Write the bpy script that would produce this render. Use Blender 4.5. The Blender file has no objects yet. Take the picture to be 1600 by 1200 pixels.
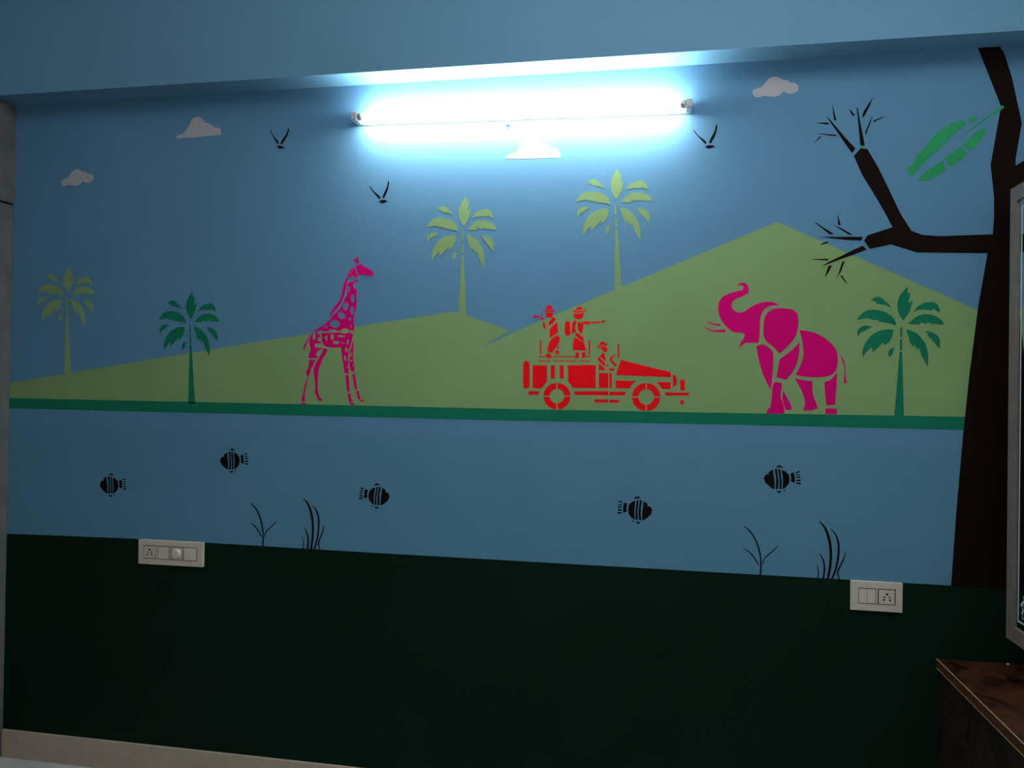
import bpy, bmesh, math, random
from mathutils import Vector, Matrix
from mathutils.geometry import tessellate_polygon

S = bpy.context.scene
COL = S.collection
random.seed(4)

# ------------------------------------------------------------------ camera
cam_data = bpy.data.cameras.new('camera')
cam_data.sensor_width = 36.0
cam_data.lens = 36.0 * 1250.0 / 1600.0
cam_data.clip_start = 0.05
cam = bpy.data.objects.new('camera', cam_data)
COL.objects.link(cam)
rgt = Vector((0.982112, 0.187714, 0.014833)); fwd = Vector((-0.187845, 0.982166, 0.007987)); upv = rgt.cross(fwd)
cam.matrix_world = Matrix(((rgt.x, upv.x, -fwd.x, 0.0), (rgt.y, upv.y, -fwd.y, -2.85), (rgt.z, upv.z, -fwd.z, 1.53), (0, 0, 0, 1)))
S.camera = cam

# ------------------------------------------------------------------ world, exposure, room light
world = bpy.data.worlds.new('world'); S.world = world
world.use_nodes = True
world.node_tree.nodes['Background'].inputs[0].default_value = (0.5, 0.6, 0.7, 1)
world.node_tree.nodes['Background'].inputs[1].default_value = 0.0
S.view_settings.view_transform = 'Standard'
S.view_settings.look = 'None'
S.view_settings.gamma = 1.0
S.view_settings.use_curve_mapping = False
S.view_settings.exposure = 0.32
TUBE_STRENGTH = 92.0
CEILING_LIGHT_STRENGTH = 46.0

# ------------------------------------------------------------------ materials
def mat(name, col, rough=0.6, spec=0.3, metal=0.0, vary=0.06, scale=6.0, bump=0.0, bscale=300.0, emit=None, estr=0.0, coat=0.0):
    m = bpy.data.materials.new(name); m.use_nodes = True
    nt = m.node_tree; b = nt.nodes['Principled BSDF']
    b.inputs['Roughness'].default_value = rough
    b.inputs['Specular IOR Level'].default_value = spec
    b.inputs['Metallic'].default_value = metal
    b.inputs['Coat Weight'].default_value = coat
    tc = nt.nodes.new('ShaderNodeTexCoord')
    if vary > 0:
        n = nt.nodes.new('ShaderNodeTexNoise'); n.inputs['Scale'].default_value = scale; n.inputs['Detail'].default_value = 5
        r = nt.nodes.new('ShaderNodeValToRGB')
        r.color_ramp.elements[0].position = 0.3; r.color_ramp.elements[1].position = 0.7
        r.color_ramp.elements[0].color = (*[c * (1 - vary) for c in col], 1)
        r.color_ramp.elements[1].color = (*[min(1, c * (1 + vary)) for c in col], 1)
        nt.links.new(tc.outputs['Object'], n.inputs['Vector'])
        nt.links.new(n.outputs['Fac'], r.inputs['Fac'])
        nt.links.new(r.outputs['Color'], b.inputs['Base Color'])
    else:
        b.inputs['Base Color'].default_value = (*col, 1)
    if bump > 0:
        n2 = nt.nodes.new('ShaderNodeTexNoise'); n2.inputs['Scale'].default_value = bscale; n2.inputs['Detail'].default_value = 3
        bp = nt.nodes.new('ShaderNodeBump'); bp.inputs['Strength'].default_value = bump; bp.inputs['Distance'].default_value = 0.001
        nt.links.new(tc.outputs['Object'], n2.inputs['Vector'])
        nt.links.new(n2.outputs['Fac'], bp.inputs['Height'])
        nt.links.new(bp.outputs['Normal'], b.inputs['Normal'])
    if emit:
        b.inputs['Emission Color'].default_value = (*emit, 1)
        b.inputs['Emission Strength'].default_value = estr
    return m

def wood(name, dark, light, rough=0.35, coat=0.3, scale=(1.2, 9.0, 9.0)):
    m = bpy.data.materials.new(name); m.use_nodes = True
    nt = m.node_tree; b = nt.nodes['Principled BSDF']
    tc = nt.nodes.new('ShaderNodeTexCoord'); mp = nt.nodes.new('ShaderNodeMapping'); mp.inputs['Scale'].default_value = scale
    n = nt.nodes.new('ShaderNodeTexNoise'); n.inputs['Scale'].default_value = 2.2; n.inputs['Detail'].default_value = 8; n.inputs['Distortion'].default_value = 1.6
    r = nt.nodes.new('ShaderNodeValToRGB')
    r.color_ramp.elements[0].position = 0.35; r.color_ramp.elements[1].position = 0.72
    r.color_ramp.elements[0].color = (*dark, 1); r.color_ramp.elements[1].color = (*light, 1)
    nt.links.new(tc.outputs['Object'], mp.inputs['Vector']); nt.links.new(mp.outputs['Vector'], n.inputs['Vector'])
    nt.links.new(n.outputs['Fac'], r.inputs['Fac']); nt.links.new(r.outputs['Color'], b.inputs['Base Color'])
    b.inputs['Roughness'].default_value = rough; b.inputs['Coat Weight'].default_value = coat
    b.inputs['Specular IOR Level'].default_value = 0.4
    return m

M = {
    'wall_blue': mat('blue_wall_paint', (0.1184, 0.2640, 0.4080), 0.6, 0.06, vary=0.03, scale=2.5, bump=0.12, bscale=140),
    'water_blue': mat('water_blue_paint', (0.1104, 0.2600, 0.3760), 0.6, 0.06, vary=0.03, scale=2.5, bump=0.12, bscale=140),
    'dado_green': mat('dark_green_wall_paint', (0.0028, 0.0172, 0.0092), 0.6, 0.06, vary=0.08, scale=2.0, bump=0.15, bscale=120),
    'hill_green': mat('light_green_paint', (0.2480, 0.3720, 0.1520), 0.6, 0.06, vary=0.04, scale=4.0, bump=0.1, bscale=140),
    'dark_green': mat('dark_green_paint', (0.0080, 0.1800, 0.0920), 0.55, 0.06, vary=0.05),
    'deep_green': mat('bottle_green_paint', (0.0032, 0.0280, 0.0256), 0.55, 0.06, vary=0.05),
    'pink': mat('magenta_paint', (0.74, 0.001, 0.165), 0.55, 0.06, vary=0.03),
    'red': mat('red_paint', (1.0, 0.006, 0.012), 0.55, 0.06, vary=0.03),
    'black': mat('black_brown_paint', (0.0064, 0.0032, 0.0032), 0.55, 0.06, vary=0.05),
    'brown': mat('dark_brown_paint', (0.0096, 0.0036, 0.0024), 0.55, 0.06, vary=0.08),
    'cloud': mat('off_white_paint', (0.4800, 0.4480, 0.4560), 0.6, 0.06, vary=0.02),
    'leaf_green': mat('leaf_green_paint', (0.0320, 0.3440, 0.1160), 0.55, 0.06, vary=0.05),
    'beam_blue': mat('pale_blue_beam_paint', (0.138, 0.298, 0.425), 0.6, 0.25, vary=0.03, scale=2.5, bump=0.12, bscale=140),
    'white_wall': mat('room_wall_paint', (0.84, 0.84, 0.84), 0.7, 0.06, vary=0.03, scale=3),
    'ceiling_white': mat('ceiling_paint', (0.85,0.86,0.86), 0.8, 0.06, vary=0.02, scale=3),
    'floor_tile': mat('vitrified_floor_tile', (0.5600, 0.5680, 0.5600), 0.25, 0.45, vary=0.1, scale=5),
    'skirting': mat('beige_skirting_tile', (0.5120, 0.3920, 0.2880), 0.35, 0.4, vary=0.08, scale=14),
    'laminate': mat('grey_brown_laminate', (0.1600, 0.1520, 0.1400), 0.55, 0.3, vary=0.18, scale=9, bump=0.1, bscale=60),
    'dark_gap': mat('dark_carcass', (0.0160, 0.0144, 0.0128), 0.8, 0.1, vary=0),
    'plate': mat('ivory_plastic', (0.6880, 0.5680, 0.4560), 0.35, 0.45, vary=0.03, scale=40),
    'rocker': mat('ivory_rocker_plastic', (0.7200, 0.6160, 0.5040), 0.28, 0.5, vary=0.02),
    'socket_dark': mat('socket_hole', (0.0080, 0.0080, 0.0080), 0.8, 0.1, vary=0),
    'gap_brown': mat('module_gap', (0.0720, 0.0320, 0.0240), 0.8, 0.1, vary=0),
    'batten': mat('white_batten_metal', (0.72, 0.73, 0.74), 0.4, 0.4, vary=0.02),
    'holder': mat('lampholder_plastic', (0.55, 0.52, 0.50), 0.4, 0.4, vary=0.02),
    'steel': mat('brushed_steel', (0.6, 0.6, 0.6), 0.3, 0.5, metal=1.0, vary=0.05),
    'mirror': mat('silvered_glass', (0.80, 0.84, 0.83), 0.015, 0.5, metal=1.0, vary=0),
    'frost': mat('etching_and_bevel_frost', (0.4400, 0.4960, 0.4960), 0.8, 0.3, vary=0.1, scale=60),
    'frame': mat('taupe_frame_laminate', (0.1600, 0.1320, 0.1160), 0.5, 0.3, vary=0.12, scale=20),
    'mahogany': wood('mahogany_laminate', (0.0080, 0.0024, 0.0016), (0.1120, 0.0336, 0.0128), scale=(6.0, 4.0, 4.0)),
    'mahogany_dark': wood('dark_mahogany_laminate', (0.0048, 0.0024, 0.0016), (0.0280, 0.0104, 0.0056), 0.5, 0.1, (4.0, 4.0, 2.5)),
    'edge_wood': wood('brown_edge_band', (0.0480, 0.0176, 0.0064), (0.0880, 0.0360, 0.0120), 0.45, 0.1, (1, 1, 9)),
    'edge_highlight': mat('painted_edge_highlight', (0.4400, 0.2480, 0.1520), 0.4, 0.4, vary=0.05),
    'paper': mat('white_paper_scrap', (0.8, 0.8, 0.8), 0.8, 0.2, vary=0.02),
    'tube': mat('fluorescent_tube', (0.9, 0.9, 0.9), 0.4, 0.3, vary=0, emit=(0.90, 0.985, 1.0), estr=TUBE_STRENGTH),
    'lamp': mat('ceiling_light_diffuser', (0.9, 0.9, 0.9), 0.4, 0.3, vary=0, emit=(0.90, 0.97, 1.0), estr=CEILING_LIGHT_STRENGTH),
}

# ------------------------------------------------------------------ helpers
def link(name, me, m, parent=None, loc=(0, 0, 0)):
    me.materials.append(M[m])
    o = bpy.data.objects.new(name, me); COL.objects.link(o)
    o.location = loc
    if parent: o.parent = parent
    return o

def thing(name, label, cat, loc, group=None):
    o = bpy.data.objects.new(name, None); COL.objects.link(o)
    o.empty_display_size = 0.05; o.location = loc
    o['label'] = label; o['category'] = cat
    if group: o['group'] = group
    return o

def tag(o, label, cat, group=None):
    o['label'] = label; o['category'] = cat
    if group: o['group'] = group
    return o

def struct(o, label=None):
    o['kind'] = 'structure'
    if label: o['label'] = label
    return o

def boxes(name, bs, m, parent=None, bevel=0.0, seg=2, origin=None):
    """bs: (x0,y0,z0,x1,y1,z1) in world metres; origin = world location of the parent"""
    bm = bmesh.new(); ox, oy, oz = origin or (0, 0, 0)
    for x0, y0, z0, x1, y1, z1 in bs:
        vs = [bm.verts.new((x - ox, y - oy, z - oz)) for x in (x0, x1) for y in (y0, y1) for z in (z0, z1)]
        for f in ((0, 1, 3, 2), (4, 6, 7, 5), (0, 4, 5, 1), (2, 3, 7, 6), (0, 2, 6, 4), (1, 5, 7, 3)):
            bm.faces.new([vs[i] for i in f])
    bmesh.ops.recalc_face_normals(bm, faces=bm.faces)
    if bevel > 0:
        bmesh.ops.bevel(bm, geom=list(bm.edges), offset=bevel, segments=seg, profile=0.5, affect='EDGES')
    me = bpy.data.meshes.new(name); bm.to_mesh(me); bm.free()
    if bevel > 0:
        for p in me.polygons: p.use_smooth = False
    return link(name, me, m, parent)

def rod(name, p0, p1, r, m, parent=None, n=20, origin=(0, 0, 0), prof=None):
    """lathe along p0->p1; prof: list of (t, radius)"""
    p0 = Vector(p0) - Vector(origin); p1 = Vector(p1) - Vector(origin); d = p1 - p0
    q = d.to_track_quat('Z', 'Y'); L = d.length
    prof = prof or [(0, r), (1, r)]
    bm = bmesh.new(); rings = []
    for t, rr in prof:
        rings.append([bm.verts.new(p0 + q @ Vector((rr * math.cos(2 * math.pi * k / n), rr * math.sin(2 * math.pi * k / n), t * L))) for k in range(n)])
    for a, b in zip(rings, rings[1:]):
        for k in range(n): bm.faces.new((a[k], a[(k + 1) % n], b[(k + 1) % n], b[k]))
    bm.faces.new(rings[0]); bm.faces.new(rings[-1])
    bmesh.ops.recalc_face_normals(bm, faces=bm.faces)
    me = bpy.data.meshes.new(name); bm.to_mesh(me); bm.free()
    for p in me.polygons: p.use_smooth = len(p.vertices) == 4
    return link(name, me, m, parent)

def paint_mesh(name, loops, thick, origin=(0, 0)):
    """a film of paint on the mural wall: loops of (x, z) metres, the first the outline, the others gaps in the stencil"""
    ox, oz = origin
    vl = [[Vector((x - ox, z - oz, 0)) for x, z in lp] for lp in loops]
    tris = tessellate_polygon(vl)
    flat = [v for lp in vl for v in lp]; n = len(flat)
    verts = [(v.x, -thick, v.y) for v in flat] + [(v.x, 0.0, v.y) for v in flat]
    faces = []
    for a, b, c in tris:
        A, B, C = flat[a], flat[b], flat[c]
        if (B - A).cross(C - A).z < 0: a, c = c, a
        faces.append((a, b, c))
    i = 0
    for lp in vl:
        k = len(lp)
        for j in range(k): faces.append((i + j, n + i + j, n + i + (j + 1) % k, i + (j + 1) % k))
        i += k
    me = bpy.data.meshes.new(name); me.from_pydata(verts, [], faces)
    me.validate(); me.update()
    return me

# ------------------------------------------------------------------ mural outlines, (x, z) in metres on the wall
MURAL = [
 ('painted_palm_tree','dark green painted palm tree with jagged fronds, right of the pink elephant','palm tree','stencilled palm trees on the hills',[
  ('frond','dark_green',[[(0.7841,1.8934),(0.7806,1.8888),(0.7763,1.8829),(0.7703,1.8751),(0.7645,1.867),(0.7606,1.8604),(0.7577,1.8532),(0.7556,1.8429),(0.7546,1.8319),(0.755,1.8221),(0.7568,1.8128),(0.7602,1.8037),(0.7643,1.7957),(0.7681,1.7895),(0.7713,1.785),(0.7729,1.7829),(0.7737,1.7819),(0.7771,1.7859),(0.7811,1.7914),(0.7862,1.7994),(0.7909,1.8073),(0.7938,1.8125),(0.7957,1.8168),(0.7962,1.821),(0.7966,1.8253),(0.7984,1.8305),(0.8004,1.8359),(0.8017,1.8416),(0.8027,1.8465),(0.7993,1.8476),(0.7935,1.8402),(0.7905,1.8413),(0.7914,1.8467),(0.7924,1.853),(0.7937,1.8595),(0.7946,1.8657),(0.7938,1.871),(0.7925,1.8753),(0.7892,1.87),(0.7882,1.8715),(0.7872,1.8743),(0.7869,1.8805),(0.7865,1.887),(0.7853,1.8908)]],None),
  ('frond','dark_green',[[(0.672,1.8495),(0.6749,1.8526),(0.6789,1.8559),(0.6846,1.8587),(0.6909,1.8605),(0.697,1.8606),(0.7029,1.8589),(0.7081,1.8551),(0.713,1.8503),(0.7182,1.8455),(0.7231,1.8406),(0.7275,1.8363),(0.7311,1.8321),(0.7336,1.8273),(0.7352,1.8231),(0.7306,1.8259),(0.7252,1.8289),(0.7194,1.8316),(0.7132,1.8339),(0.7061,1.8352),(0.6992,1.8361),(0.6936,1.8369),(0.6892,1.8376),(0.6911,1.8419),(0.6875,1.844),(0.6831,1.8462),(0.6774,1.848)]],None),
  ('frond','dark_green',[[(0.6284,1.7838),(0.6324,1.7902),(0.6373,1.7971),(0.6431,1.8035),(0.6493,1.8089),(0.655,1.8127),(0.6613,1.8153),(0.6689,1.8172),(0.6773,1.818),(0.6862,1.8175),(0.6954,1.8162),(0.7045,1.8145),(0.7134,1.8119),(0.7218,1.8074),(0.7295,1.8022),(0.736,1.797),(0.7415,1.7915),(0.7461,1.7854),(0.7496,1.7787),(0.7515,1.7709),(0.7527,1.7638),(0.7471,1.766),(0.7398,1.7685),(0.7301,1.771),(0.7198,1.7734),(0.7102,1.7753),(0.7018,1.7766),(0.696,1.7774),(0.6918,1.7777),(0.6997,1.782),(0.6942,1.7825),(0.6877,1.7831),(0.6804,1.7837),(0.6737,1.7842),(0.6716,1.7874),(0.6652,1.7882),(0.6576,1.7885),(0.6495,1.7871),(0.6415,1.7853),(0.6344,1.7844)]],None),
  ('frond','dark_green',[[(0.677,1.7591),(0.6718,1.7616),(0.6659,1.7638),(0.6599,1.7647),(0.6538,1.7643),(0.6476,1.7626),(0.6418,1.7596),(0.6367,1.755),(0.6328,1.7499),(0.6308,1.7452),(0.6303,1.7402),(0.6314,1.7341),(0.633,1.7284),(0.6349,1.7308),(0.637,1.7338),(0.6391,1.7384),(0.6409,1.7424),(0.6421,1.7434),(0.6429,1.7435),(0.645,1.7392),(0.648,1.7456),(0.651,1.7424),(0.653,1.7478),(0.657,1.7456),(0.66,1.7521),(0.6637,1.7529),(0.668,1.7542),(0.6727,1.7566)]],None),
  ('frond','dark_green',[[(0.7439,1.7499),(0.7375,1.7512),(0.73,1.7521),(0.7221,1.7518),(0.714,1.7506),(0.7062,1.7486),(0.6981,1.7457),(0.689,1.7415),(0.6802,1.736),(0.6728,1.729),(0.6663,1.721),(0.6604,1.7124),(0.6554,1.7038),(0.652,1.6962),(0.6496,1.6888),(0.6478,1.6812),(0.6471,1.6738),(0.6483,1.6663),(0.6499,1.6599),(0.6525,1.6643),(0.6558,1.6695),(0.6599,1.6754),(0.6647,1.6814),(0.6709,1.6872),(0.6767,1.6921),(0.6779,1.6888),(0.6787,1.6847),(0.6775,1.6792),(0.6758,1.6739),(0.6809,1.6772),(0.6868,1.6815),(0.6927,1.6871),(0.6987,1.6933),(0.7052,1.6997),(0.7105,1.7051),(0.7127,1.7073),(0.7135,1.7083),(0.7149,1.704),(0.7116,1.6966),(0.7178,1.6999),(0.7245,1.7041),(0.7298,1.709),(0.7343,1.7148),(0.7382,1.7216),(0.7411,1.7297),(0.7429,1.7401)]],None),
  ('frond','dark_green',[[(0.7485,1.6914),(0.7437,1.6908),(0.7386,1.6892),(0.7342,1.6855),(0.7307,1.6807),(0.7285,1.6756),(0.7278,1.67),(0.7301,1.6628),(0.733,1.6562),(0.7368,1.6658),(0.7428,1.6679),(0.7429,1.6728),(0.7437,1.6786),(0.746,1.6853)]],None),
  ('frond','dark_green',[[(0.805,1.8094),(0.8082,1.8148),(0.8124,1.821),(0.8177,1.8271),(0.8241,1.8326),(0.8315,1.8371),(0.8397,1.8404),(0.8486,1.842),(0.8573,1.8424),(0.8648,1.8416),(0.871,1.8397),(0.8754,1.8367),(0.8789,1.8323),(0.8822,1.8256),(0.8848,1.8186),(0.8862,1.8128),(0.8869,1.808),(0.8832,1.8087),(0.8791,1.8101),(0.8752,1.8133),(0.8712,1.8165),(0.8671,1.8179),(0.8634,1.8187),(0.8615,1.8134),(0.8541,1.8151),(0.8458,1.8166),(0.8378,1.817),(0.8301,1.8167),(0.823,1.816),(0.8164,1.8146),(0.8102,1.812)]],None),
  ('frond','dark_green',[[(0.7883,1.7701),(0.7932,1.7751),(0.799,1.7807),(0.8046,1.7862),(0.8107,1.7913),(0.8182,1.7961),(0.8264,1.7998),(0.8351,1.8015),(0.844,1.8018),(0.8528,1.8013),(0.8616,1.7996),(0.8707,1.7965),(0.8793,1.7922),(0.8869,1.7866),(0.893,1.7806),(0.8967,1.7744),(0.899,1.769),(0.8935,1.7677),(0.8873,1.7669),(0.8811,1.7676),(0.8756,1.769),(0.8721,1.7706),(0.8697,1.7722),(0.8698,1.7669),(0.8653,1.7689),(0.86,1.7711),(0.8538,1.7729),(0.8482,1.7743),(0.8473,1.7697),(0.8423,1.7708),(0.8365,1.7722),(0.8302,1.7739),(0.8246,1.7754),(0.8227,1.7743),(0.8286,1.7684),(0.8207,1.7678),(0.811,1.7676),(0.7992,1.7687)]],None),
  ('frond','dark_green',[[(0.7845,1.7531),(0.7894,1.7513),(0.7954,1.7489),(0.8023,1.746),(0.8092,1.7426),(0.8153,1.7388),(0.8211,1.7341),(0.8272,1.7271),(0.8331,1.7193),(0.8385,1.712),(0.843,1.7045),(0.846,1.6961),(0.8481,1.6876),(0.8499,1.6802),(0.8511,1.6728),(0.852,1.6652),(0.8523,1.6559),(0.8514,1.6415),(0.8502,1.6274),(0.8472,1.6337),(0.8436,1.6411),(0.8396,1.6484),(0.8356,1.6558),(0.8325,1.6631),(0.8296,1.6706),(0.8268,1.6796),(0.8245,1.6875),(0.8233,1.6915),(0.8225,1.6938),(0.8197,1.6822),(0.8156,1.6889),(0.8117,1.6959),(0.8098,1.7007),(0.8086,1.7044),(0.8068,1.6917),(0.8023,1.6977),(0.7978,1.7043),(0.7949,1.7096),(0.7928,1.7149),(0.7917,1.721),(0.7907,1.7277),(0.7881,1.7352),(0.7856,1.7425),(0.7848,1.7484)]],None),
  ('frond','dark_green',[[(0.8396,1.7468),(0.8445,1.7465),(0.8504,1.7458),(0.8571,1.7441),(0.8642,1.7415),(0.8714,1.7378),(0.8779,1.7331),(0.8826,1.7279),(0.8858,1.7215),(0.8875,1.7134),(0.8879,1.7047),(0.8872,1.6957),(0.8861,1.6878),(0.8826,1.6914),(0.8783,1.6962),(0.8732,1.7033),(0.8684,1.7099),(0.865,1.7122),(0.8625,1.7141),(0.8607,1.7188),(0.8594,1.7236),(0.8556,1.7204),(0.8531,1.7249),(0.8506,1.7299),(0.8493,1.7342),(0.8476,1.7384),(0.8437,1.7428)]],None),
  ('trunk_joint','dark_green',[[(0.7652,1.7591),(0.771,1.7591),(0.7713,1.7266),(0.765,1.7266)]],None),
  ('trunk_joint','dark_green',[[(0.7647,1.7191),(0.771,1.7191),(0.7718,1.683),(0.764,1.683)]],None),
  ('trunk','dark_green',[[(0.7635,1.677),(0.7716,1.677),(0.7793,1.4644),(0.7494,1.4638)]],None),
 ],2),
 ('painted_palm_tree','dark green painted palm tree with jagged fronds, left of the pink giraffe','palm tree','stencilled palm trees on the hills',[
  ('frond','dark_green',[[(-1.8306,1.9003),(-1.8336,1.8957),(-1.8375,1.8898),(-1.8428,1.8821),(-1.848,1.874),(-1.8514,1.8675),(-1.8538,1.8604),(-1.8552,1.8503),(-1.8555,1.8396),(-1.8545,1.8301),(-1.8522,1.8211),(-1.8483,1.8124),(-1.8439,1.8048),(-1.8397,1.7989),(-1.8363,1.7947),(-1.8347,1.7926),(-1.8338,1.7916),(-1.8308,1.7957),(-1.8272,1.8011),(-1.8227,1.809),(-1.8187,1.8169),(-1.8161,1.8221),(-1.8145,1.8263),(-1.8143,1.8304),(-1.8142,1.8346),(-1.8127,1.8397),(-1.8111,1.845),(-1.8101,1.8505),(-1.8095,1.8554),(-1.8129,1.8563),(-1.8181,1.849),(-1.8211,1.8499),(-1.8206,1.8552),(-1.82,1.8613),(-1.819,1.8677),(-1.8186,1.8737),(-1.8197,1.8788),(-1.8212,1.883),(-1.8241,1.8777),(-1.8252,1.8791),(-1.8263,1.8818),(-1.827,1.8879),(-1.8278,1.8942),(-1.8292,1.8978)]],None),
  ('frond','dark_green',[[(-1.937,1.854),(-1.9344,1.8571),(-1.9307,1.8604),(-1.9253,1.8633),(-1.9193,1.8653),(-1.9133,1.8655),(-1.9075,1.8641),(-1.9022,1.8606),(-1.8972,1.8561),(-1.8918,1.8516),(-1.8868,1.8471),(-1.8822,1.843),(-1.8784,1.839),(-1.8757,1.8345),(-1.8739,1.8304),(-1.8785,1.833),(-1.884,1.8357),(-1.8898,1.8382),(-1.896,1.8402),(-1.903,1.8412),(-1.9098,1.8419),(-1.9152,1.8425),(-1.9196,1.843),(-1.918,1.8472),(-1.9216,1.8492),(-1.9261,1.8512),(-1.9317,1.8527)]],None),
  ('frond','dark_green',[[(-1.9754,1.7889),(-1.9719,1.7952),(-1.9675,1.8021),(-1.9623,1.8084),(-1.9566,1.8139),(-1.9512,1.8177),(-1.9453,1.8205),(-1.938,1.8225),(-1.9299,1.8236),(-1.9212,1.8235),(-1.9122,1.8225),(-1.9032,1.8211),(-1.8944,1.8188),(-1.886,1.8148),(-1.8782,1.81),(-1.8715,1.8052),(-1.8658,1.8),(-1.8609,1.7942),(-1.8571,1.7878),(-1.8547,1.7803),(-1.8532,1.7734),(-1.8588,1.7754),(-1.8661,1.7776),(-1.8757,1.7798),(-1.8858,1.7817),(-1.8953,1.7832),(-1.9036,1.7843),(-1.9093,1.7848),(-1.9134,1.785),(-1.9059,1.7894),(-1.9113,1.7897),(-1.9176,1.7901),(-1.9248,1.7904),(-1.9314,1.7907),(-1.9336,1.7937),(-1.9399,1.7943),(-1.9473,1.7944),(-1.9551,1.7927),(-1.9627,1.7908),(-1.9696,1.7897)]],None),
  ('frond','dark_green',[[(-1.9266,1.7665),(-1.9318,1.7687),(-1.9377,1.7707),(-1.9436,1.7713),(-1.9495,1.7708),(-1.9554,1.7689),(-1.9609,1.7658),(-1.9655,1.7613),(-1.969,1.7562),(-1.9706,1.7516),(-1.9709,1.7467),(-1.9694,1.7408),(-1.9675,1.7354),(-1.9658,1.7377),(-1.9639,1.7407),(-1.9622,1.7452),(-1.9606,1.7492),(-1.9595,1.7502),(-1.9587,1.7503),(-1.9565,1.7462),(-1.954,1.7525),(-1.9508,1.7495),(-1.9493,1.7547),(-1.9452,1.7528),(-1.9427,1.7591),(-1.9392,1.76),(-1.9351,1.7615),(-1.9306,1.764)]],None),
  ('frond','dark_green',[[(-1.8609,1.7597),(-1.8672,1.7607),(-1.8746,1.7613),(-1.8822,1.7608),(-1.89,1.7594),(-1.8975,1.7573),(-1.9052,1.7541),(-1.9138,1.7498),(-1.9221,1.7442),(-1.9288,1.7372),(-1.9346,1.7292),(-1.9399,1.7207),(-1.9442,1.7122),(-1.947,1.7047),(-1.9489,1.6975),(-1.9502,1.6901),(-1.9504,1.6829),(-1.9488,1.6757),(-1.9469,1.6695),(-1.9446,1.6738),(-1.9417,1.679),(-1.9381,1.6848),(-1.9337,1.6908),(-1.9281,1.6966),(-1.9228,1.7016),(-1.9214,1.6984),(-1.9203,1.6944),(-1.9212,1.689),(-1.9225,1.6839),(-1.9177,1.6872),(-1.9123,1.6916),(-1.9069,1.6972),(-1.9015,1.7034),(-1.8955,1.7098),(-1.8907,1.7152),(-1.8887,1.7174),(-1.888,1.7184),(-1.8863,1.7143),(-1.8891,1.7069),(-1.8832,1.7104),(-1.877,1.7146),(-1.8721,1.7195),(-1.8681,1.7253),(-1.8647,1.7321),(-1.8624,1.74),(-1.8613,1.7502)]],None),
  ('frond','dark_green',[[(-1.8528,1.7031),(-1.8575,1.7023),(-1.8624,1.7007),(-1.8664,1.6969),(-1.8695,1.6921),(-1.8714,1.6872),(-1.8716,1.6817),(-1.869,1.6748),(-1.8658,1.6684),(-1.8626,1.6779),(-1.857,1.6801),(-1.8571,1.6849),(-1.8568,1.6905),(-1.8549,1.697)]],None),
  ('frond','dark_green',[[(-1.8049,1.8194),(-1.8022,1.8248),(-1.7985,1.8309),(-1.7936,1.837),(-1.7878,1.8426),(-1.7808,1.8472),(-1.773,1.8506),(-1.7644,1.8525),(-1.7559,1.8531),(-1.7486,1.8527),(-1.7424,1.851),(-1.7379,1.8482),(-1.7342,1.8441),(-1.7305,1.8377),(-1.7275,1.8309),(-1.7259,1.8253),(-1.7249,1.8207),(-1.7285,1.8213),(-1.7327,1.8225),(-1.7367,1.8255),(-1.7407,1.8285),(-1.7449,1.8297),(-1.7485,1.8303),(-1.7501,1.8251),(-1.7573,1.8265),(-1.7656,1.8277),(-1.7734,1.8278),(-1.7809,1.8273),(-1.7878,1.8264),(-1.7942,1.8248),(-1.8001,1.8221)]],None),
  ('frond','dark_green',[[(-1.8189,1.7807),(-1.8143,1.7857),(-1.8091,1.7914),(-1.804,1.7968),(-1.7983,1.802),(-1.7913,1.8069),(-1.7835,1.8107),(-1.7751,1.8126),(-1.7664,1.8133),(-1.7578,1.8131),(-1.7491,1.8117),(-1.74,1.809),(-1.7314,1.8051),(-1.7236,1.7999),(-1.7172,1.7942),(-1.7133,1.7883),(-1.7107,1.7831),(-1.716,1.7817),(-1.722,1.7807),(-1.7281,1.7812),(-1.7336,1.7824),(-1.7371,1.7839),(-1.7395,1.7853),(-1.7391,1.7802),(-1.7436,1.782),(-1.749,1.784),(-1.7551,1.7855),(-1.7607,1.7867),(-1.7613,1.7821),(-1.7662,1.7831),(-1.772,1.7843),(-1.7782,1.7857),(-1.7837,1.787),(-1.7856,1.7859),(-1.7794,1.7803),(-1.7871,1.7795),(-1.7966,1.779),(-1.8081,1.7797)]],None),
  ('frond','dark_green',[[(-1.8215,1.7641),(-1.8166,1.7625),(-1.8106,1.7603),(-1.8038,1.7577),(-1.7967,1.7546),(-1.7906,1.7512),(-1.7846,1.7468),(-1.7783,1.7402),(-1.7721,1.7328),(-1.7664,1.7259),(-1.7615,1.7187),(-1.758,1.7106),(-1.7555,1.7025),(-1.7533,1.6954),(-1.7516,1.6882),(-1.7502,1.6809),(-1.7494,1.6718),(-1.7494,1.6578),(-1.7497,1.6441),(-1.753,1.6501),(-1.757,1.6572),(-1.7613,1.6641),(-1.7657,1.6712),(-1.7692,1.6782),(-1.7724,1.6854),(-1.7757,1.694),(-1.7784,1.7016),(-1.7799,1.7055),(-1.7808,1.7077),(-1.7829,1.6963),(-1.7872,1.7028),(-1.7915,1.7094),(-1.7937,1.714),(-1.795,1.7175),(-1.796,1.7051),(-1.8007,1.7109),(-1.8056,1.7172),(-1.8088,1.7222),(-1.8111,1.7273),(-1.8125,1.7332),(-1.8139,1.7396),(-1.817,1.7468),(-1.8198,1.7538),(-1.821,1.7595)]],None),
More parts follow.
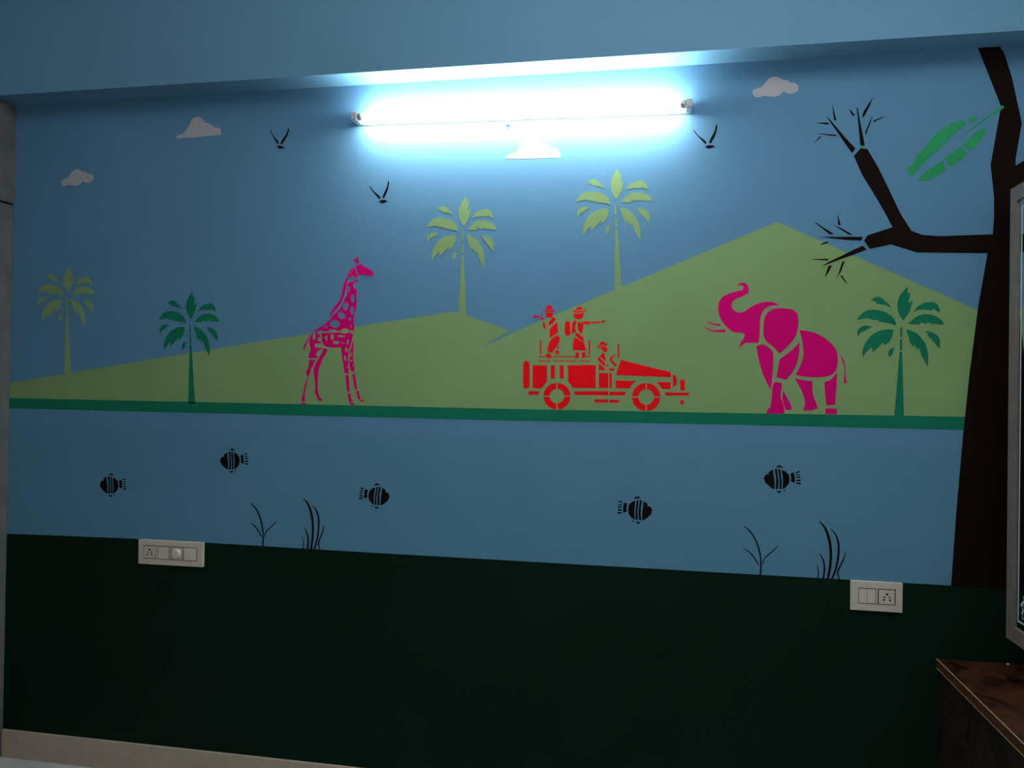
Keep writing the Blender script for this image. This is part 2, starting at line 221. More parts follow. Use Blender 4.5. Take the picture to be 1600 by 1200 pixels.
  ('frond','dark_green',[[(-1.7673,1.7597),(-1.7625,1.7596),(-1.7567,1.759),(-1.7501,1.7576),(-1.7431,1.7554),(-1.7358,1.7519),(-1.7291,1.7476),(-1.7242,1.7426),(-1.7207,1.7366),(-1.7186,1.7288),(-1.7176,1.7203),(-1.7177,1.7116),(-1.7183,1.7038),(-1.722,1.7072),(-1.7265,1.7118),(-1.7319,1.7185),(-1.737,1.7247),(-1.7404,1.7269),(-1.743,1.7286),(-1.7451,1.7332),(-1.7466,1.7378),(-1.7502,1.7346),(-1.7528,1.7389),(-1.7556,1.7436),(-1.7572,1.7478),(-1.7591,1.7517),(-1.7632,1.756)]],None),
  ('trunk_joint','dark_green',[[(-1.8407,1.7693),(-1.8351,1.7695),(-1.8328,1.7379),(-1.8389,1.7377)]],None),
  ('trunk_joint','dark_green',[[(-1.8388,1.7305),(-1.8326,1.7307),(-1.8296,1.6956),(-1.8372,1.6954)]],None),
  ('trunk','dark_green',[[(-1.8373,1.6896),(-1.8294,1.6899),(-1.8091,1.4588),(-1.8396,1.4608)]],None),
 ],2),
 ('painted_palm_tree','pale olive green painted palm tree at the low far left end of the hill','palm tree','stencilled palm trees on the hills',[
  ('frond','hill_green',[[(-2.3823,2.0088),(-2.3855,2.0043),(-2.3896,1.9986),(-2.3951,1.9911),(-2.4004,1.9833),(-2.404,1.977),(-2.4065,1.9701),(-2.4082,1.9603),(-2.4087,1.9499),(-2.4078,1.9406),(-2.4056,1.9318),(-2.4018,1.9234),(-2.3974,1.9159),(-2.3933,1.9102),(-2.3899,1.906),(-2.3882,1.904),(-2.3874,1.9031),(-2.3842,1.907),(-2.3805,1.9123),(-2.3759,1.9199),(-2.3716,1.9276),(-2.3689,1.9326),(-2.3672,1.9367),(-2.3669,1.9407),(-2.3667,1.9447),(-2.3651,1.9497),(-2.3634,1.9549),(-2.3624,1.9602),(-2.3617,1.9649),(-2.3651,1.9659),(-2.3705,1.9587),(-2.3735,1.9597),(-2.3729,1.9648),(-2.3722,1.9708),(-2.3712,1.9769),(-2.3706,1.9829),(-2.3716,1.9878),(-2.3731,1.9919),(-2.3761,1.9868),(-2.3772,1.9881),(-2.3783,1.9908),(-2.3789,1.9966),(-2.3796,2.0028),(-2.381,2.0064)]],None),
  ('frond','hill_green',[[(-2.4912,1.9644),(-2.4885,1.9674),(-2.4846,1.9706),(-2.4792,1.9734),(-2.473,1.9752),(-2.467,1.9754),(-2.4611,1.9741),(-2.4558,1.9706),(-2.4507,1.9662),(-2.4454,1.9617),(-2.4403,1.9573),(-2.4357,1.9533),(-2.4319,1.9494),(-2.4293,1.945),(-2.4274,1.941),(-2.4321,1.9435),(-2.4376,1.9463),(-2.4435,1.9487),(-2.4497,1.9506),(-2.4569,1.9517),(-2.4637,1.9524),(-2.4693,1.9531),(-2.4737,1.9536),(-2.472,1.9577),(-2.4756,1.9596),(-2.4801,1.9615),(-2.4858,1.9631)]],None),
  ('frond','hill_green',[[(-2.5312,1.9013),(-2.5276,1.9074),(-2.523,1.914),(-2.5176,1.9201),(-2.5117,1.9254),(-2.5062,1.9291),(-2.5002,1.9318),(-2.4927,1.9337),(-2.4845,1.9348),(-2.4756,1.9346),(-2.4665,1.9335),(-2.4574,1.9322),(-2.4485,1.9299),(-2.44,1.9259),(-2.4322,1.9212),(-2.4255,1.9165),(-2.4197,1.9114),(-2.4149,1.9057),(-2.4111,1.8995),(-2.4088,1.8922),(-2.4073,1.8855),(-2.413,1.8874),(-2.4204,1.8896),(-2.4301,1.8918),(-2.4404,1.8937),(-2.45,1.8952),(-2.4583,1.8963),(-2.4641,1.8969),(-2.4683,1.8971),(-2.4606,1.9013),(-2.4661,1.9017),(-2.4726,1.9021),(-2.4798,1.9024),(-2.4865,1.9027),(-2.4887,1.9057),(-2.4951,1.9063),(-2.5026,1.9064),(-2.5105,1.9049),(-2.5183,1.903),(-2.5254,1.902)]],None),
  ('frond','hill_green',[[(-2.4821,1.8792),(-2.4873,1.8814),(-2.4933,1.8834),(-2.4992,1.884),(-2.5052,1.8835),(-2.5113,1.8817),(-2.5169,1.8787),(-2.5217,1.8743),(-2.5253,1.8694),(-2.527,1.8649),(-2.5273,1.8602),(-2.5259,1.8545),(-2.524,1.8492),(-2.5223,1.8514),(-2.5204,1.8543),(-2.5185,1.8587),(-2.5169,1.8625),(-2.5158,1.8635),(-2.5149,1.8636),(-2.5127,1.8596),(-2.5101,1.8657),(-2.5069,1.8628),(-2.5052,1.8679),(-2.5012,1.866),(-2.4985,1.8721),(-2.4949,1.873),(-2.4907,1.8743),(-2.4862,1.8767)]],None),
  ('frond','hill_green',[[(-2.4154,1.8722),(-2.4218,1.8732),(-2.4293,1.8738),(-2.437,1.8734),(-2.445,1.872),(-2.4527,1.87),(-2.4605,1.867),(-2.4693,1.8628),(-2.4778,1.8575),(-2.4848,1.8506),(-2.4908,1.843),(-2.4963,1.8347),(-2.5007,1.8265),(-2.5038,1.8192),(-2.5058,1.8122),(-2.5072,1.805),(-2.5076,1.798),(-2.5061,1.7909),(-2.5042,1.7849),(-2.5018,1.7891),(-2.4988,1.7942),(-2.495,1.7998),(-2.4905,1.8055),(-2.4847,1.8111),(-2.4792,1.816),(-2.4778,1.8129),(-2.4768,1.809),(-2.4778,1.8038),(-2.4792,1.7988),(-2.4743,1.802),(-2.4687,1.8062),(-2.4632,1.8116),(-2.4575,1.8176),(-2.4514,1.8238),(-2.4463,1.829),(-2.4443,1.8312),(-2.4436,1.8321),(-2.4419,1.8281),(-2.4449,1.821),(-2.4389,1.8243),(-2.4325,1.8284),(-2.4275,1.8331),(-2.4232,1.8387),(-2.4198,1.8453),(-2.4172,1.853),(-2.416,1.8629)]],None),
  ('frond','hill_green',[[(-2.4081,1.817),(-2.4128,1.8163),(-2.4178,1.8147),(-2.422,1.8111),(-2.4252,1.8064),(-2.4272,1.8017),(-2.4276,1.7963),(-2.4251,1.7896),(-2.4219,1.7834),(-2.4185,1.7925),(-2.4127,1.7947),(-2.4128,1.7993),(-2.4123,1.8048),(-2.4103,1.8111)]],None),
  ('frond','hill_green',[[(-2.3576,1.9299),(-2.3547,1.9351),(-2.3508,1.9411),(-2.3458,1.9469),(-2.3398,1.9523),(-2.3326,1.9568),(-2.3246,1.9601),(-2.3159,1.9619),(-2.3073,1.9624),(-2.2998,1.9619),(-2.2935,1.9603),(-2.289,1.9576),(-2.2854,1.9535),(-2.2817,1.9472),(-2.2788,1.9406),(-2.2772,1.9352),(-2.2762,1.9307),(-2.2799,1.9313),(-2.2841,1.9325),(-2.2882,1.9354),(-2.2922,1.9383),(-2.2964,1.9395),(-2.3001,1.9402),(-2.3017,1.9351),(-2.3091,1.9365),(-2.3175,1.9378),(-2.3254,1.9379),(-2.333,1.9374),(-2.3401,1.9366),(-2.3466,1.9351),(-2.3526,1.9325)]],None),
  ('frond','hill_green',[[(-2.3724,1.8924),(-2.3677,1.8972),(-2.3622,1.9027),(-2.357,1.9079),(-2.3511,1.913),(-2.3439,1.9176),(-2.336,1.9213),(-2.3274,1.9232),(-2.3186,1.9237),(-2.3098,1.9235),(-2.301,1.9221),(-2.2918,1.9194),(-2.2831,1.9155),(-2.2753,1.9105),(-2.2689,1.9049),(-2.265,1.8991),(-2.2624,1.894),(-2.2678,1.8927),(-2.2739,1.8918),(-2.2801,1.8923),(-2.2857,1.8935),(-2.2892,1.8949),(-2.2917,1.8963),(-2.2914,1.8913),(-2.2959,1.8932),(-2.3013,1.8951),(-2.3075,1.8966),(-2.3131,1.8978),(-2.3138,1.8934),(-2.3189,1.8944),(-2.3247,1.8955),(-2.3309,1.8969),(-2.3366,1.8982),(-2.3384,1.8972),(-2.3323,1.8917),(-2.3401,1.891),(-2.3498,1.8905),(-2.3615,1.8913)]],None),
  ('frond','hill_green',[[(-2.3753,1.8762),(-2.3704,1.8746),(-2.3643,1.8725),(-2.3574,1.8699),(-2.3503,1.8668),(-2.3441,1.8635),(-2.3381,1.8591),(-2.3318,1.8526),(-2.3256,1.8454),(-2.3199,1.8387),(-2.315,1.8317),(-2.3117,1.8238),(-2.3092,1.8158),(-2.3071,1.8089),(-2.3055,1.8019),(-2.3042,1.7948),(-2.3035,1.786),(-2.3038,1.7723),(-2.3043,1.7589),(-2.3075,1.7649),(-2.3115,1.7717),(-2.3158,1.7785),(-2.3201,1.7855),(-2.3236,1.7922),(-2.3267,1.7993),(-2.3299,1.8077),(-2.3326,1.8152),(-2.334,1.8189),(-2.3349,1.8211),(-2.3371,1.81),(-2.3415,1.8163),(-2.3457,1.8228),(-2.3478,1.8273),(-2.3491,1.8307),(-2.3504,1.8187),(-2.3551,1.8243),(-2.3599,1.8304),(-2.363,1.8354),(-2.3654,1.8403),(-2.3667,1.8461),(-2.368,1.8523),(-2.371,1.8594),(-2.3738,1.8662),(-2.3749,1.8718)]],None),
  ('frond','hill_green',[[(-2.3203,1.8716),(-2.3155,1.8714),(-2.3096,1.8709),(-2.3029,1.8695),(-2.2958,1.8672),(-2.2884,1.8638),(-2.2817,1.8596),(-2.2768,1.8547),(-2.2733,1.8488),(-2.2713,1.8412),(-2.2704,1.8329),(-2.2707,1.8244),(-2.2714,1.8169),(-2.2751,1.8202),(-2.2796,1.8247),(-2.285,1.8313),(-2.2901,1.8374),(-2.2936,1.8395),(-2.2961,1.8412),(-2.2981,1.8456),(-2.2996,1.8501),(-2.3033,1.847),(-2.3059,1.8512),(-2.3087,1.8559),(-2.3102,1.8599),(-2.3121,1.8638),(-2.3162,1.8679)]],None),
  ('trunk_joint','hill_green',[[(-2.3947,1.8814),(-2.389,1.8815),(-2.3872,1.8508),(-2.3934,1.8506)]],None),
  ('trunk_joint','hill_green',[[(-2.3934,1.8436),(-2.3871,1.8437),(-2.3847,1.8096),(-2.3923,1.8094)]],None),
  ('trunk','hill_green',[[(-2.3926,1.8038),(-2.3845,1.804),(-2.3674,1.5709),(-2.3985,1.568)]],None),
 ],2),
 ('painted_palm_tree','pale green painted palm tree standing on the peak of the lower hill','palm tree','stencilled palm trees on the hills',[
  ('frond','hill_green',[[(-0.7273,2.2416),(-0.7305,2.2369),(-0.7347,2.2309),(-0.7403,2.2231),(-0.7458,2.2149),(-0.7494,2.2083),(-0.7521,2.201),(-0.7539,2.1906),(-0.7546,2.1796),(-0.7539,2.1698),(-0.752,2.1605),(-0.7483,2.1514),(-0.7441,2.1435),(-0.7402,2.1373),(-0.737,2.1329),(-0.7354,2.1307),(-0.7345,2.1297),(-0.7313,2.1338),(-0.7275,2.1394),(-0.7228,2.1474),(-0.7184,2.1554),(-0.7156,2.1607),(-0.7139,2.165),(-0.7135,2.1692),(-0.7132,2.1735),(-0.7115,2.1787),(-0.7097,2.1842),(-0.7086,2.1899),(-0.7078,2.1948),(-0.7111,2.1959),(-0.7167,2.1884),(-0.7196,2.1895),(-0.7189,2.1949),(-0.7181,2.2012),(-0.7169,2.2077),(-0.7162,2.2139),(-0.7172,2.2192),(-0.7185,2.2235),(-0.7216,2.2182),(-0.7227,2.2196),(-0.7237,2.2224),(-0.7242,2.2287),(-0.7247,2.2352),(-0.726,2.239)]],None),
  ('frond','hill_green',[[(-0.836,2.1962),(-0.8332,2.1993),(-0.8294,2.2027),(-0.8239,2.2056),(-0.8178,2.2074),(-0.8118,2.2076),(-0.806,2.206),(-0.8008,2.2023),(-0.7959,2.1975),(-0.7907,2.1927),(-0.7857,2.188),(-0.7813,2.1837),(-0.7776,2.1795),(-0.7751,2.1747),(-0.7734,2.1705),(-0.7779,2.1732),(-0.7833,2.1762),(-0.7891,2.1789),(-0.7953,2.1811),(-0.8023,2.1823),(-0.809,2.1831),(-0.8145,2.1839),(-0.8189,2.1845),(-0.8171,2.1888),(-0.8207,2.1909),(-0.8251,2.1931),(-0.8307,2.1948)]],None),
  ('frond','hill_green',[[(-0.877,2.13),(-0.8732,2.1363),(-0.8686,2.1434),(-0.8631,2.1498),(-0.8572,2.1553),(-0.8517,2.1591),(-0.8456,2.1618),(-0.8382,2.1638),(-0.83,2.1647),(-0.8212,2.1644),(-0.8122,2.1632),(-0.8032,2.1616),(-0.7945,2.159),(-0.7861,2.1547),(-0.7785,2.1496),(-0.7719,2.1445),(-0.7664,2.139),(-0.7617,2.1329),(-0.7581,2.1263),(-0.756,2.1185),(-0.7547,2.1114),(-0.7602,2.1135),(-0.7675,2.1159),(-0.777,2.1184),(-0.7872,2.1206),(-0.7967,2.1224),(-0.8049,2.1236),(-0.8106,2.1243),(-0.8148,2.1246),(-0.8071,2.129),(-0.8125,2.1294),(-0.8189,2.1299),(-0.8261,2.1304),(-0.8327,2.1309),(-0.8347,2.134),(-0.8411,2.1348),(-0.8486,2.135),(-0.8565,2.1335),(-0.8642,2.1316),(-0.8712,2.1306)]],None),
  ('frond','hill_green',[[(-0.8288,2.1058),(-0.8339,2.1082),(-0.8398,2.1104),(-0.8456,2.1112),(-0.8516,2.1107),(-0.8576,2.1089),(-0.8633,2.1059),(-0.8681,2.1013),(-0.8718,2.0961),(-0.8736,2.0914),(-0.874,2.0864),(-0.8727,2.0803),(-0.871,2.0746),(-0.8692,2.077),(-0.8672,2.08),(-0.8653,2.0846),(-0.8636,2.0887),(-0.8625,2.0897),(-0.8617,2.0898),(-0.8596,2.0855),(-0.8568,2.092),(-0.8538,2.0888),(-0.852,2.0942),(-0.848,2.0921),(-0.8452,2.0986),(-0.8416,2.0994),(-0.8375,2.1008),(-0.8329,2.1033)]],None),
  ('frond','hill_green',[[(-0.7629,2.0974),(-0.7692,2.0986),(-0.7766,2.0994),(-0.7843,2.099),(-0.7922,2.0977),(-0.7998,2.0957),(-0.8077,2.0926),(-0.8165,2.0883),(-0.825,2.0827),(-0.832,2.0756),(-0.8382,2.0676),(-0.8438,2.0589),(-0.8484,2.0503),(-0.8516,2.0426),(-0.8538,2.0352),(-0.8553,2.0276),(-0.8558,2.0201),(-0.8544,2.0127),(-0.8527,2.0062),(-0.8503,2.0107),(-0.8471,2.016),(-0.8433,2.0219),(-0.8387,2.0279),(-0.8328,2.0338),(-0.8273,2.0388),(-0.826,2.0355),(-0.8251,2.0314),(-0.8261,2.0259),(-0.8276,2.0206),(-0.8227,2.0239),(-0.8171,2.0283),(-0.8115,2.034),(-0.8058,2.0402),(-0.7996,2.0467),(-0.7945,2.0522),(-0.7924,2.0544),(-0.7916,2.0554),(-0.7901,2.0512),(-0.7932,2.0436),(-0.7872,2.047),(-0.7807,2.0513),(-0.7757,2.0563),(-0.7714,2.0621),(-0.7678,2.069),(-0.7651,2.0771),(-0.7637,2.0876)]],None),
  ('frond','hill_green',[[(-0.7569,2.0389),(-0.7615,2.0382),(-0.7665,2.0366),(-0.7707,2.0328),(-0.774,2.0279),(-0.7761,2.0229),(-0.7766,2.0172),(-0.7742,2.0101),(-0.7712,2.0035),(-0.7676,2.0131),(-0.7619,2.0153),(-0.7618,2.0202),(-0.7613,2.026),(-0.7592,2.0327)]],None),
  ('frond','hill_green',[[(-0.7045,2.1577),(-0.7015,2.1632),(-0.6976,2.1694),(-0.6925,2.1755),(-0.6864,2.1812),(-0.6792,2.1857),(-0.6713,2.1891),(-0.6626,2.1909),(-0.654,2.1914),(-0.6467,2.1907),(-0.6405,2.1889),(-0.6361,2.1859),(-0.6326,2.1816),(-0.6291,2.1749),(-0.6263,2.1678),(-0.6249,2.162),(-0.624,2.1573),(-0.6277,2.158),(-0.6318,2.1593),(-0.6357,2.1625),(-0.6397,2.1656),(-0.6438,2.167),(-0.6474,2.1677),(-0.6492,2.1624),(-0.6564,2.164),(-0.6646,2.1654),(-0.6725,2.1657),(-0.6801,2.1653),(-0.687,2.1645),(-0.6935,2.1631),(-0.6995,2.1604)]],None),
  ('frond','hill_green',[[(-0.7199,2.1182),(-0.7152,2.1232),(-0.7097,2.1289),(-0.7044,2.1344),(-0.6984,2.1397),(-0.6912,2.1445),(-0.6833,2.1483),(-0.6748,2.1501),(-0.666,2.1506),(-0.6574,2.1502),(-0.6487,2.1486),(-0.6397,2.1456),(-0.6311,2.1414),(-0.6235,2.1359),(-0.6173,2.1299),(-0.6136,2.1237),(-0.6112,2.1183),(-0.6165,2.117),(-0.6226,2.1161),(-0.6287,2.1167),(-0.6341,2.1181),(-0.6376,2.1196),(-0.64,2.1212),(-0.6398,2.1159),(-0.6443,2.1179),(-0.6496,2.12),(-0.6556,2.1217),(-0.6612,2.1231),(-0.662,2.1184),(-0.6669,2.1195),(-0.6727,2.1208),(-0.6788,2.1224),(-0.6844,2.1239),(-0.6862,2.1228),(-0.6802,2.1169),(-0.6881,2.1162),(-0.6976,2.1159),(-0.7091,2.1169)]],None),
  ('frond','hill_green',[[(-0.7232,2.1011),(-0.7183,2.0993),(-0.7124,2.097),(-0.7056,2.0942),(-0.6986,2.0908),(-0.6926,2.0872),(-0.6867,2.0825),(-0.6806,2.0755),(-0.6746,2.0678),(-0.6691,2.0606),(-0.6645,2.0531),(-0.6613,2.0447),(-0.659,2.0362),(-0.6571,2.0288),(-0.6556,2.0214),(-0.6546,2.0139),(-0.6541,2.0045),(-0.6546,1.9901),(-0.6553,1.9759),(-0.6585,1.9823),(-0.6622,1.9896),(-0.6663,1.9968),(-0.6704,2.0042),(-0.6737,2.0115),(-0.6767,2.019),(-0.6797,2.0279),(-0.6821,2.0358),(-0.6835,2.0399),(-0.6843,2.0422),(-0.6868,2.0305),(-0.6909,2.0372),(-0.695,2.0441),(-0.697,2.0489),(-0.6982,2.0526),(-0.6997,2.0398),(-0.7042,2.0458),(-0.7088,2.0524),(-0.7119,2.0577),(-0.7141,2.063),(-0.7152,2.069),(-0.7165,2.0757),(-0.7192,2.0832),(-0.7218,2.0905),(-0.7228,2.0964)]],None),
  ('frond','hill_green',[[(-0.6689,2.0954),(-0.6641,2.0952),(-0.6582,2.0945),(-0.6516,2.0929),(-0.6447,2.0904),(-0.6374,2.0867),(-0.6309,2.0821),(-0.6262,2.0769),(-0.6229,2.0706),(-0.621,2.0625),(-0.6203,2.0538),(-0.6208,2.0448),(-0.6216,2.0368),(-0.6252,2.0404),(-0.6296,2.0452),(-0.6348,2.0522),(-0.6397,2.0587),(-0.6431,2.0611),(-0.6456,2.0629),(-0.6475,2.0676),(-0.6488,2.0724),(-0.6525,2.0691),(-0.6551,2.0736),(-0.6577,2.0786),(-0.6591,2.0829),(-0.6609,2.087),(-0.6648,2.0915)]],None),
  ('trunk_joint','hill_green',[[(-0.7422,2.1068),(-0.7366,2.1069),(-0.7354,2.0744),(-0.7416,2.0743)]],None),
  ('trunk_joint','hill_green',[[(-0.7417,2.0668),(-0.7355,2.0669),(-0.7338,2.0307),(-0.7414,2.0306)]],None),
  ('trunk','hill_green',[[(-0.7418,2.0246),(-0.7338,2.0248),(-0.7186,1.7999),(-0.7488,1.8095)]],None),
 ],2),
 ('painted_palm_tree','tallest pale green painted palm tree on the slope above the red jeep','palm tree','stencilled palm trees on the hills',[
  ('frond','hill_green',[[(-0.174,2.3232),(-0.1771,2.3185),(-0.1811,2.3125),(-0.1865,2.3046),(-0.1917,2.2963),(-0.1952,2.2897),(-0.1976,2.2825),(-0.1991,2.2722),(-0.1994,2.2614),(-0.1984,2.2517),(-0.1961,2.2426),(-0.1921,2.2339),(-0.1876,2.2262),(-0.1834,2.2203),(-0.1799,2.2161),(-0.1782,2.214),(-0.1773,2.213),(-0.1743,2.2172),(-0.1706,2.2228),(-0.1661,2.2308),(-0.1619,2.2389),(-0.1593,2.2441),(-0.1577,2.2485),(-0.1574,2.2526),(-0.1573,2.2568),(-0.1558,2.262),(-0.1542,2.2674),(-0.1532,2.273),(-0.1526,2.278),(-0.156,2.2789),(-0.1613,2.2713),(-0.1644,2.2723),(-0.1638,2.2776),(-0.1632,2.2838),(-0.1623,2.2903),(-0.1618,2.2965),(-0.163,2.3016),(-0.1645,2.3058),(-0.1674,2.3004),(-0.1685,2.3018),(-0.1697,2.3045),(-0.1704,2.3107),(-0.1712,2.3171),(-0.1726,2.3207)]],None),
  ('frond','hill_green',[[(-0.2825,2.2748),(-0.2798,2.278),(-0.276,2.2814),(-0.2705,2.2844),(-0.2644,2.2865),(-0.2583,2.2868),(-0.2524,2.2855),(-0.247,2.282),(-0.2418,2.2775),(-0.2364,2.273),(-0.2312,2.2685),(-0.2266,2.2644),(-0.2227,2.2604),(-0.22,2.2559),(-0.2181,2.2518),(-0.2228,2.2543),(-0.2284,2.257),(-0.2343,2.2594),(-0.2406,2.2614),(-0.2478,2.2623),(-0.2547,2.2629),(-0.2603,2.2635),(-0.2647,2.2639),(-0.263,2.2682),(-0.2667,2.2701),(-0.2713,2.2721),(-0.2771,2.2736)]],None),
  ('frond','hill_green',[[(-0.3216,2.2083),(-0.318,2.2147),(-0.3136,2.2217),(-0.3082,2.2282),(-0.3024,2.2338),(-0.297,2.2378),(-0.2909,2.2407),(-0.2835,2.2429),(-0.2752,2.2441),(-0.2664,2.2441),(-0.2572,2.2432),(-0.248,2.2419),(-0.239,2.2397),(-0.2304,2.2358),(-0.2225,2.231),(-0.2157,2.2262),(-0.2099,2.221),(-0.205,2.2152),(-0.2011,2.2088),(-0.1987,2.2012),(-0.1971,2.1943),(-0.2028,2.1962),(-0.2102,2.1983),(-0.22,2.2004),(-0.2303,2.2022),(-0.24,2.2036),(-0.2484,2.2046),(-0.2542,2.205),(-0.2584,2.2052),(-0.2507,2.2097),(-0.2562,2.21),(-0.2627,2.2103),(-0.27,2.2105),(-0.2767,2.2107),(-0.2789,2.2138),(-0.2854,2.2142),(-0.293,2.2142),(-0.3009,2.2124),(-0.3087,2.2103),(-0.3157,2.2091)]],None),
  ('frond','hill_green',[[(-0.2719,2.1862),(-0.2772,2.1884),(-0.2832,2.1903),(-0.2892,2.1909),(-0.2952,2.1902),(-0.3012,2.1882),(-0.3068,2.185),(-0.3116,2.1804),(-0.3151,2.1751),(-0.3168,2.1704),(-0.317,2.1655),(-0.3155,2.1595),(-0.3135,2.1541),(-0.3118,2.1564),(-0.3099,2.1595),(-0.3081,2.1641),(-0.3066,2.1681),(-0.3054,2.1692),(-0.3046,2.1693),(-0.3023,2.1652),(-0.2998,2.1716),(-0.2966,2.1686),(-0.295,2.174),(-0.2908,2.172),(-0.2883,2.1785),(-0.2847,2.1795),(-0.2805,2.181),(-0.276,2.1836)]],None),
  ('frond','hill_green',[[(-0.2049,2.1803),(-0.2114,2.1812),(-0.2189,2.1817),(-0.2266,2.1811),(-0.2346,2.1795),(-0.2422,2.1773),(-0.2501,2.174),(-0.2588,2.1694),(-0.2672,2.1637),(-0.2741,2.1564),(-0.2801,2.1483),(-0.2854,2.1396),(-0.2898,2.1309),(-0.2927,2.1233),(-0.2947,2.1159),(-0.2959,2.1084),(-0.2962,2.101),(-0.2946,2.0938),(-0.2925,2.0875),(-0.2902,2.092),(-0.2873,2.0973),(-0.2836,2.1032),(-0.2792,2.1093),(-0.2734,2.1153),(-0.268,2.1204),(-0.2665,2.1172),(-0.2655,2.1132),(-0.2664,2.1077),(-0.2677,2.1025),(-0.2629,2.106),(-0.2573,2.1104),(-0.2518,2.1162),(-0.2463,2.1226),(-0.2402,2.1292),(-0.2352,2.1347),(-0.2333,2.137),(-0.2325,2.138),(-0.2308,2.1339),(-0.2336,2.1264),(-0.2277,2.1299),(-0.2213,2.1343),(-0.2164,2.1394),(-0.2122,2.1453),(-0.2088,2.1522),(-0.2064,2.1603),(-0.2053,2.1706)]],None),
  ('frond','hill_green',[[(-0.1967,2.123),(-0.2014,2.1221),(-0.2064,2.1204),(-0.2105,2.1165),(-0.2137,2.1116),(-0.2156,2.1066),(-0.2159,2.101),(-0.2132,2.0941),(-0.21,2.0877),(-0.2067,2.0973),(-0.201,2.0997),(-0.2011,2.1045),(-0.2007,2.1102),(-0.1989,2.1168)]],None),
  ('frond','hill_green',[[(-0.148,2.2415),(-0.1451,2.2471),(-0.1414,2.2533),(-0.1365,2.2595),(-0.1305,2.2653),(-0.1234,2.27),(-0.1154,2.2736),(-0.1067,2.2757),(-0.0981,2.2764),(-0.0906,2.2761),(-0.0843,2.2745),(-0.0797,2.2717),(-0.076,2.2675),(-0.0723,2.2611),(-0.0692,2.2543),(-0.0675,2.2486),(-0.0665,2.244),(-0.0702,2.2446),(-0.0744,2.2457),(-0.0785,2.2487),(-0.0826,2.2516),(-0.0869,2.2528),(-0.0906,2.2534),(-0.0921,2.2481),(-0.0995,2.2495),(-0.1079,2.2506),(-0.1158,2.2506),(-0.1235,2.2499),(-0.1305,2.2489),(-0.137,2.2472),(-0.143,2.2444)]],None),
  ('frond','hill_green',[[(-0.1622,2.2022),(-0.1575,2.2073),(-0.1522,2.2131),(-0.147,2.2187),(-0.1412,2.2241),(-0.1341,2.2291),(-0.1262,2.2331),(-0.1176,2.2351),(-0.1088,2.2359),(-0.1,2.2358),(-0.0911,2.2346),(-0.0819,2.2319),(-0.0732,2.2281),(-0.0653,2.223),(-0.0588,2.2173),(-0.0548,2.2114),(-0.0522,2.2062),(-0.0575,2.2047),(-0.0636,2.2036),(-0.0698,2.204),(-0.0754,2.2051),(-0.0789,2.2065),(-0.0814,2.208),(-0.081,2.2028),(-0.0856,2.2046),(-0.091,2.2065),(-0.0972,2.2079),(-0.1029,2.2091),(-0.1036,2.2044),(-0.1086,2.2053),(-0.1144,2.2065),(-0.1207,2.2078),(-0.1264,2.209),(-0.1282,2.2079),(-0.122,2.2023),(-0.1298,2.2014),(-0.1395,2.2007),(-0.1512,2.2013)]],None),
  ('frond','hill_green',[[(-0.1649,2.1853),(-0.1599,2.1837),(-0.1538,2.1816),(-0.1468,2.1791),(-0.1396,2.176),(-0.1334,2.1727),(-0.1273,2.1683),(-0.1208,2.1617),(-0.1145,2.1543),(-0.1087,2.1474),(-0.1038,2.1402),(-0.1003,2.132),(-0.0977,2.1238),(-0.0955,2.1166),(-0.0937,2.1094),(-0.0924,2.102),(-0.0915,2.0929),(-0.0915,2.0787),(-0.0918,2.0648),(-0.0952,2.0709),(-0.0992,2.0779),(-0.1037,2.0849),(-0.108,2.092),(-0.1117,2.099),(-0.1149,2.1063),(-0.1183,2.1149),(-0.121,2.1226),(-0.1225,2.1265),(-0.1234,2.1288),(-0.1255,2.1172),(-0.13,2.1236),(-0.1343,2.1303),(-0.1365,2.135),(-0.1379,2.1385),(-0.1389,2.1259),(-0.1437,2.1317),(-0.1486,2.138),(-0.1519,2.143),(-0.1543,2.1481),(-0.1557,2.1541),(-0.1571,2.1606),(-0.1602,2.1679),(-0.1631,2.1749),(-0.1643,2.1807)]],None),
  ('frond','hill_green',[[(-0.1097,2.1816),(-0.1048,2.1816),(-0.0989,2.1811),(-0.0922,2.1798),(-0.085,2.1776),(-0.0776,2.1742),(-0.0709,2.1699),(-0.0659,2.165),(-0.0623,2.1589),(-0.0601,2.151),(-0.0592,2.1424),(-0.0593,2.1336),(-0.0599,2.1257),(-0.0637,2.1291),(-0.0682,2.1336),(-0.0737,2.1404),(-0.0789,2.1466),(-0.0824,2.1488),(-0.085,2.1505),(-0.0871,2.1551),(-0.0886,2.1597),(-0.0923,2.1564),(-0.095,2.1607),(-0.0978,2.1655),(-0.0994,2.1697),(-0.1013,2.1737),(-0.1055,2.1779)]],None),
  ('trunk_joint','hill_green',[[(-0.1843,2.1903),(-0.1786,2.1905),(-0.1763,2.1586),(-0.1826,2.1583)]],None),
  ('trunk_joint','hill_green',[[(-0.1824,2.1509),(-0.1761,2.1513),(-0.1731,2.1158),(-0.1808,2.1154)]],None),
  ('trunk','hill_green',[[(-0.1809,2.1095),(-0.1729,2.1099),(-0.1547,1.8958),(-0.1805,1.8847)]],None),
 ],2),
 ('painted_fish','black striped painted fish facing left, the rightmost fish in the water','fish','stencilled fish in the painted water',[
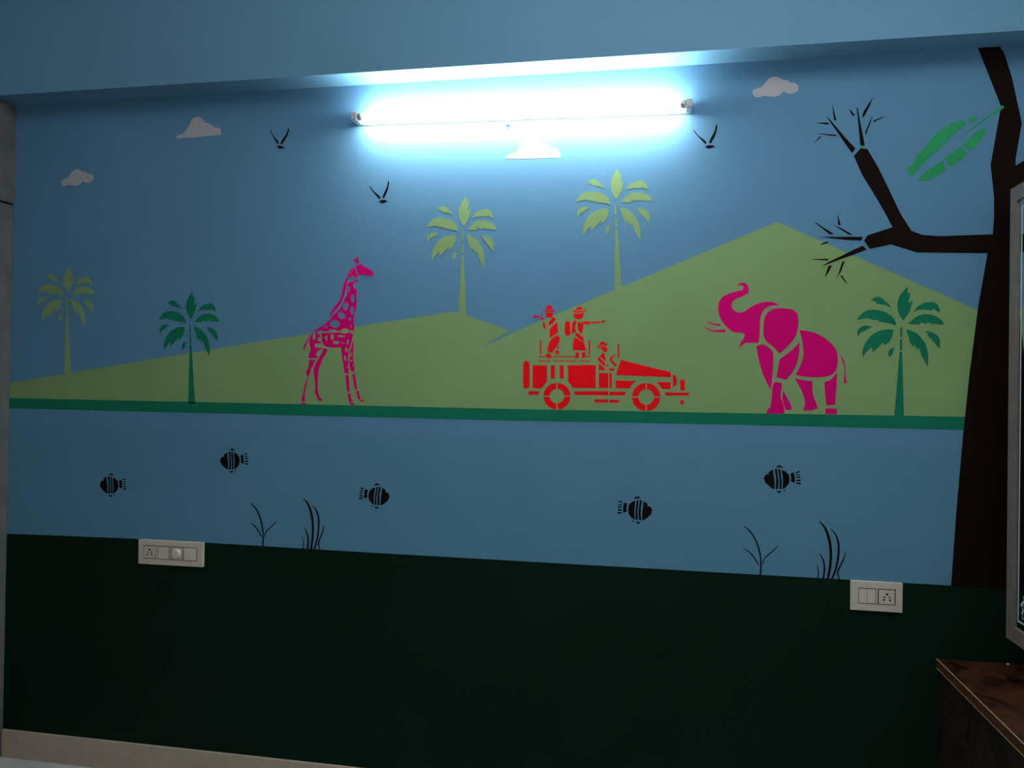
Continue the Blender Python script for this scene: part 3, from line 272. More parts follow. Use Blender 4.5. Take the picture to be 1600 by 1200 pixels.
  ('body','black',[[(0.3664,1.2737),(0.3632,1.2721),(0.3597,1.2702),(0.3564,1.2682),(0.3534,1.2661),(0.3511,1.264),(0.3493,1.2622),(0.3535,1.2601),(0.352,1.2563),(0.3503,1.2565),(0.3483,1.2567),(0.3459,1.2566),(0.3436,1.2565),(0.341,1.2534),(0.3384,1.2498),(0.3368,1.2466),(0.3361,1.2432),(0.3366,1.2389),(0.3381,1.2345),(0.3401,1.2301),(0.3429,1.2259),(0.3467,1.2221),(0.3509,1.2186),(0.3551,1.2153),(0.3593,1.2123),(0.3636,1.2094),(0.3672,1.2072),(0.3692,1.2067),(0.3704,1.2068),(0.3709,1.211),(0.3713,1.2161),(0.3714,1.2213),(0.3712,1.227),(0.3707,1.2333),(0.37,1.24),(0.3689,1.2466),(0.3677,1.253),(0.3668,1.2592),(0.3662,1.2649),(0.3662,1.2698)]],None),
  ('stripe','black',[[(0.3706,1.2754),(0.3779,1.2762),(0.3787,1.2715),(0.3796,1.2654),(0.3807,1.2574),(0.3819,1.2491),(0.3829,1.2425),(0.3836,1.2361),(0.3839,1.2292),(0.3838,1.222),(0.3829,1.2139),(0.3818,1.2067),(0.374,1.208),(0.3747,1.2127),(0.3754,1.2184),(0.3758,1.2245),(0.3758,1.2315),(0.3756,1.24),(0.3751,1.2489),(0.3737,1.2575),(0.3723,1.2651),(0.3713,1.271)]],None),
  ('stripe','black',[[(0.3826,1.2764),(0.3889,1.2755),(0.3899,1.2697),(0.3911,1.2625),(0.392,1.2538),(0.3929,1.2452),(0.3939,1.2384),(0.3946,1.2322),(0.3946,1.2255),(0.3942,1.2191),(0.3938,1.2129),(0.3933,1.2076),(0.3865,1.2074),(0.387,1.2142),(0.3874,1.2221),(0.3875,1.2302),(0.3872,1.2384),(0.3862,1.2461),(0.3849,1.2536),(0.3837,1.261),(0.3827,1.2677),(0.3825,1.2726)]],None),
  ('body','black',[[(0.3936,1.2729),(0.3972,1.272),(0.4014,1.2705),(0.4057,1.2682),(0.4098,1.2653),(0.4133,1.2619),(0.4161,1.2579),(0.4181,1.2532),(0.4194,1.2483),(0.42,1.2435),(0.42,1.2385),(0.4192,1.233),(0.4175,1.2276),(0.4147,1.2228),(0.4114,1.2186),(0.4079,1.2149),(0.4042,1.2118),(0.4001,1.2095),(0.3964,1.2077),(0.3969,1.2129),(0.3973,1.2192),(0.3979,1.2267),(0.3982,1.2345),(0.3978,1.2411),(0.397,1.2475),(0.3962,1.254),(0.3953,1.2605),(0.3944,1.2671)]],None),
  ('fin','black',[[(0.3742,1.2816),(0.3766,1.2841),(0.3793,1.2866),(0.3819,1.288),(0.3845,1.2886),(0.3877,1.2884),(0.3908,1.2875),(0.3933,1.2863),(0.3955,1.2844),(0.3978,1.2815),(0.3998,1.2786),(0.3972,1.2794),(0.394,1.2802),(0.3902,1.2812),(0.3857,1.2819),(0.3798,1.2819)]],None),
  ('fin','black',[[(0.3767,1.201),(0.3808,1.201),(0.3856,1.2011),(0.3903,1.2017),(0.3944,1.2022),(0.3934,1.1998),(0.3919,1.1972),(0.389,1.1953),(0.3862,1.1938),(0.384,1.1945),(0.3814,1.1957),(0.3789,1.1983)]],None),
  ('fin','black',[[(0.4001,1.2041),(0.4068,1.2065),(0.4062,1.2043),(0.4053,1.2021),(0.4038,1.2008),(0.4022,1.1998)]],None),
  ('tail','black',[[(0.4213,1.2603),(0.4237,1.2617),(0.4264,1.2632),(0.4294,1.2645),(0.4321,1.2655),(0.4337,1.2619),(0.4353,1.2575),(0.4363,1.2525),(0.437,1.2467),(0.4372,1.2389),(0.4372,1.2315),(0.4343,1.2315),(0.431,1.2318),(0.4274,1.2333),(0.4242,1.2349),(0.4247,1.2398),(0.4251,1.2452),(0.4248,1.2498),(0.424,1.2539),(0.4226,1.2574)]],None),
  ('tail_ray','black',[[(0.4368,1.2651),(0.4507,1.2727),(0.4513,1.2667),(0.4389,1.2625)]],None),
  ('tail_ray','black',[[(0.4394,1.2587),(0.4524,1.2603),(0.4534,1.256),(0.4405,1.2555)]],None),
  ('tail_ray','black',[[(0.4411,1.2512),(0.454,1.2527),(0.4546,1.2479),(0.4417,1.2469)]],None),
  ('tail_ray','black',[[(0.4417,1.2414),(0.4551,1.243),(0.4557,1.2376),(0.4413,1.236)]],None),
  ('tail_ray','black',[[(0.4403,1.2327),(0.4563,1.2322),(0.4564,1.2246),(0.4403,1.2295)]],None),
 ],2),
 ('painted_fish','black striped painted fish facing right, below the red jeep','fish','stencilled fish in the painted water',[
  ('body','black',[[(-0.0697,1.1487),(-0.0665,1.1471),(-0.0629,1.1451),(-0.0596,1.1431),(-0.0566,1.141),(-0.0543,1.1388),(-0.0524,1.137),(-0.0565,1.1349),(-0.0549,1.1309),(-0.0533,1.1312),(-0.0513,1.1313),(-0.0489,1.1313),(-0.0466,1.1312),(-0.044,1.1279),(-0.0413,1.1243),(-0.0396,1.1211),(-0.0388,1.1176),(-0.0392,1.1133),(-0.0405,1.1087),(-0.0424,1.1043),(-0.045,1.1),(-0.0486,1.0961),(-0.0526,1.0925),(-0.0567,1.0891),(-0.0607,1.0861),(-0.0649,1.0831),(-0.0684,1.0808),(-0.0703,1.0802),(-0.0715,1.0803),(-0.0721,1.0847),(-0.0727,1.0898),(-0.073,1.0952),(-0.073,1.101),(-0.0727,1.1075),(-0.0722,1.1143),(-0.0713,1.121),(-0.0704,1.1276),(-0.0697,1.134),(-0.0693,1.1398),(-0.0694,1.1448)]],None),
  ('stripe','black',[[(-0.0739,1.1506),(-0.0812,1.1514),(-0.0818,1.1466),(-0.0825,1.1403),(-0.0834,1.1321),(-0.0843,1.1237),(-0.0851,1.1169),(-0.0856,1.1103),(-0.0857,1.1032),(-0.0853,1.0958),(-0.0842,1.0876),(-0.0829,1.0801),(-0.0752,1.0816),(-0.0761,1.0864),(-0.0769,1.0922),(-0.0774,1.0984),(-0.0777,1.1056),(-0.0778,1.1143),(-0.0775,1.1234),(-0.0765,1.1322),(-0.0753,1.14),(-0.0745,1.146)]],None),
  ('stripe','black',[[(-0.0859,1.1516),(-0.0921,1.1507),(-0.093,1.1447),(-0.0939,1.1374),(-0.0946,1.1285),(-0.0951,1.1196),(-0.0959,1.1126),(-0.0964,1.1063),(-0.0962,1.0994),(-0.0956,1.0928),(-0.095,1.0865),(-0.0944,1.0811),(-0.0876,1.0809),(-0.0883,1.0878),(-0.0889,1.096),(-0.0893,1.1043),(-0.0893,1.1127),(-0.0885,1.1206),(-0.0875,1.1282),(-0.0865,1.1359),(-0.0857,1.1427),(-0.0857,1.1477)]],None),
  ('body','black',[[(-0.0967,1.1481),(-0.1003,1.1471),(-0.1045,1.1456),(-0.1087,1.1433),(-0.1127,1.1403),(-0.1161,1.1368),(-0.1188,1.1327),(-0.1207,1.1279),(-0.1218,1.1228),(-0.1223,1.1179),(-0.1221,1.1127),(-0.1211,1.1071),(-0.1193,1.1015),(-0.1163,1.0966),(-0.1128,1.0923),(-0.1092,1.0885),(-0.1054,1.0854),(-0.1012,1.083),(-0.0975,1.0812),(-0.0981,1.0865),(-0.0988,1.093),(-0.0996,1.1007),(-0.1001,1.1086),(-0.0999,1.1154),(-0.0993,1.122),(-0.0987,1.1287),(-0.098,1.1353),(-0.0973,1.1421)]],None),
  ('fin','black',[[(-0.0777,1.1568),(-0.0802,1.1595),(-0.083,1.1621),(-0.0855,1.1635),(-0.0882,1.1642),(-0.0914,1.1639),(-0.0944,1.1631),(-0.0969,1.1618),(-0.099,1.1599),(-0.1012,1.1569),(-0.1031,1.1539),(-0.1006,1.1547),(-0.0974,1.1556),(-0.0936,1.1566),(-0.0891,1.1573),(-0.0832,1.1572)]],None),
  ('fin','black',[[(-0.0776,1.0744),(-0.0818,1.0744),(-0.0864,1.0745),(-0.0912,1.075),(-0.0953,1.0755),(-0.0942,1.0731),(-0.0926,1.0704),(-0.0897,1.0685),(-0.0868,1.0669),(-0.0846,1.0677),(-0.0822,1.069),(-0.0798,1.0717)]],None),
  ('fin','black',[[(-0.1011,1.0774),(-0.1079,1.0799),(-0.1072,1.0776),(-0.1062,1.0754),(-0.1046,1.074),(-0.1031,1.073)]],None),
  ('tail','black',[[(-0.1241,1.1352),(-0.1265,1.1366),(-0.1294,1.1382),(-0.1324,1.1395),(-0.1352,1.1406),(-0.1367,1.1369),(-0.1382,1.1323),(-0.139,1.1272),(-0.1395,1.1212),(-0.1394,1.1132),(-0.1392,1.1055),(-0.1363,1.1055),(-0.1329,1.1059),(-0.1294,1.1073),(-0.1262,1.109),(-0.1269,1.1141),(-0.1275,1.1196),(-0.1273,1.1244),(-0.1266,1.1286),(-0.1254,1.1322)]],None),
  ('tail_ray','black',[[(-0.1399,1.1402),(-0.1542,1.148),(-0.1546,1.1419),(-0.1419,1.1375)]],None),
  ('tail_ray','black',[[(-0.1424,1.1336),(-0.1555,1.1352),(-0.1565,1.1308),(-0.1434,1.1303)]],None),
  ('tail_ray','black',[[(-0.1438,1.1258),(-0.1569,1.1274),(-0.1573,1.1224),(-0.1442,1.1214)]],None),
  ('tail_ray','black',[[(-0.1441,1.1158),(-0.1578,1.1174),(-0.1582,1.1118),(-0.1435,1.1102)]],None),
  ('tail_ray','black',[[(-0.1424,1.1068),(-0.1586,1.1062),(-0.1584,1.0984),(-0.1423,1.1034)]],None),
 ],2),
 ('painted_fish','black striped painted fish facing left, topmost in the water, between dark palm and giraffe','fish','stencilled fish in the painted water',[
  ('body','black',[[(-1.6673,1.2727),(-1.6705,1.271),(-1.674,1.269),(-1.6773,1.267),(-1.6802,1.2648),(-1.6825,1.2627),(-1.6843,1.2608),(-1.6802,1.2588),(-1.6817,1.2549),(-1.6834,1.2551),(-1.6854,1.2553),(-1.6878,1.2552),(-1.69,1.255),(-1.6926,1.2518),(-1.6952,1.2481),(-1.6968,1.2449),(-1.6975,1.2415),(-1.697,1.2373),(-1.6956,1.2328),(-1.6936,1.2285),(-1.6909,1.2244),(-1.6872,1.2206),(-1.6831,1.2172),(-1.6789,1.214),(-1.6748,1.2111),(-1.6706,1.2083),(-1.667,1.2062),(-1.6651,1.2057),(-1.6639,1.2058),(-1.6634,1.2101),(-1.6629,1.2151),(-1.6628,1.2203),(-1.663,1.226),(-1.6634,1.2324),(-1.6641,1.239),(-1.6651,1.2456),(-1.6662,1.252),(-1.667,1.2582),(-1.6676,1.2639),(-1.6676,1.2688)]],None),
  ('stripe','black',[[(-1.6632,1.2745),(-1.656,1.2755),(-1.6553,1.2708),(-1.6544,1.2647),(-1.6533,1.2567),(-1.6522,1.2485),(-1.6513,1.2418),(-1.6506,1.2355),(-1.6504,1.2285),(-1.6506,1.2213),(-1.6515,1.2132),(-1.6526,1.2059),(-1.6603,1.2071),(-1.6595,1.2118),(-1.6588,1.2175),(-1.6584,1.2237),(-1.6583,1.2307),(-1.6585,1.2392),(-1.6589,1.2481),(-1.6602,1.2566),(-1.6616,1.2643),(-1.6625,1.2701)]],None),
  ('stripe','black',[[(-1.6513,1.2757),(-1.6451,1.275),(-1.6441,1.2692),(-1.643,1.2621),(-1.6422,1.2534),(-1.6414,1.2447),(-1.6405,1.238),(-1.6398,1.2317),(-1.6398,1.2251),(-1.6402,1.2187),(-1.6407,1.2125),(-1.6412,1.2072),(-1.6479,1.2068),(-1.6474,1.2136),(-1.647,1.2215),(-1.6468,1.2297),(-1.647,1.2379),(-1.648,1.2456),(-1.6492,1.253),(-1.6504,1.2604),(-1.6513,1.267),(-1.6514,1.272)]],None),
  ('body','black',[[(-1.6405,1.2725),(-1.6369,1.2716),(-1.6327,1.2703),(-1.6285,1.2681),(-1.6245,1.2653),(-1.6211,1.2619),(-1.6183,1.258),(-1.6164,1.2534),(-1.6152,1.2484),(-1.6145,1.2436),(-1.6146,1.2387),(-1.6154,1.2331),(-1.6171,1.2276),(-1.6199,1.2229),(-1.6233,1.2186),(-1.6267,1.2148),(-1.6304,1.2116),(-1.6345,1.2092),(-1.6381,1.2074),(-1.6377,1.2125),(-1.6371,1.2188),(-1.6365,1.2264),(-1.6362,1.2341),(-1.6366,1.2408),(-1.6373,1.2471),(-1.638,1.2537),(-1.6389,1.2601),(-1.6397,1.2668)]],None),
  ('fin','black',[[(-1.6596,1.2807),(-1.6572,1.2834),(-1.6545,1.2859),(-1.652,1.2874),(-1.6493,1.2881),(-1.6462,1.2879),(-1.6431,1.2871),(-1.6407,1.2859),(-1.6385,1.2841),(-1.6362,1.2812),(-1.6343,1.2783),(-1.6368,1.2791),(-1.64,1.2799),(-1.6438,1.2808),(-1.6483,1.2814),(-1.6541,1.2812)]],None),
  ('fin','black',[[(-1.6577,1.2002),(-1.6536,1.2003),(-1.6489,1.2005),(-1.6443,1.2011),(-1.6402,1.2018),(-1.6412,1.1993),(-1.6427,1.1967),(-1.6455,1.1947),(-1.6484,1.1931),(-1.6505,1.1938),(-1.653,1.195),(-1.6555,1.1976)]],None),
  ('fin','black',[[(-1.6345,1.2038),(-1.6278,1.2063),(-1.6284,1.2041),(-1.6293,1.2019),(-1.6309,1.2005),(-1.6324,1.1995)]],None),
  ('tail','black',[[(-1.6132,1.2605),(-1.6108,1.2619),(-1.608,1.2635),(-1.6051,1.2649),(-1.6024,1.266),(-1.6009,1.2624),(-1.5993,1.258),(-1.5983,1.2531),(-1.5977,1.2473),(-1.5976,1.2395),(-1.5976,1.2321),(-1.6005,1.232),(-1.6038,1.2322),(-1.6073,1.2336),(-1.6105,1.2351),(-1.6099,1.2401),(-1.6095,1.2455),(-1.6098,1.2501),(-1.6106,1.2541),(-1.6119,1.2577)]],None),
  ('tail_ray','black',[[(-1.5978,1.2657),(-1.584,1.2736),(-1.5835,1.2676),(-1.5957,1.2631)]],None),
  ('tail_ray','black',[[(-1.5952,1.2594),(-1.5824,1.2612),(-1.5814,1.2569),(-1.5942,1.2562)]],None),
  ('tail_ray','black',[[(-1.5936,1.2518),(-1.5808,1.2537),(-1.5803,1.2488),(-1.5931,1.2475)]],None),
  ('tail_ray','black',[[(-1.5931,1.2421),(-1.5798,1.244),(-1.5792,1.2386),(-1.5936,1.2366)]],None),
  ('tail_ray','black',[[(-1.5946,1.2333),(-1.5787,1.2332),(-1.5787,1.2256),(-1.5946,1.2301)]],None),
 ],2),
 ('painted_fish','black striped painted fish facing right, above and right of the left black water grass','fish','stencilled fish in the painted water',[
  ('body','black',[[(-1.0337,1.1596),(-1.0305,1.158),(-1.027,1.156),(-1.0238,1.154),(-1.0209,1.1519),(-1.0186,1.1498),(-1.0168,1.1479),(-1.021,1.1459),(-1.0195,1.142),(-1.0179,1.1423),(-1.0159,1.1424),(-1.0135,1.1424),(-1.0113,1.1422),(-1.0087,1.1391),(-1.0062,1.1355),(-1.0046,1.1323),(-1.004,1.1288),(-1.0045,1.1246),(-1.0059,1.1202),(-1.0079,1.1158),(-1.0107,1.1117),(-1.0144,1.1078),(-1.0185,1.1043),(-1.0227,1.1011),(-1.0268,1.0981),(-1.0311,1.0952),(-1.0346,1.093),(-1.0366,1.0924),(-1.0377,1.0925),(-1.0382,1.0968),(-1.0386,1.1019),(-1.0387,1.1071),(-1.0385,1.1128),(-1.038,1.1192),(-1.0373,1.1259),(-1.0362,1.1324),(-1.035,1.1389),(-1.0341,1.1451),(-1.0335,1.1508),(-1.0335,1.1557)]],None),
  ('stripe','black',[[(-1.0378,1.1614),(-1.045,1.1623),(-1.0458,1.1575),(-1.0467,1.1514),(-1.0479,1.1434),(-1.049,1.1351),(-1.05,1.1284),(-1.0507,1.122),(-1.0511,1.1151),(-1.0509,1.1078),(-1.0501,1.0997),(-1.0491,1.0924),(-1.0413,1.0938),(-1.0421,1.0985),(-1.0427,1.1042),(-1.043,1.1103),(-1.0431,1.1173),(-1.0429,1.1259),(-1.0423,1.1348),(-1.0409,1.1434),(-1.0395,1.1511),(-1.0385,1.1569)]],None),
  ('stripe','black',[[(-1.0496,1.1625),(-1.0559,1.1616),(-1.0569,1.1558),(-1.0581,1.1486),(-1.0591,1.1399),(-1.0599,1.1312),(-1.0609,1.1244),(-1.0617,1.1181),(-1.0617,1.1114),(-1.0613,1.1049),(-1.0609,1.0987),(-1.0605,1.0934),(-1.0537,1.0932),(-1.0542,1.1),(-1.0546,1.108),(-1.0546,1.1161),(-1.0543,1.1244),(-1.0533,1.1321),(-1.052,1.1396),(-1.0508,1.1471),(-1.0498,1.1537),(-1.0496,1.1587)]],None),
  ('body','black',[[(-1.0606,1.1591),(-1.0642,1.1582),(-1.0684,1.1567),(-1.0726,1.1545),(-1.0767,1.1516),(-1.0802,1.1482),(-1.0831,1.1442),(-1.085,1.1395),(-1.0863,1.1345),(-1.087,1.1296),(-1.087,1.1246),(-1.0862,1.119),(-1.0845,1.1135),(-1.0818,1.1088),(-1.0784,1.1045),(-1.075,1.1008),(-1.0713,1.0977),(-1.0672,1.0953),(-1.0636,1.0935),(-1.064,1.0987),(-1.0644,1.1051),(-1.065,1.1127),(-1.0652,1.1204),(-1.0648,1.1271),(-1.064,1.1335),(-1.0632,1.1401),(-1.0623,1.1466),(-1.0614,1.1533)]],None),
  ('fin','black',[[(-1.0413,1.1676),(-1.0437,1.1702),(-1.0464,1.1727),(-1.0489,1.1742),(-1.0515,1.1748),(-1.0547,1.1746),(-1.0578,1.1738),(-1.0602,1.1725),(-1.0625,1.1707),(-1.0647,1.1678),(-1.0667,1.1649),(-1.0642,1.1656),(-1.061,1.1665),(-1.0572,1.1674),(-1.0527,1.1681),(-1.0468,1.1679)]],None),
  ('fin','black',[[(-1.044,1.0868),(-1.0481,1.0868),(-1.0528,1.0869),(-1.0575,1.0874),(-1.0616,1.088),(-1.0606,1.0855),(-1.0591,1.083),(-1.0563,1.081),(-1.0534,1.0795),(-1.0512,1.0802),(-1.0487,1.0815),(-1.0462,1.0841)]],None),
  ('fin','black',[[(-1.0672,1.0899),(-1.0739,1.0923),(-1.0733,1.0901),(-1.0724,1.0879),(-1.0709,1.0865),(-1.0694,1.0856)]],None),
  ('tail','black',[[(-1.0882,1.1466),(-1.0906,1.148),(-1.0934,1.1496),(-1.0964,1.1509),(-1.099,1.152),(-1.1007,1.1484),(-1.1023,1.1439),(-1.1033,1.1389),(-1.104,1.133),(-1.1042,1.1251),(-1.1042,1.1176),(-1.1013,1.1176),(-1.098,1.1179),(-1.0944,1.1194),(-1.0912,1.1209),(-1.0917,1.126),(-1.0921,1.1314),(-1.0917,1.136),(-1.0909,1.1401),(-1.0896,1.1437)]],None),
  ('tail_ray','black',[[(-1.1037,1.1517),(-1.1177,1.1594),(-1.1183,1.1534),(-1.1059,1.149)]],None),
  ('tail_ray','black',[[(-1.1064,1.1452),(-1.1194,1.1468),(-1.1205,1.1425),(-1.1075,1.1419)]],None),
  ('tail_ray','black',[[(-1.1081,1.1376),(-1.1211,1.1392),(-1.1217,1.1343),(-1.1087,1.1332)]],None),
  ('tail_ray','black',[[(-1.1088,1.1277),(-1.1223,1.1294),(-1.1229,1.1239),(-1.1083,1.1222)]],None),
  ('tail_ray','black',[[(-1.1073,1.1189),(-1.1235,1.1184),(-1.1236,1.1107),(-1.1074,1.1156)]],None),
 ],2),
 ('painted_fish','black striped painted fish facing left, leftmost fish nearest the wardrobe','fish','stencilled fish in the painted water',[
  ('body','black',[[(-2.1938,1.1596),(-2.197,1.158),(-2.2006,1.1562),(-2.2039,1.1543),(-2.2068,1.1523),(-2.2092,1.1502),(-2.211,1.1483),(-2.2068,1.1462),(-2.2084,1.1424),(-2.21,1.1426),(-2.2121,1.1428),(-2.2145,1.1428),(-2.2168,1.1428),(-2.2194,1.1396),(-2.222,1.1361),(-2.2236,1.1329),(-2.2244,1.1295),(-2.2239,1.1252),(-2.2225,1.1207),(-2.2205,1.1163),(-2.2178,1.112),(-2.2141,1.1081),(-2.2099,1.1045),(-2.2057,1.1012),(-2.2016,1.0981),(-2.1973,1.0951),(-2.1937,1.0928),(-2.1918,1.0922),(-2.1906,1.0923),(-2.1901,1.0966),(-2.1896,1.1016),(-2.1895,1.1068),(-2.1896,1.1126),(-2.19,1.119),(-2.1906,1.1257),(-2.1917,1.1323),(-2.1927,1.1388),(-2.1936,1.1451),(-2.1941,1.1508),(-2.1941,1.1557)]],None),
  ('stripe','black',[[(-2.1896,1.1613),(-2.1824,1.162),(-2.1816,1.1572),(-2.1808,1.151),(-2.1797,1.143),(-2.1787,1.1347),(-2.1778,1.128),(-2.1771,1.1215),(-2.1769,1.1146),(-2.1771,1.1073),(-2.1781,1.0992),(-2.1792,1.092),(-2.187,1.0935),(-2.1862,1.0982),(-2.1854,1.1039),(-2.185,1.11),(-2.1849,1.117),(-2.185,1.1256),(-2.1854,1.1345),(-2.1867,1.1432),(-2.1881,1.1509),(-2.189,1.1568)]],None),
  ('stripe','black',[[(-2.1777,1.162),(-2.1714,1.161),(-2.1704,1.1552),(-2.1693,1.1479),(-2.1685,1.1392),(-2.1678,1.1305),(-2.1668,1.1236),(-2.1662,1.1174),(-2.1663,1.1107),(-2.1667,1.1042),(-2.1672,1.098),(-2.1677,1.0927),(-2.1745,1.0926),(-2.1739,1.0994),(-2.1734,1.1074),(-2.1733,1.1156),(-2.1735,1.1238),(-2.1744,1.1316),(-2.1756,1.1391),(-2.1767,1.1466),(-2.1777,1.1533),(-2.1778,1.1583)]],None),
  ('body','black',[[(-2.1667,1.1584),(-2.1631,1.1573),(-2.159,1.1558),(-2.1547,1.1534),(-2.1506,1.1504),(-2.1472,1.1469),(-2.1444,1.1429),(-2.1425,1.1381),(-2.1413,1.1331),(-2.1407,1.1283),(-2.1408,1.1233),(-2.1416,1.1178),(-2.1433,1.1123),(-2.1462,1.1076),(-2.1496,1.1035),(-2.1531,1.0998),(-2.1568,1.0968),(-2.1609,1.0945),(-2.1646,1.0928),(-2.1641,1.0979),(-2.1636,1.1043),(-2.1629,1.1119),(-2.1625,1.1196),(-2.1629,1.1263),(-2.1636,1.1327),(-2.1644,1.1393),(-2.1652,1.1458),(-2.166,1.1525)]],None),
  ('fin','black',[[(-2.186,1.1674),(-2.1836,1.1699),(-2.1808,1.1724),(-2.1783,1.1737),(-2.1756,1.1743),(-2.1724,1.174),(-2.1694,1.1731),(-2.1669,1.1718),(-2.1647,1.1699),(-2.1624,1.1669),(-2.1605,1.1639),(-2.163,1.1648),(-2.1662,1.1657),(-2.17,1.1668),(-2.1746,1.1676),(-2.1804,1.1676)]],None),
  ('fin','black',[[(-2.1843,1.0864),(-2.1802,1.0863),(-2.1755,1.0863),(-2.1708,1.0868),(-2.1667,1.0873),(-2.1677,1.0849),(-2.1693,1.0823),(-2.1721,1.0804),(-2.175,1.0789),(-2.1772,1.0797),(-2.1797,1.081),(-2.1821,1.0837)]],None),
  ('fin','black',[[(-2.161,1.089),(-2.1542,1.0914),(-2.1548,1.0892),(-2.1558,1.087),(-2.1573,1.0856),(-2.1589,1.0847)]],None),
  ('tail','black',[[(-2.1392,1.1452),(-2.1368,1.1465),(-2.1341,1.148),(-2.1311,1.1492),(-2.1284,1.1503),(-2.1268,1.1466),(-2.1253,1.1421),(-2.1243,1.1371),(-2.1237,1.1312),(-2.1236,1.1234),(-2.1237,1.116),(-2.1266,1.116),(-2.1299,1.1164),(-2.1334,1.1179),(-2.1366,1.1195),(-2.136,1.1245),(-2.1356,1.1299),(-2.1359,1.1345),(-2.1366,1.1387),(-2.1379,1.1422)]],None),
  ('tail_ray','black',[[(-2.1237,1.1498),(-2.1098,1.1571),(-2.1093,1.1511),(-2.1216,1.1471)]],None),
  ('tail_ray','black',[[(-2.1211,1.1433),(-2.1082,1.1446),(-2.1072,1.1402),(-2.1201,1.14)]],None),
  ('tail_ray','black',[[(-2.1196,1.1357),(-2.1067,1.137),(-2.1061,1.1321),(-2.119,1.1313)]],None),
  ('tail_ray','black',[[(-2.119,1.1259),(-2.1056,1.1272),(-2.1051,1.1218),(-2.1196,1.1204)]],None),
  ('tail_ray','black',[[(-2.1206,1.1171),(-2.1046,1.1163),(-2.1046,1.1087),(-2.1206,1.1138)]],None),
 ],2),
 ('painted_bird','black painted bird with raised wings, just right of the tube light','bird','stencilled birds in the painted sky',[
  ('wing','black',[[(0.0847,2.4501),(0.0865,2.4483),(0.0891,2.4454),(0.0927,2.4402),(0.0969,2.4344),(0.1012,2.4295),(0.1057,2.4251),(0.1101,2.4213),(0.1144,2.418),(0.1184,2.415),(0.1221,2.412),(0.1257,2.4082),(0.1287,2.4045),(0.1304,2.4013),(0.1315,2.3988),(0.1277,2.3967),(0.1252,2.3981),(0.1223,2.4003),(0.1192,2.404),(0.1156,2.4084),(0.1115,2.4129),(0.1068,2.4177),(0.1018,2.4235),(0.0969,2.4294),(0.0927,2.4347),(0.0892,2.4398),(0.0866,2.4453)]],None),
  ('wing','black',[[(0.1636,2.4631),(0.1651,2.4607),(0.1664,2.4574),(0.1662,2.4528),(0.1654,2.4474),(0.1646,2.4414),(0.1634,2.4352),(0.1615,2.4297),(0.1593,2.4243),(0.157,2.4187),(0.1545,2.4134),(0.1517,2.4088),(0.1492,2.4047),(0.1482,2.4011),(0.1477,2.3981),(0.139,2.399),(0.1395,2.4027),(0.1406,2.4073),(0.1429,2.4125),(0.1458,2.4182),(0.149,2.4242),(0.1522,2.4302),(0.155,2.4357),(0.1574,2.4411),(0.1589,2.4467),(0.16,2.4521),(0.1608,2.4571),(0.1615,2.4609),(0.1626,2.4625)]],None),
  ('body','black',[[(0.1219,2.3875),(0.1253,2.3881),(0.1289,2.3889),(0.1309,2.3902),(0.1332,2.3915),(0.1378,2.3921),(0.1429,2.3922),(0.1475,2.3916),(0.1516,2.3907),(0.1545,2.3892),(0.157,2.3877),(0.1601,2.3863),(0.163,2.3852),(0.1597,2.3849),(0.156,2.3844),(0.1529,2.3832),(0.1495,2.3819),(0.1447,2.3807),(0.1398,2.38),(0.1357,2.3804),(0.1322,2.3815),(0.1302,2.3835),(0.1284,2.3855),(0.1251,2.3867)]],None),
 ],2),
 ('painted_bird','black painted bird with raised wings, left of the tube light beside a cloud','bird','stencilled birds in the painted sky',[
  ('wing','black',[[(-1.5111,2.5261),(-1.5096,2.524),(-1.5076,2.5208),(-1.505,2.515),(-1.5019,2.5086),(-1.4986,2.503),(-1.495,2.4979),(-1.4913,2.4934),(-1.4877,2.4894),(-1.4844,2.4858),(-1.4813,2.4823),(-1.4785,2.4779),(-1.4762,2.4737),(-1.4751,2.4703),(-1.4744,2.4676),(-1.4783,2.4662),(-1.4805,2.468),(-1.483,2.4707),(-1.4854,2.4749),(-1.488,2.4798),(-1.4914,2.4849),(-1.495,2.4905),(-1.4989,2.497),(-1.5027,2.5037),(-1.5058,2.5096),(-1.5084,2.5153),(-1.51,2.5211)]],None),
  ('wing','black',[[(-1.4339,2.5253),(-1.4328,2.5227),(-1.4322,2.5193),(-1.433,2.5148),(-1.4346,2.5096),(-1.4363,2.5038),(-1.4384,2.498),(-1.4411,2.4929),(-1.444,2.4879),(-1.4471,2.4828),(-1.4502,2.478),(-1.4536,2.4739),(-1.4566,2.4704),(-1.4582,2.467),(-1.4591,2.4641),(-1.4672,2.4665),(-1.4662,2.4701),(-1.4645,2.4744),(-1.4614,2.4792),(-1.4578,2.4843),(-1.4538,2.4896),(-1.4499,2.495),(-1.4463,2.4999),(-1.4432,2.5048),(-1.4409,2.5101),(-1.4391,2.5152),(-1.4376,2.5199),(-1.4363,2.5236),(-1.435,2.5249)]],None),
  ('body','black',[[(-1.4853,2.4581),(-1.482,2.4581),(-1.4784,2.4583),(-1.4763,2.4593),(-1.4739,2.4601),(-1.4695,2.4599),(-1.4646,2.4591),(-1.4603,2.4578),(-1.4565,2.4561),(-1.454,2.4542),(-1.4518,2.4522),(-1.449,2.4504),(-1.4465,2.4488),(-1.4497,2.4491),(-1.4533,2.4492),(-1.4564,2.4485),(-1.4598,2.4478),(-1.4646,2.4475),(-1.4694,2.4477),(-1.4733,2.4488),(-1.4764,2.4504),(-1.478,2.4527),(-1.4794,2.4551),(-1.4824,2.4568)]],None),
 ],2),
 ('painted_bird','black painted bird with raised wings, lowest one, between the giraffe and the tube light','bird','stencilled birds in the painted sky',[
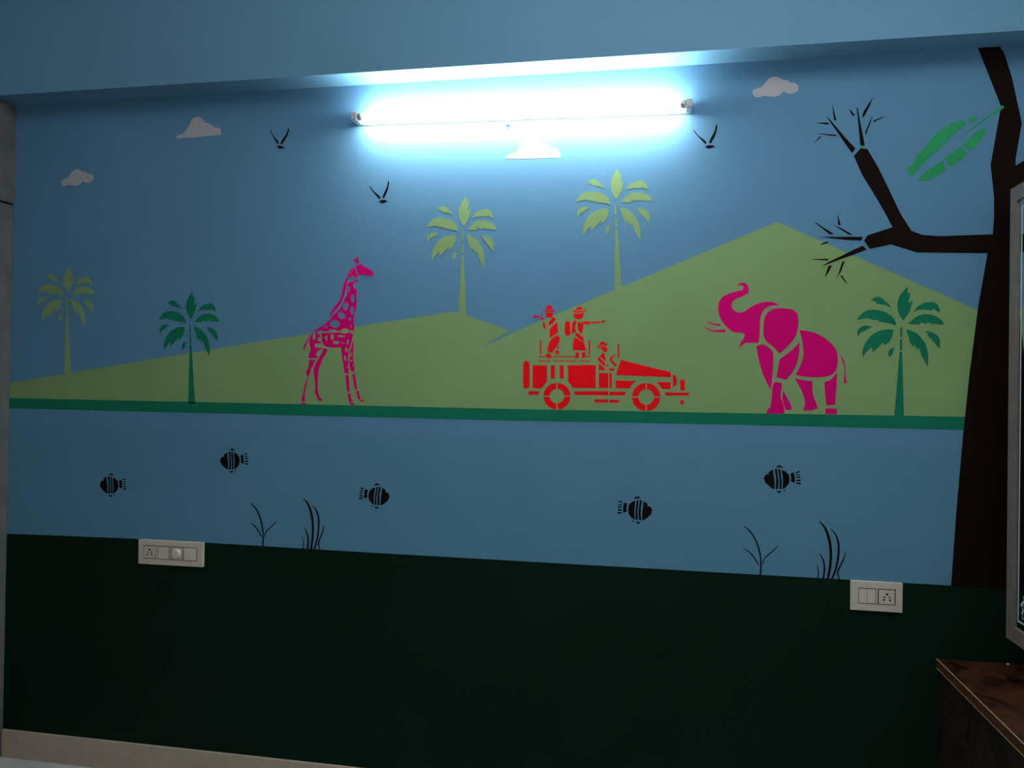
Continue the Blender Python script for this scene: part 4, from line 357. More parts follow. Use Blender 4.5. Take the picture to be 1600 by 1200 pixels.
  ('wing','black',[[(-1.1016,2.2936),(-1.0998,2.2918),(-1.0974,2.289),(-1.094,2.284),(-1.09,2.2783),(-1.0859,2.2736),(-1.0817,2.2693),(-1.0775,2.2657),(-1.0734,2.2625),(-1.0697,2.2597),(-1.0662,2.2569),(-1.0628,2.2532),(-1.06,2.2496),(-1.0583,2.2465),(-1.0573,2.244),(-1.0608,2.2418),(-1.0631,2.2431),(-1.0659,2.2452),(-1.0689,2.2488),(-1.0722,2.2531),(-1.0762,2.2574),(-1.0805,2.2621),(-1.0853,2.2676),(-1.0899,2.2733),(-1.0939,2.2785),(-1.0973,2.2835),(-1.0997,2.2888)]],None),
  ('wing','black',[[(-1.0281,2.309),(-1.0266,2.3067),(-1.0254,2.3034),(-1.0256,2.2989),(-1.0262,2.2935),(-1.0269,2.2875),(-1.0279,2.2813),(-1.0297,2.2757),(-1.0317,2.2703),(-1.0338,2.2646),(-1.036,2.2592),(-1.0386,2.2546),(-1.0408,2.2504),(-1.0418,2.2468),(-1.0422,2.2438),(-1.0503,2.2445),(-1.0499,2.2482),(-1.0489,2.2528),(-1.0468,2.258),(-1.0442,2.2638),(-1.0413,2.2699),(-1.0384,2.2759),(-1.0358,2.2815),(-1.0336,2.2869),(-1.0323,2.2926),(-1.0314,2.298),(-1.0307,2.303),(-1.03,2.3068),(-1.029,2.3084)]],None),
  ('body','black',[[(-1.0662,2.2324),(-1.0629,2.2331),(-1.0596,2.234),(-1.0578,2.2354),(-1.0556,2.2367),(-1.0514,2.2375),(-1.0466,2.2377),(-1.0423,2.2374),(-1.0385,2.2365),(-1.0358,2.2352),(-1.0334,2.2337),(-1.0304,2.2325),(-1.0278,2.2314),(-1.0309,2.231),(-1.0343,2.2304),(-1.0371,2.2291),(-1.0403,2.2277),(-1.0447,2.2264),(-1.0493,2.2256),(-1.0532,2.2258),(-1.0564,2.2268),(-1.0583,2.2287),(-1.06,2.2307),(-1.0631,2.2318)]],None),
 ],2),
 ('painted_cloud','whitish painted cloud with bumpy base, right of the tube light','cloud','painted clouds',[
  ('cloud','cloud',[[(0.2835,2.5667),(0.2835,2.5701),(0.2841,2.5736),(0.2857,2.5765),(0.2887,2.5784),(0.2927,2.5797),(0.2968,2.5808),(0.301,2.5817),(0.3054,2.5823),(0.3095,2.5834),(0.3128,2.5855),(0.3159,2.588),(0.3189,2.5912),(0.322,2.5952),(0.3251,2.5997),(0.3282,2.6039),(0.3312,2.6074),(0.3342,2.6106),(0.3376,2.6132),(0.3415,2.6152),(0.3459,2.6166),(0.3502,2.6174),(0.3544,2.6177),(0.3587,2.6175),(0.3628,2.6167),(0.3666,2.6152),(0.3703,2.6131),(0.3739,2.6111),(0.377,2.6091),(0.3799,2.6072),(0.3833,2.6056),(0.3879,2.6047),(0.3931,2.6042),(0.3975,2.6031),(0.4004,2.6007),(0.4026,2.5976),(0.4054,2.5953),(0.4093,2.5945),(0.4137,2.5944),(0.4179,2.5937),(0.4219,2.5918),(0.4258,2.5893),(0.4289,2.5865),(0.4313,2.5834),(0.4329,2.58),(0.4337,2.5764),(0.4336,2.5725),(0.4326,2.5686),(0.4307,2.5651),(0.4278,2.5623),(0.4239,2.56),(0.4199,2.5583),(0.4159,2.5571),(0.4116,2.5565),(0.4074,2.5565),(0.4031,2.5574),(0.3988,2.5589),(0.3948,2.5605),(0.3913,2.5621),(0.3881,2.5637),(0.3854,2.5651),(0.3826,2.5625),(0.3793,2.5594),(0.3761,2.5566),(0.3731,2.5542),(0.3702,2.5521),(0.3667,2.5505),(0.3625,2.5495),(0.3578,2.5489),(0.3525,2.5488),(0.3465,2.5494),(0.3398,2.5505),(0.3336,2.5515),(0.3278,2.5526),(0.3224,2.5537),(0.3177,2.554),(0.3143,2.5531),(0.3115,2.5515),(0.3083,2.5504),(0.3036,2.5501),(0.2985,2.5503),(0.294,2.5512),(0.2906,2.553),(0.288,2.5556),(0.2859,2.5583),(0.2845,2.5609),(0.2837,2.5637)]],None),
 ],2),
 ('painted_cloud','small whitish painted cloud with bumpy base, nearest the wardrobe','cloud','painted clouds',[
  ('cloud','cloud',[[(-2.4282,2.3505),(-2.428,2.3538),(-2.4272,2.3572),(-2.4256,2.3601),(-2.4225,2.362),(-2.4186,2.3634),(-2.4144,2.3646),(-2.4102,2.3655),(-2.4059,2.3662),(-2.4018,2.3674),(-2.3984,2.3695),(-2.3953,2.3721),(-2.3922,2.3752),(-2.389,2.3791),(-2.3857,2.3836),(-2.3825,2.3877),(-2.3794,2.3912),(-2.3763,2.3944),(-2.3728,2.397),(-2.3689,2.3991),(-2.3645,2.4005),(-2.3602,2.4015),(-2.356,2.4019),(-2.3518,2.4018),(-2.3478,2.4011),(-2.344,2.3998),(-2.3404,2.3979),(-2.337,2.396),(-2.334,2.3942),(-2.3312,2.3924),(-2.3278,2.3909),(-2.3233,2.3902),(-2.3183,2.3899),(-2.3139,2.3889),(-2.3111,2.3866),(-2.309,2.3837),(-2.3064,2.3815),(-2.3025,2.3809),(-2.2982,2.381),(-2.294,2.3804),(-2.2901,2.3787),(-2.2864,2.3764),(-2.2834,2.3737),(-2.2812,2.3708),(-2.2797,2.3675),(-2.279,2.3641),(-2.2793,2.3603),(-2.2804,2.3564),(-2.2824,2.353),(-2.2855,2.3502),(-2.2894,2.3479),(-2.2934,2.3461),(-2.2975,2.3449),(-2.3017,2.3442),(-2.3059,2.3441),(-2.3101,2.3448),(-2.3143,2.3461),(-2.3182,2.3476),(-2.3216,2.349),(-2.3248,2.3505),(-2.3274,2.3518),(-2.3302,2.3492),(-2.3336,2.3461),(-2.3369,2.3433),(-2.3399,2.3409),(-2.3429,2.3388),(-2.3464,2.3371),(-2.3506,2.336),(-2.3553,2.3353),(-2.3605,2.3351),(-2.3665,2.3355),(-2.373,2.3363),(-2.3792,2.3372),(-2.3848,2.3381),(-2.3901,2.339),(-2.3948,2.3392),(-2.3982,2.3382),(-2.401,2.3366),(-2.4043,2.3354),(-2.4089,2.335),(-2.414,2.3351),(-2.4184,2.3358),(-2.4216,2.3375),(-2.4241,2.3399),(-2.426,2.3424),(-2.4273,2.3449),(-2.428,2.3476)]],None),
 ],2),
 ('painted_cloud','flat-bottomed white painted cloud directly under the glowing tube light','cloud','painted clouds',[
  ('cloud','cloud',[[(-0.5815,2.3743),(-0.5799,2.3775),(-0.5779,2.3813),(-0.5754,2.3846),(-0.5724,2.387),(-0.5688,2.3888),(-0.5648,2.3903),(-0.5602,2.391),(-0.5552,2.3913),(-0.5506,2.3923),(-0.5467,2.3945),(-0.5432,2.3974),(-0.5401,2.4006),(-0.5375,2.4043),(-0.5354,2.4085),(-0.5332,2.4126),(-0.5309,2.4166),(-0.5285,2.4207),(-0.5263,2.4245),(-0.5241,2.428),(-0.5221,2.4313),(-0.5202,2.4347),(-0.5189,2.4386),(-0.5178,2.4427),(-0.516,2.4468),(-0.5132,2.451),(-0.5098,2.4551),(-0.5056,2.4585),(-0.5002,2.4612),(-0.4941,2.4632),(-0.488,2.4638),(-0.4819,2.4627),(-0.4757,2.4602),(-0.4703,2.4569),(-0.4661,2.4528),(-0.4627,2.448),(-0.4596,2.4434),(-0.4567,2.4391),(-0.454,2.4351),(-0.4506,2.4317),(-0.4456,2.4293),(-0.4399,2.4276),(-0.4348,2.4258),(-0.4308,2.4238),(-0.4274,2.4217),(-0.4242,2.4192),(-0.4213,2.4156),(-0.4185,2.4116),(-0.4153,2.4084),(-0.4109,2.4072),(-0.406,2.4069),(-0.4013,2.4061),(-0.3969,2.4044),(-0.3926,2.4023),(-0.389,2.3995),(-0.386,2.396),(-0.3837,2.3919),(-0.3819,2.3871),(-0.3808,2.3811),(-0.3803,2.3745),(-0.3799,2.3688),(-0.3875,2.3695),(-0.3968,2.3703),(-0.4077,2.3708),(-0.4208,2.3709),(-0.4356,2.3706),(-0.4515,2.3705),(-0.4687,2.3705),(-0.4869,2.3707),(-0.5043,2.3709),(-0.5201,2.3712),(-0.5349,2.3716),(-0.5486,2.3721),(-0.561,2.3728),(-0.5722,2.3736)]],None),
 ],2),
 ('painted_cloud','flat-bottomed whitish painted cloud, upper left below the beam','cloud','painted clouds',[
  ('cloud','cloud',[[(-1.9134,2.5072),(-1.9118,2.5101),(-1.9099,2.5134),(-1.9075,2.5164),(-1.9046,2.5185),(-1.9011,2.5203),(-1.8972,2.5218),(-1.8928,2.5226),(-1.8879,2.5231),(-1.8834,2.5242),(-1.8796,2.5262),(-1.8762,2.5289),(-1.8732,2.5318),(-1.8707,2.5352),(-1.8687,2.5388),(-1.8666,2.5425),(-1.8643,2.5461),(-1.8621,2.5497),(-1.8599,2.5531),(-1.8578,2.5562),(-1.8559,2.5591),(-1.8541,2.5622),(-1.8528,2.5656),(-1.8517,2.5692),(-1.85,2.5727),(-1.8473,2.5765),(-1.844,2.5802),(-1.8399,2.5834),(-1.8347,2.5859),(-1.8288,2.5879),(-1.8228,2.5888),(-1.8168,2.5881),(-1.8108,2.5862),(-1.8055,2.5837),(-1.8014,2.5803),(-1.7981,2.5763),(-1.7949,2.5725),(-1.7921,2.569),(-1.7895,2.5656),(-1.7862,2.5628),(-1.7813,2.561),(-1.7757,2.5598),(-1.7706,2.5585),(-1.7667,2.557),(-1.7634,2.5554),(-1.7603,2.5534),(-1.7574,2.5504),(-1.7548,2.547),(-1.7515,2.5445),(-1.7473,2.5436),(-1.7425,2.5436),(-1.7379,2.5431),(-1.7335,2.5419),(-1.7294,2.5403),(-1.7258,2.538),(-1.7229,2.5352),(-1.7206,2.5317),(-1.7188,2.5277),(-1.7177,2.5226),(-1.7172,2.5169),(-1.7167,2.512),(-1.7242,2.5122),(-1.7332,2.5125),(-1.744,2.5124),(-1.7567,2.5118),(-1.7712,2.5109),(-1.7866,2.5101),(-1.8034,2.5093),(-1.8212,2.5085),(-1.8381,2.5079),(-1.8535,2.5074),(-1.868,2.5071),(-1.8813,2.5069),(-1.8934,2.5069),(-1.9043,2.5071)]],None),
 ],2),
 ('painted_water_weed','thin dark green painted water weed, near the right switch plate','water plant','green water weeds',[
  ('blade','deep_green',[[(0.2727,1.0738),(0.2775,1.07),(0.2822,1.0663),(0.2868,1.0619),(0.2916,1.0565),(0.2965,1.0504),(0.301,1.0437),(0.3052,1.0363),(0.3092,1.0282),(0.3127,1.02),(0.3158,1.0118),(0.3185,1.0035),(0.3208,0.9949),(0.3229,0.9861),(0.3247,0.9772),(0.326,0.9683),(0.3268,0.9595),(0.3271,0.9506),(0.3271,0.9415),(0.3265,0.9318),(0.3256,0.9217),(0.3246,0.9115),(0.3314,0.9113),(0.332,0.9214),(0.3326,0.9316),(0.3329,0.9416),(0.3327,0.951),(0.3322,0.9601),(0.3312,0.9692),(0.33,0.9784),(0.3284,0.9876),(0.3264,0.9966),(0.324,1.0054),(0.3212,1.014),(0.318,1.0225),(0.3143,1.031),(0.31,1.0392),(0.3055,1.0468),(0.3006,1.0538),(0.2954,1.06),(0.2902,1.0655),(0.285,1.0699),(0.2799,1.0735),(0.2749,1.0769)]],None),
  ('blade','deep_green',[[(0.2716,0.9989),(0.2773,0.9956),(0.283,0.9922),(0.2882,0.9883),(0.2932,0.9835),(0.2979,0.9781),(0.3022,0.9726),(0.3062,0.9675),(0.3098,0.9623),(0.313,0.9572),(0.3159,0.9526),(0.3186,0.9482),(0.3212,0.9437),(0.3235,0.9451),(0.3213,0.9498),(0.3192,0.9546),(0.3166,0.9596),(0.3135,0.9649),(0.3099,0.9704),(0.3059,0.9758),(0.3012,0.9812),(0.2961,0.9866),(0.2905,0.9914),(0.2847,0.9951),(0.2786,0.998),(0.2726,1.0009)]],None),
  ('blade','deep_green',[[(0.3854,1.0174),(0.3811,1.0124),(0.3768,1.0074),(0.372,1.0024),(0.3662,0.9967),(0.3597,0.9908),(0.3538,0.9854),(0.3489,0.9807),(0.3445,0.9763),(0.3408,0.9719),(0.3382,0.9672),(0.3365,0.9627),(0.3354,0.9587),(0.3348,0.9554),(0.3347,0.9527),(0.3346,0.9501),(0.3372,0.9499),(0.3377,0.9525),(0.3381,0.955),(0.3389,0.9578),(0.34,0.9616),(0.3415,0.9657),(0.3437,0.9697),(0.3471,0.9736),(0.3515,0.9776),(0.3566,0.9822),(0.3623,0.9878),(0.3687,0.9938),(0.3746,0.9998),(0.3791,1.0053),(0.383,1.0107),(0.3869,1.016)]],None),
 ],3),
 ('painted_water_weed','thin dark green painted water weed, below the giraffe','water plant','green water weeds',[
  ('blade','deep_green',[[(-1.5656,1.0773),(-1.5603,1.073),(-1.5552,1.0687),(-1.5506,1.0641),(-1.5464,1.0592),(-1.5426,1.0538),(-1.5388,1.0477),(-1.535,1.0407),(-1.5314,1.0329),(-1.5281,1.0251),(-1.5255,1.0177),(-1.5232,1.0103),(-1.5211,1.0024),(-1.5191,0.9939),(-1.5172,0.9849),(-1.5156,0.9759),(-1.5144,0.9674),(-1.5135,0.9588),(-1.513,0.9494),(-1.5137,0.9382),(-1.5149,0.926),(-1.5161,0.9138),(-1.5081,0.9136),(-1.5076,0.9259),(-1.5072,0.9382),(-1.5072,0.9496),(-1.5074,0.9594),(-1.5082,0.9682),(-1.5093,0.9769),(-1.5107,0.9861),(-1.5124,0.9953),(-1.5144,1.004),(-1.5165,1.0121),(-1.5188,1.0198),(-1.5216,1.0275),(-1.5251,1.0354),(-1.5291,1.0434),(-1.5332,1.0507),(-1.5372,1.057),(-1.5415,1.0626),(-1.5461,1.0678),(-1.5515,1.0724),(-1.5572,1.0764),(-1.5627,1.0804)]],None),
  ('blade','deep_green',[[(-1.5653,1.004),(-1.56,0.9999),(-1.5548,0.9958),(-1.55,0.9915),(-1.5453,0.9871),(-1.5408,0.9823),(-1.5368,0.9775),(-1.5333,0.9729),(-1.5301,0.9683),(-1.5272,0.9636),(-1.5242,0.959),(-1.5215,0.9543),(-1.5188,0.9497),(-1.5159,0.951),(-1.5181,0.9559),(-1.5204,0.9609),(-1.5229,0.9658),(-1.5258,0.9707),(-1.5289,0.9756),(-1.5325,0.9806),(-1.5368,0.9854),(-1.5416,0.9903),(-1.5467,0.9949),(-1.5523,0.9987),(-1.5582,1.0021),(-1.564,1.0056)]],None),
  ('blade','deep_green',[[(-1.455,1.0178),(-1.4591,1.0138),(-1.4632,1.0098),(-1.4675,1.0056),(-1.4721,1.0009),(-1.477,0.996),(-1.4817,0.9916),(-1.4862,0.9879),(-1.4908,0.9846),(-1.4948,0.9811),(-1.4982,0.9779),(-1.5011,0.9745),(-1.5034,0.9702),(-1.5044,0.9645),(-1.5048,0.9584),(-1.5051,0.9523),(-1.5019,0.9522),(-1.501,0.9582),(-1.5002,0.9641),(-1.4989,0.969),(-1.4972,0.9724),(-1.4949,0.9753),(-1.4919,0.9784),(-1.4881,0.9816),(-1.4836,0.985),(-1.4788,0.9888),(-1.474,0.9934),(-1.469,0.9983),(-1.4643,1.0031),(-1.4605,1.0077),(-1.457,1.0121),(-1.4534,1.0165)]],None),
 ],3),
 ('painted_water_grass','black painted water grass with five blades, touching the dado near the right switch plate','water plant','black water grasses',[
  ('blade','black',[[(0.515,1.1032),(0.5185,1.0996),(0.5219,1.0961),(0.5251,1.0919),(0.5287,1.0865),(0.5323,1.0803),(0.5355,1.0736),(0.5382,1.0669),(0.5405,1.0597),(0.5426,1.0517),(0.5449,1.0427),(0.5471,1.033),(0.5487,1.023),(0.5499,1.0128),(0.5507,1.0021),(0.5511,0.9915),(0.5509,0.9806),(0.5504,0.9697),(0.5497,0.9596),(0.5489,0.951),(0.548,0.9432),(0.5469,0.9356),(0.5455,0.9278),(0.544,0.9201),(0.5424,0.9123),(0.5493,0.911),(0.5511,0.9187),(0.5528,0.9265),(0.5544,0.9345),(0.5557,0.9423),(0.5568,0.9503),(0.5578,0.9592),(0.5585,0.9695),(0.559,0.9807),(0.5592,0.9919),(0.559,1.0029),(0.5584,1.0139),(0.5573,1.0246),(0.5555,1.0351),(0.5534,1.0452),(0.551,1.0545),(0.5484,1.0628),(0.5456,1.0703),(0.5423,1.0775),(0.5383,1.0843),(0.5338,1.0905),(0.5293,1.0959),(0.5248,1.0997),(0.5205,1.1024),(0.5162,1.105)]],None),
  ('blade','black',[[(0.5535,1.0782),(0.5573,1.0742),(0.561,1.0703),(0.5641,1.0661),(0.5667,1.0614),(0.569,1.0563),(0.5709,1.0506),(0.5728,1.0442),(0.5745,1.0373),(0.5756,1.0299),(0.5763,1.0218),(0.5765,1.0129),(0.5764,1.0037),(0.5758,0.994),(0.5748,0.9839),(0.5737,0.9745),(0.5724,0.9659),(0.5708,0.9579),(0.5692,0.9504),(0.5673,0.9432),(0.5653,0.9366),(0.5632,0.9302),(0.561,0.9242),(0.5586,0.9185),(0.5563,0.9126),(0.5609,0.9105),(0.5635,0.9162),(0.5662,0.922),(0.5688,0.9282),(0.5711,0.9347),(0.5731,0.9416),(0.5751,0.949),(0.5769,0.9567),(0.5787,0.9649),(0.5802,0.9737),(0.5814,0.9834),(0.5824,0.9937),(0.5829,1.0037),(0.5831,1.0132),(0.5829,1.0224),(0.5821,1.0311),(0.5806,1.039),(0.5785,1.0463),(0.5762,1.0528),(0.5736,1.0587),(0.5707,1.064),(0.5674,1.0688),(0.5634,1.0729),(0.5591,1.0764),(0.5549,1.0798)]],None),
  ('blade','black',[[(0.5185,0.9959),(0.5208,0.9911),(0.5232,0.9863),(0.5253,0.9811),(0.5276,0.9753),(0.5297,0.9691),(0.5313,0.9629),(0.5321,0.957),(0.5325,0.9509),(0.5325,0.9448),(0.5322,0.9386),(0.5316,0.9322),(0.5309,0.9262),(0.5302,0.9211),(0.5295,0.9164),(0.5288,0.9117),(0.5348,0.911),(0.5354,0.9158),(0.5359,0.9205),(0.5365,0.9258),(0.5371,0.9318),(0.5378,0.9384),(0.5381,0.945),(0.5379,0.9514),(0.5374,0.9579),(0.5363,0.9644),(0.5343,0.9709),(0.5317,0.9773),(0.529,0.9831),(0.5262,0.9882),(0.5232,0.9926),(0.5202,0.9971)]],None),
  ('blade','black',[[(0.5114,0.9597),(0.5118,0.9542),(0.5122,0.9487),(0.5125,0.9434),(0.5135,0.9384),(0.5144,0.9338),(0.5147,0.929),(0.5141,0.9236),(0.5129,0.9178),(0.5116,0.9119),(0.5151,0.9113),(0.5162,0.9172),(0.5173,0.9232),(0.5178,0.9291),(0.5174,0.9344),(0.5165,0.9392),(0.5156,0.944),(0.5146,0.9492),(0.5137,0.9545),(0.5127,0.9599)]],None),
  ('blade','black',[[(0.6012,1.0077),(0.5997,1.0013),(0.5983,0.995),(0.5966,0.9891),(0.5947,0.9837),(0.5926,0.9786),(0.5901,0.9732),(0.5873,0.9668),(0.5842,0.9602),(0.5814,0.9539),(0.579,0.9486),(0.5768,0.9435),(0.5753,0.9382),(0.5754,0.9326),(0.5764,0.9274),(0.5775,0.9227),(0.5786,0.9185),(0.5798,0.9146),(0.581,0.9108),(0.5844,0.912),(0.5834,0.9159),(0.5823,0.9197),(0.5815,0.9238),(0.5807,0.9285),(0.5802,0.9332),(0.5803,0.9377),(0.5814,0.942),(0.5833,0.9467),(0.5856,0.952),(0.5883,0.9582),(0.5914,0.9649),(0.5942,0.9713),(0.5964,0.977),(0.5984,0.9824),(0.6,0.9882),(0.6011,0.9945),(0.6019,1.001),(0.6026,1.0075)]],None),
 ],3),
 ('painted_water_grass','black painted water grass with five blades, below the giraffe','water plant','black water grasses',[
  ('blade','black',[[(-1.3508,1.1064),(-1.3459,1.1018),(-1.3412,1.0972),(-1.3371,1.0924),(-1.3335,1.0875),(-1.3304,1.0821),(-1.3275,1.0762),(-1.3247,1.0696),(-1.3221,1.0625),(-1.3198,1.0551),(-1.3177,1.0476),(-1.316,1.0399),(-1.3145,1.0315),(-1.3133,1.0216),(-1.3123,1.0107),(-1.3117,1.0004),(-1.3112,0.9913),(-1.3109,0.9828),(-1.3109,0.9739),(-1.3112,0.9644),(-1.3116,0.9547),(-1.3125,0.945),(-1.3139,0.9355),(-1.3158,0.926),(-1.3176,0.9164),(-1.3089,0.9154),(-1.3074,0.925),(-1.3059,0.9347),(-1.3047,0.9445),(-1.3039,0.9545),(-1.3034,0.9644),(-1.3031,0.9741),(-1.303,0.9831),(-1.303,0.9918),(-1.3033,1.001),(-1.3039,1.0115),(-1.3046,1.0225),(-1.3058,1.0328),(-1.3075,1.0417),(-1.3095,1.0497),(-1.3118,1.0574),(-1.3144,1.0651),(-1.3172,1.0725),(-1.3204,1.0794),(-1.324,1.0855),(-1.3279,1.0911),(-1.3323,1.0963),(-1.3378,1.1006),(-1.3437,1.1043),(-1.3494,1.1079)]],None),
  ('blade','black',[[(-1.3116,1.0787),(-1.3082,1.0759),(-1.3049,1.0732),(-1.302,1.0701),(-1.2994,1.0667),(-1.2971,1.0628),(-1.295,1.0585),(-1.293,1.0536),(-1.2912,1.0481),(-1.2897,1.0422),(-1.2884,1.0357),(-1.2874,1.0286),(-1.2868,1.021),(-1.2866,1.0126),(-1.2867,1.0036),(-1.2871,0.9946),(-1.2878,0.9857),(-1.2888,0.9767),(-1.29,0.968),(-1.2913,0.9599),(-1.2928,0.952),(-1.2947,0.9438),(-1.2975,0.9348),(-1.3007,0.9253),(-1.304,0.9158),(-1.2965,0.914),(-1.2938,0.9236),(-1.291,0.9333),(-1.2886,0.9426),(-1.2867,0.9511),(-1.2851,0.9591),(-1.2838,0.9674),(-1.2826,0.9762),(-1.2816,0.9853),(-1.2809,0.9944),(-1.2803,1.0036),(-1.28,1.0128),(-1.2801,1.0215),(-1.2807,1.0294),(-1.2818,1.0368),(-1.2831,1.0437),(-1.2851,1.05),(-1.2874,1.0557),(-1.2899,1.0608),(-1.2926,1.0653),(-1.2956,1.0693),(-1.2989,1.0728),(-1.3026,1.0757),(-1.3065,1.078),(-1.3104,1.0803)]],None),
  ('blade','black',[[(-1.3438,0.9961),(-1.3411,0.9913),(-1.3385,0.9866),(-1.3361,0.9815),(-1.3337,0.9756),(-1.3315,0.9693),(-1.3299,0.9627),(-1.329,0.956),(-1.3286,0.949),(-1.3286,0.9415),(-1.3292,0.9332),(-1.3302,0.9243),(-1.3312,0.9153),(-1.3239,0.915),(-1.3233,0.9239),(-1.3226,0.933),(-1.3223,0.9416),(-1.3225,0.9494),(-1.3231,0.9568),(-1.3243,0.9639),(-1.3264,0.9709),(-1.329,0.9774),(-1.3319,0.9834),(-1.3351,0.9884),(-1.3386,0.9928),(-1.342,0.9972)]],None),
  ('blade','black',[[(-1.3499,0.9609),(-1.3493,0.9555),(-1.3486,0.95),(-1.3479,0.945),(-1.3468,0.9408),(-1.3457,0.9372),(-1.3451,0.9332),(-1.3455,0.9282),(-1.3463,0.9225),(-1.3472,0.9168),(-1.343,0.9165),(-1.3425,0.9223),(-1.342,0.928),(-1.342,0.9334),(-1.3426,0.9379),(-1.3438,0.9416),(-1.3448,0.9457),(-1.3461,0.9505),(-1.3474,0.9558),(-1.3486,0.9611)]],None),
  ('blade','black',[[(-1.2635,1.0078),(-1.2651,1.0003),(-1.2667,0.9929),(-1.2685,0.986),(-1.2705,0.9801),(-1.2727,0.9747),(-1.2751,0.9692),(-1.2777,0.9635),(-1.2805,0.9577),(-1.2829,0.9517),(-1.2843,0.9458),(-1.2851,0.9398),(-1.285,0.9336),(-1.2835,0.9274),(-1.2812,0.9213),(-1.2789,0.9154),(-1.2749,0.9167),(-1.2769,0.9228),(-1.2788,0.9287),(-1.2798,0.9343),(-1.2798,0.9396),(-1.2788,0.945),(-1.2774,0.9504),(-1.2754,0.9559),(-1.2728,0.9617),(-1.2703,0.9676),(-1.2682,0.9733),(-1.2662,0.979),(-1.2645,0.9853),(-1.2633,0.9924),(-1.2624,1),(-1.2615,1.0075)]],None),
 ],3),
 ('painted_giraffe','magenta pink painted giraffe with spotted stencil coat facing right','giraffe',None,[
  ('horns','pink',[[(-1.1618,2.0153),(-1.1554,2.0182),(-1.1536,2.0156),(-1.1515,2.0127),(-1.1494,2.0101),(-1.1476,2.0078),(-1.1483,2.0119),(-1.149,2.0163),(-1.1498,2.02),(-1.1504,2.023),(-1.1441,2.0253),(-1.1428,2.0204),(-1.1413,2.015),(-1.1397,2.0095),(-1.1382,2.0046),(-1.1396,2.0029),(-1.1417,2.0011),(-1.1458,2.0001),(-1.15,1.9994),(-1.1528,2.0028),(-1.1559,2.0067),(-1.159,2.0112)]],None),
  ('head','pink',[[(-1.1531,1.991),(-1.15,1.9918),(-1.1467,1.9927),(-1.144,1.9935),(-1.1416,1.9944),(-1.1397,1.9959),(-1.1378,1.9974),(-1.1352,1.9984),(-1.1328,1.9991),(-1.1298,1.9972),(-1.1263,1.9948),(-1.1227,1.9915),(-1.1186,1.988),(-1.1137,1.9855),(-1.1083,1.9831),(-1.1026,1.9804),(-1.0968,1.9775),(-1.0913,1.9743),(-1.0865,1.9707),(-1.083,1.9665),(-1.0807,1.9622),(-1.0804,1.9583),(-1.0812,1.955),(-1.083,1.9526),(-1.0849,1.9508),(-1.0878,1.951),(-1.0913,1.9515),(-1.095,1.9527),(-1.1002,1.954),(-1.1089,1.9551),(-1.118,1.9561),(-1.1249,1.9568),(-1.1308,1.9574),(-1.1364,1.9584),(-1.141,1.9594),(-1.1425,1.9626),(-1.1443,1.9667),(-1.1463,1.9718),(-1.1484,1.9776),(-1.1508,1.9845)]],None),
  ('neck','pink',[[(-1.1574,1.985),(-1.1559,1.9831),(-1.1541,1.9801),(-1.1523,1.9745),(-1.1501,1.9679),(-1.147,1.9616),(-1.1441,1.9558),(-1.1431,1.9511),(-1.1427,1.9473),(-1.16,1.9475),(-1.1595,1.9497),(-1.1594,1.9523),(-1.1603,1.9555),(-1.1614,1.9584),(-1.1664,1.9512),(-1.1753,1.9489),(-1.1767,1.9513),(-1.1745,1.9571),(-1.1718,1.9634),(-1.1681,1.9682),(-1.1642,1.973),(-1.1606,1.9792)]],None),
  ('mane','pink',[[(-1.1581,1.9868),(-1.1623,1.9844),(-1.167,1.9815),(-1.1709,1.9788),(-1.1745,1.9755),(-1.1778,1.9712),(-1.1808,1.9659),(-1.1831,1.9592),(-1.1857,1.9518),(-1.1894,1.9447),(-1.1934,1.9367),(-1.197,1.9266),(-1.2003,1.9156),(-1.2026,1.9042),(-1.2047,1.8929),(-1.2072,1.8818),(-1.2099,1.8717),(-1.213,1.8636),(-1.2169,1.8566),(-1.2226,1.8504),(-1.2288,1.8445),(-1.2345,1.8379),(-1.2398,1.8309),(-1.2449,1.8235),(-1.2493,1.8157),(-1.2524,1.807),(-1.2546,1.799),(-1.2528,1.8006),(-1.2498,1.8036),(-1.2446,1.8097),(-1.238,1.8172),(-1.23,1.8251),(-1.2221,1.8331),(-1.2158,1.8404),(-1.2103,1.8482),(-1.2053,1.8574),(-1.201,1.8671),(-1.1977,1.8762),(-1.1949,1.8852),(-1.1926,1.894),(-1.1904,1.9033),(-1.1882,1.9146),(-1.186,1.926),(-1.1839,1.937),(-1.182,1.9457),(-1.1807,1.9476),(-1.1792,1.949),(-1.1767,1.9557),(-1.1737,1.9634),(-1.1705,1.9689),(-1.1668,1.9742),(-1.1623,1.9808)]],None),
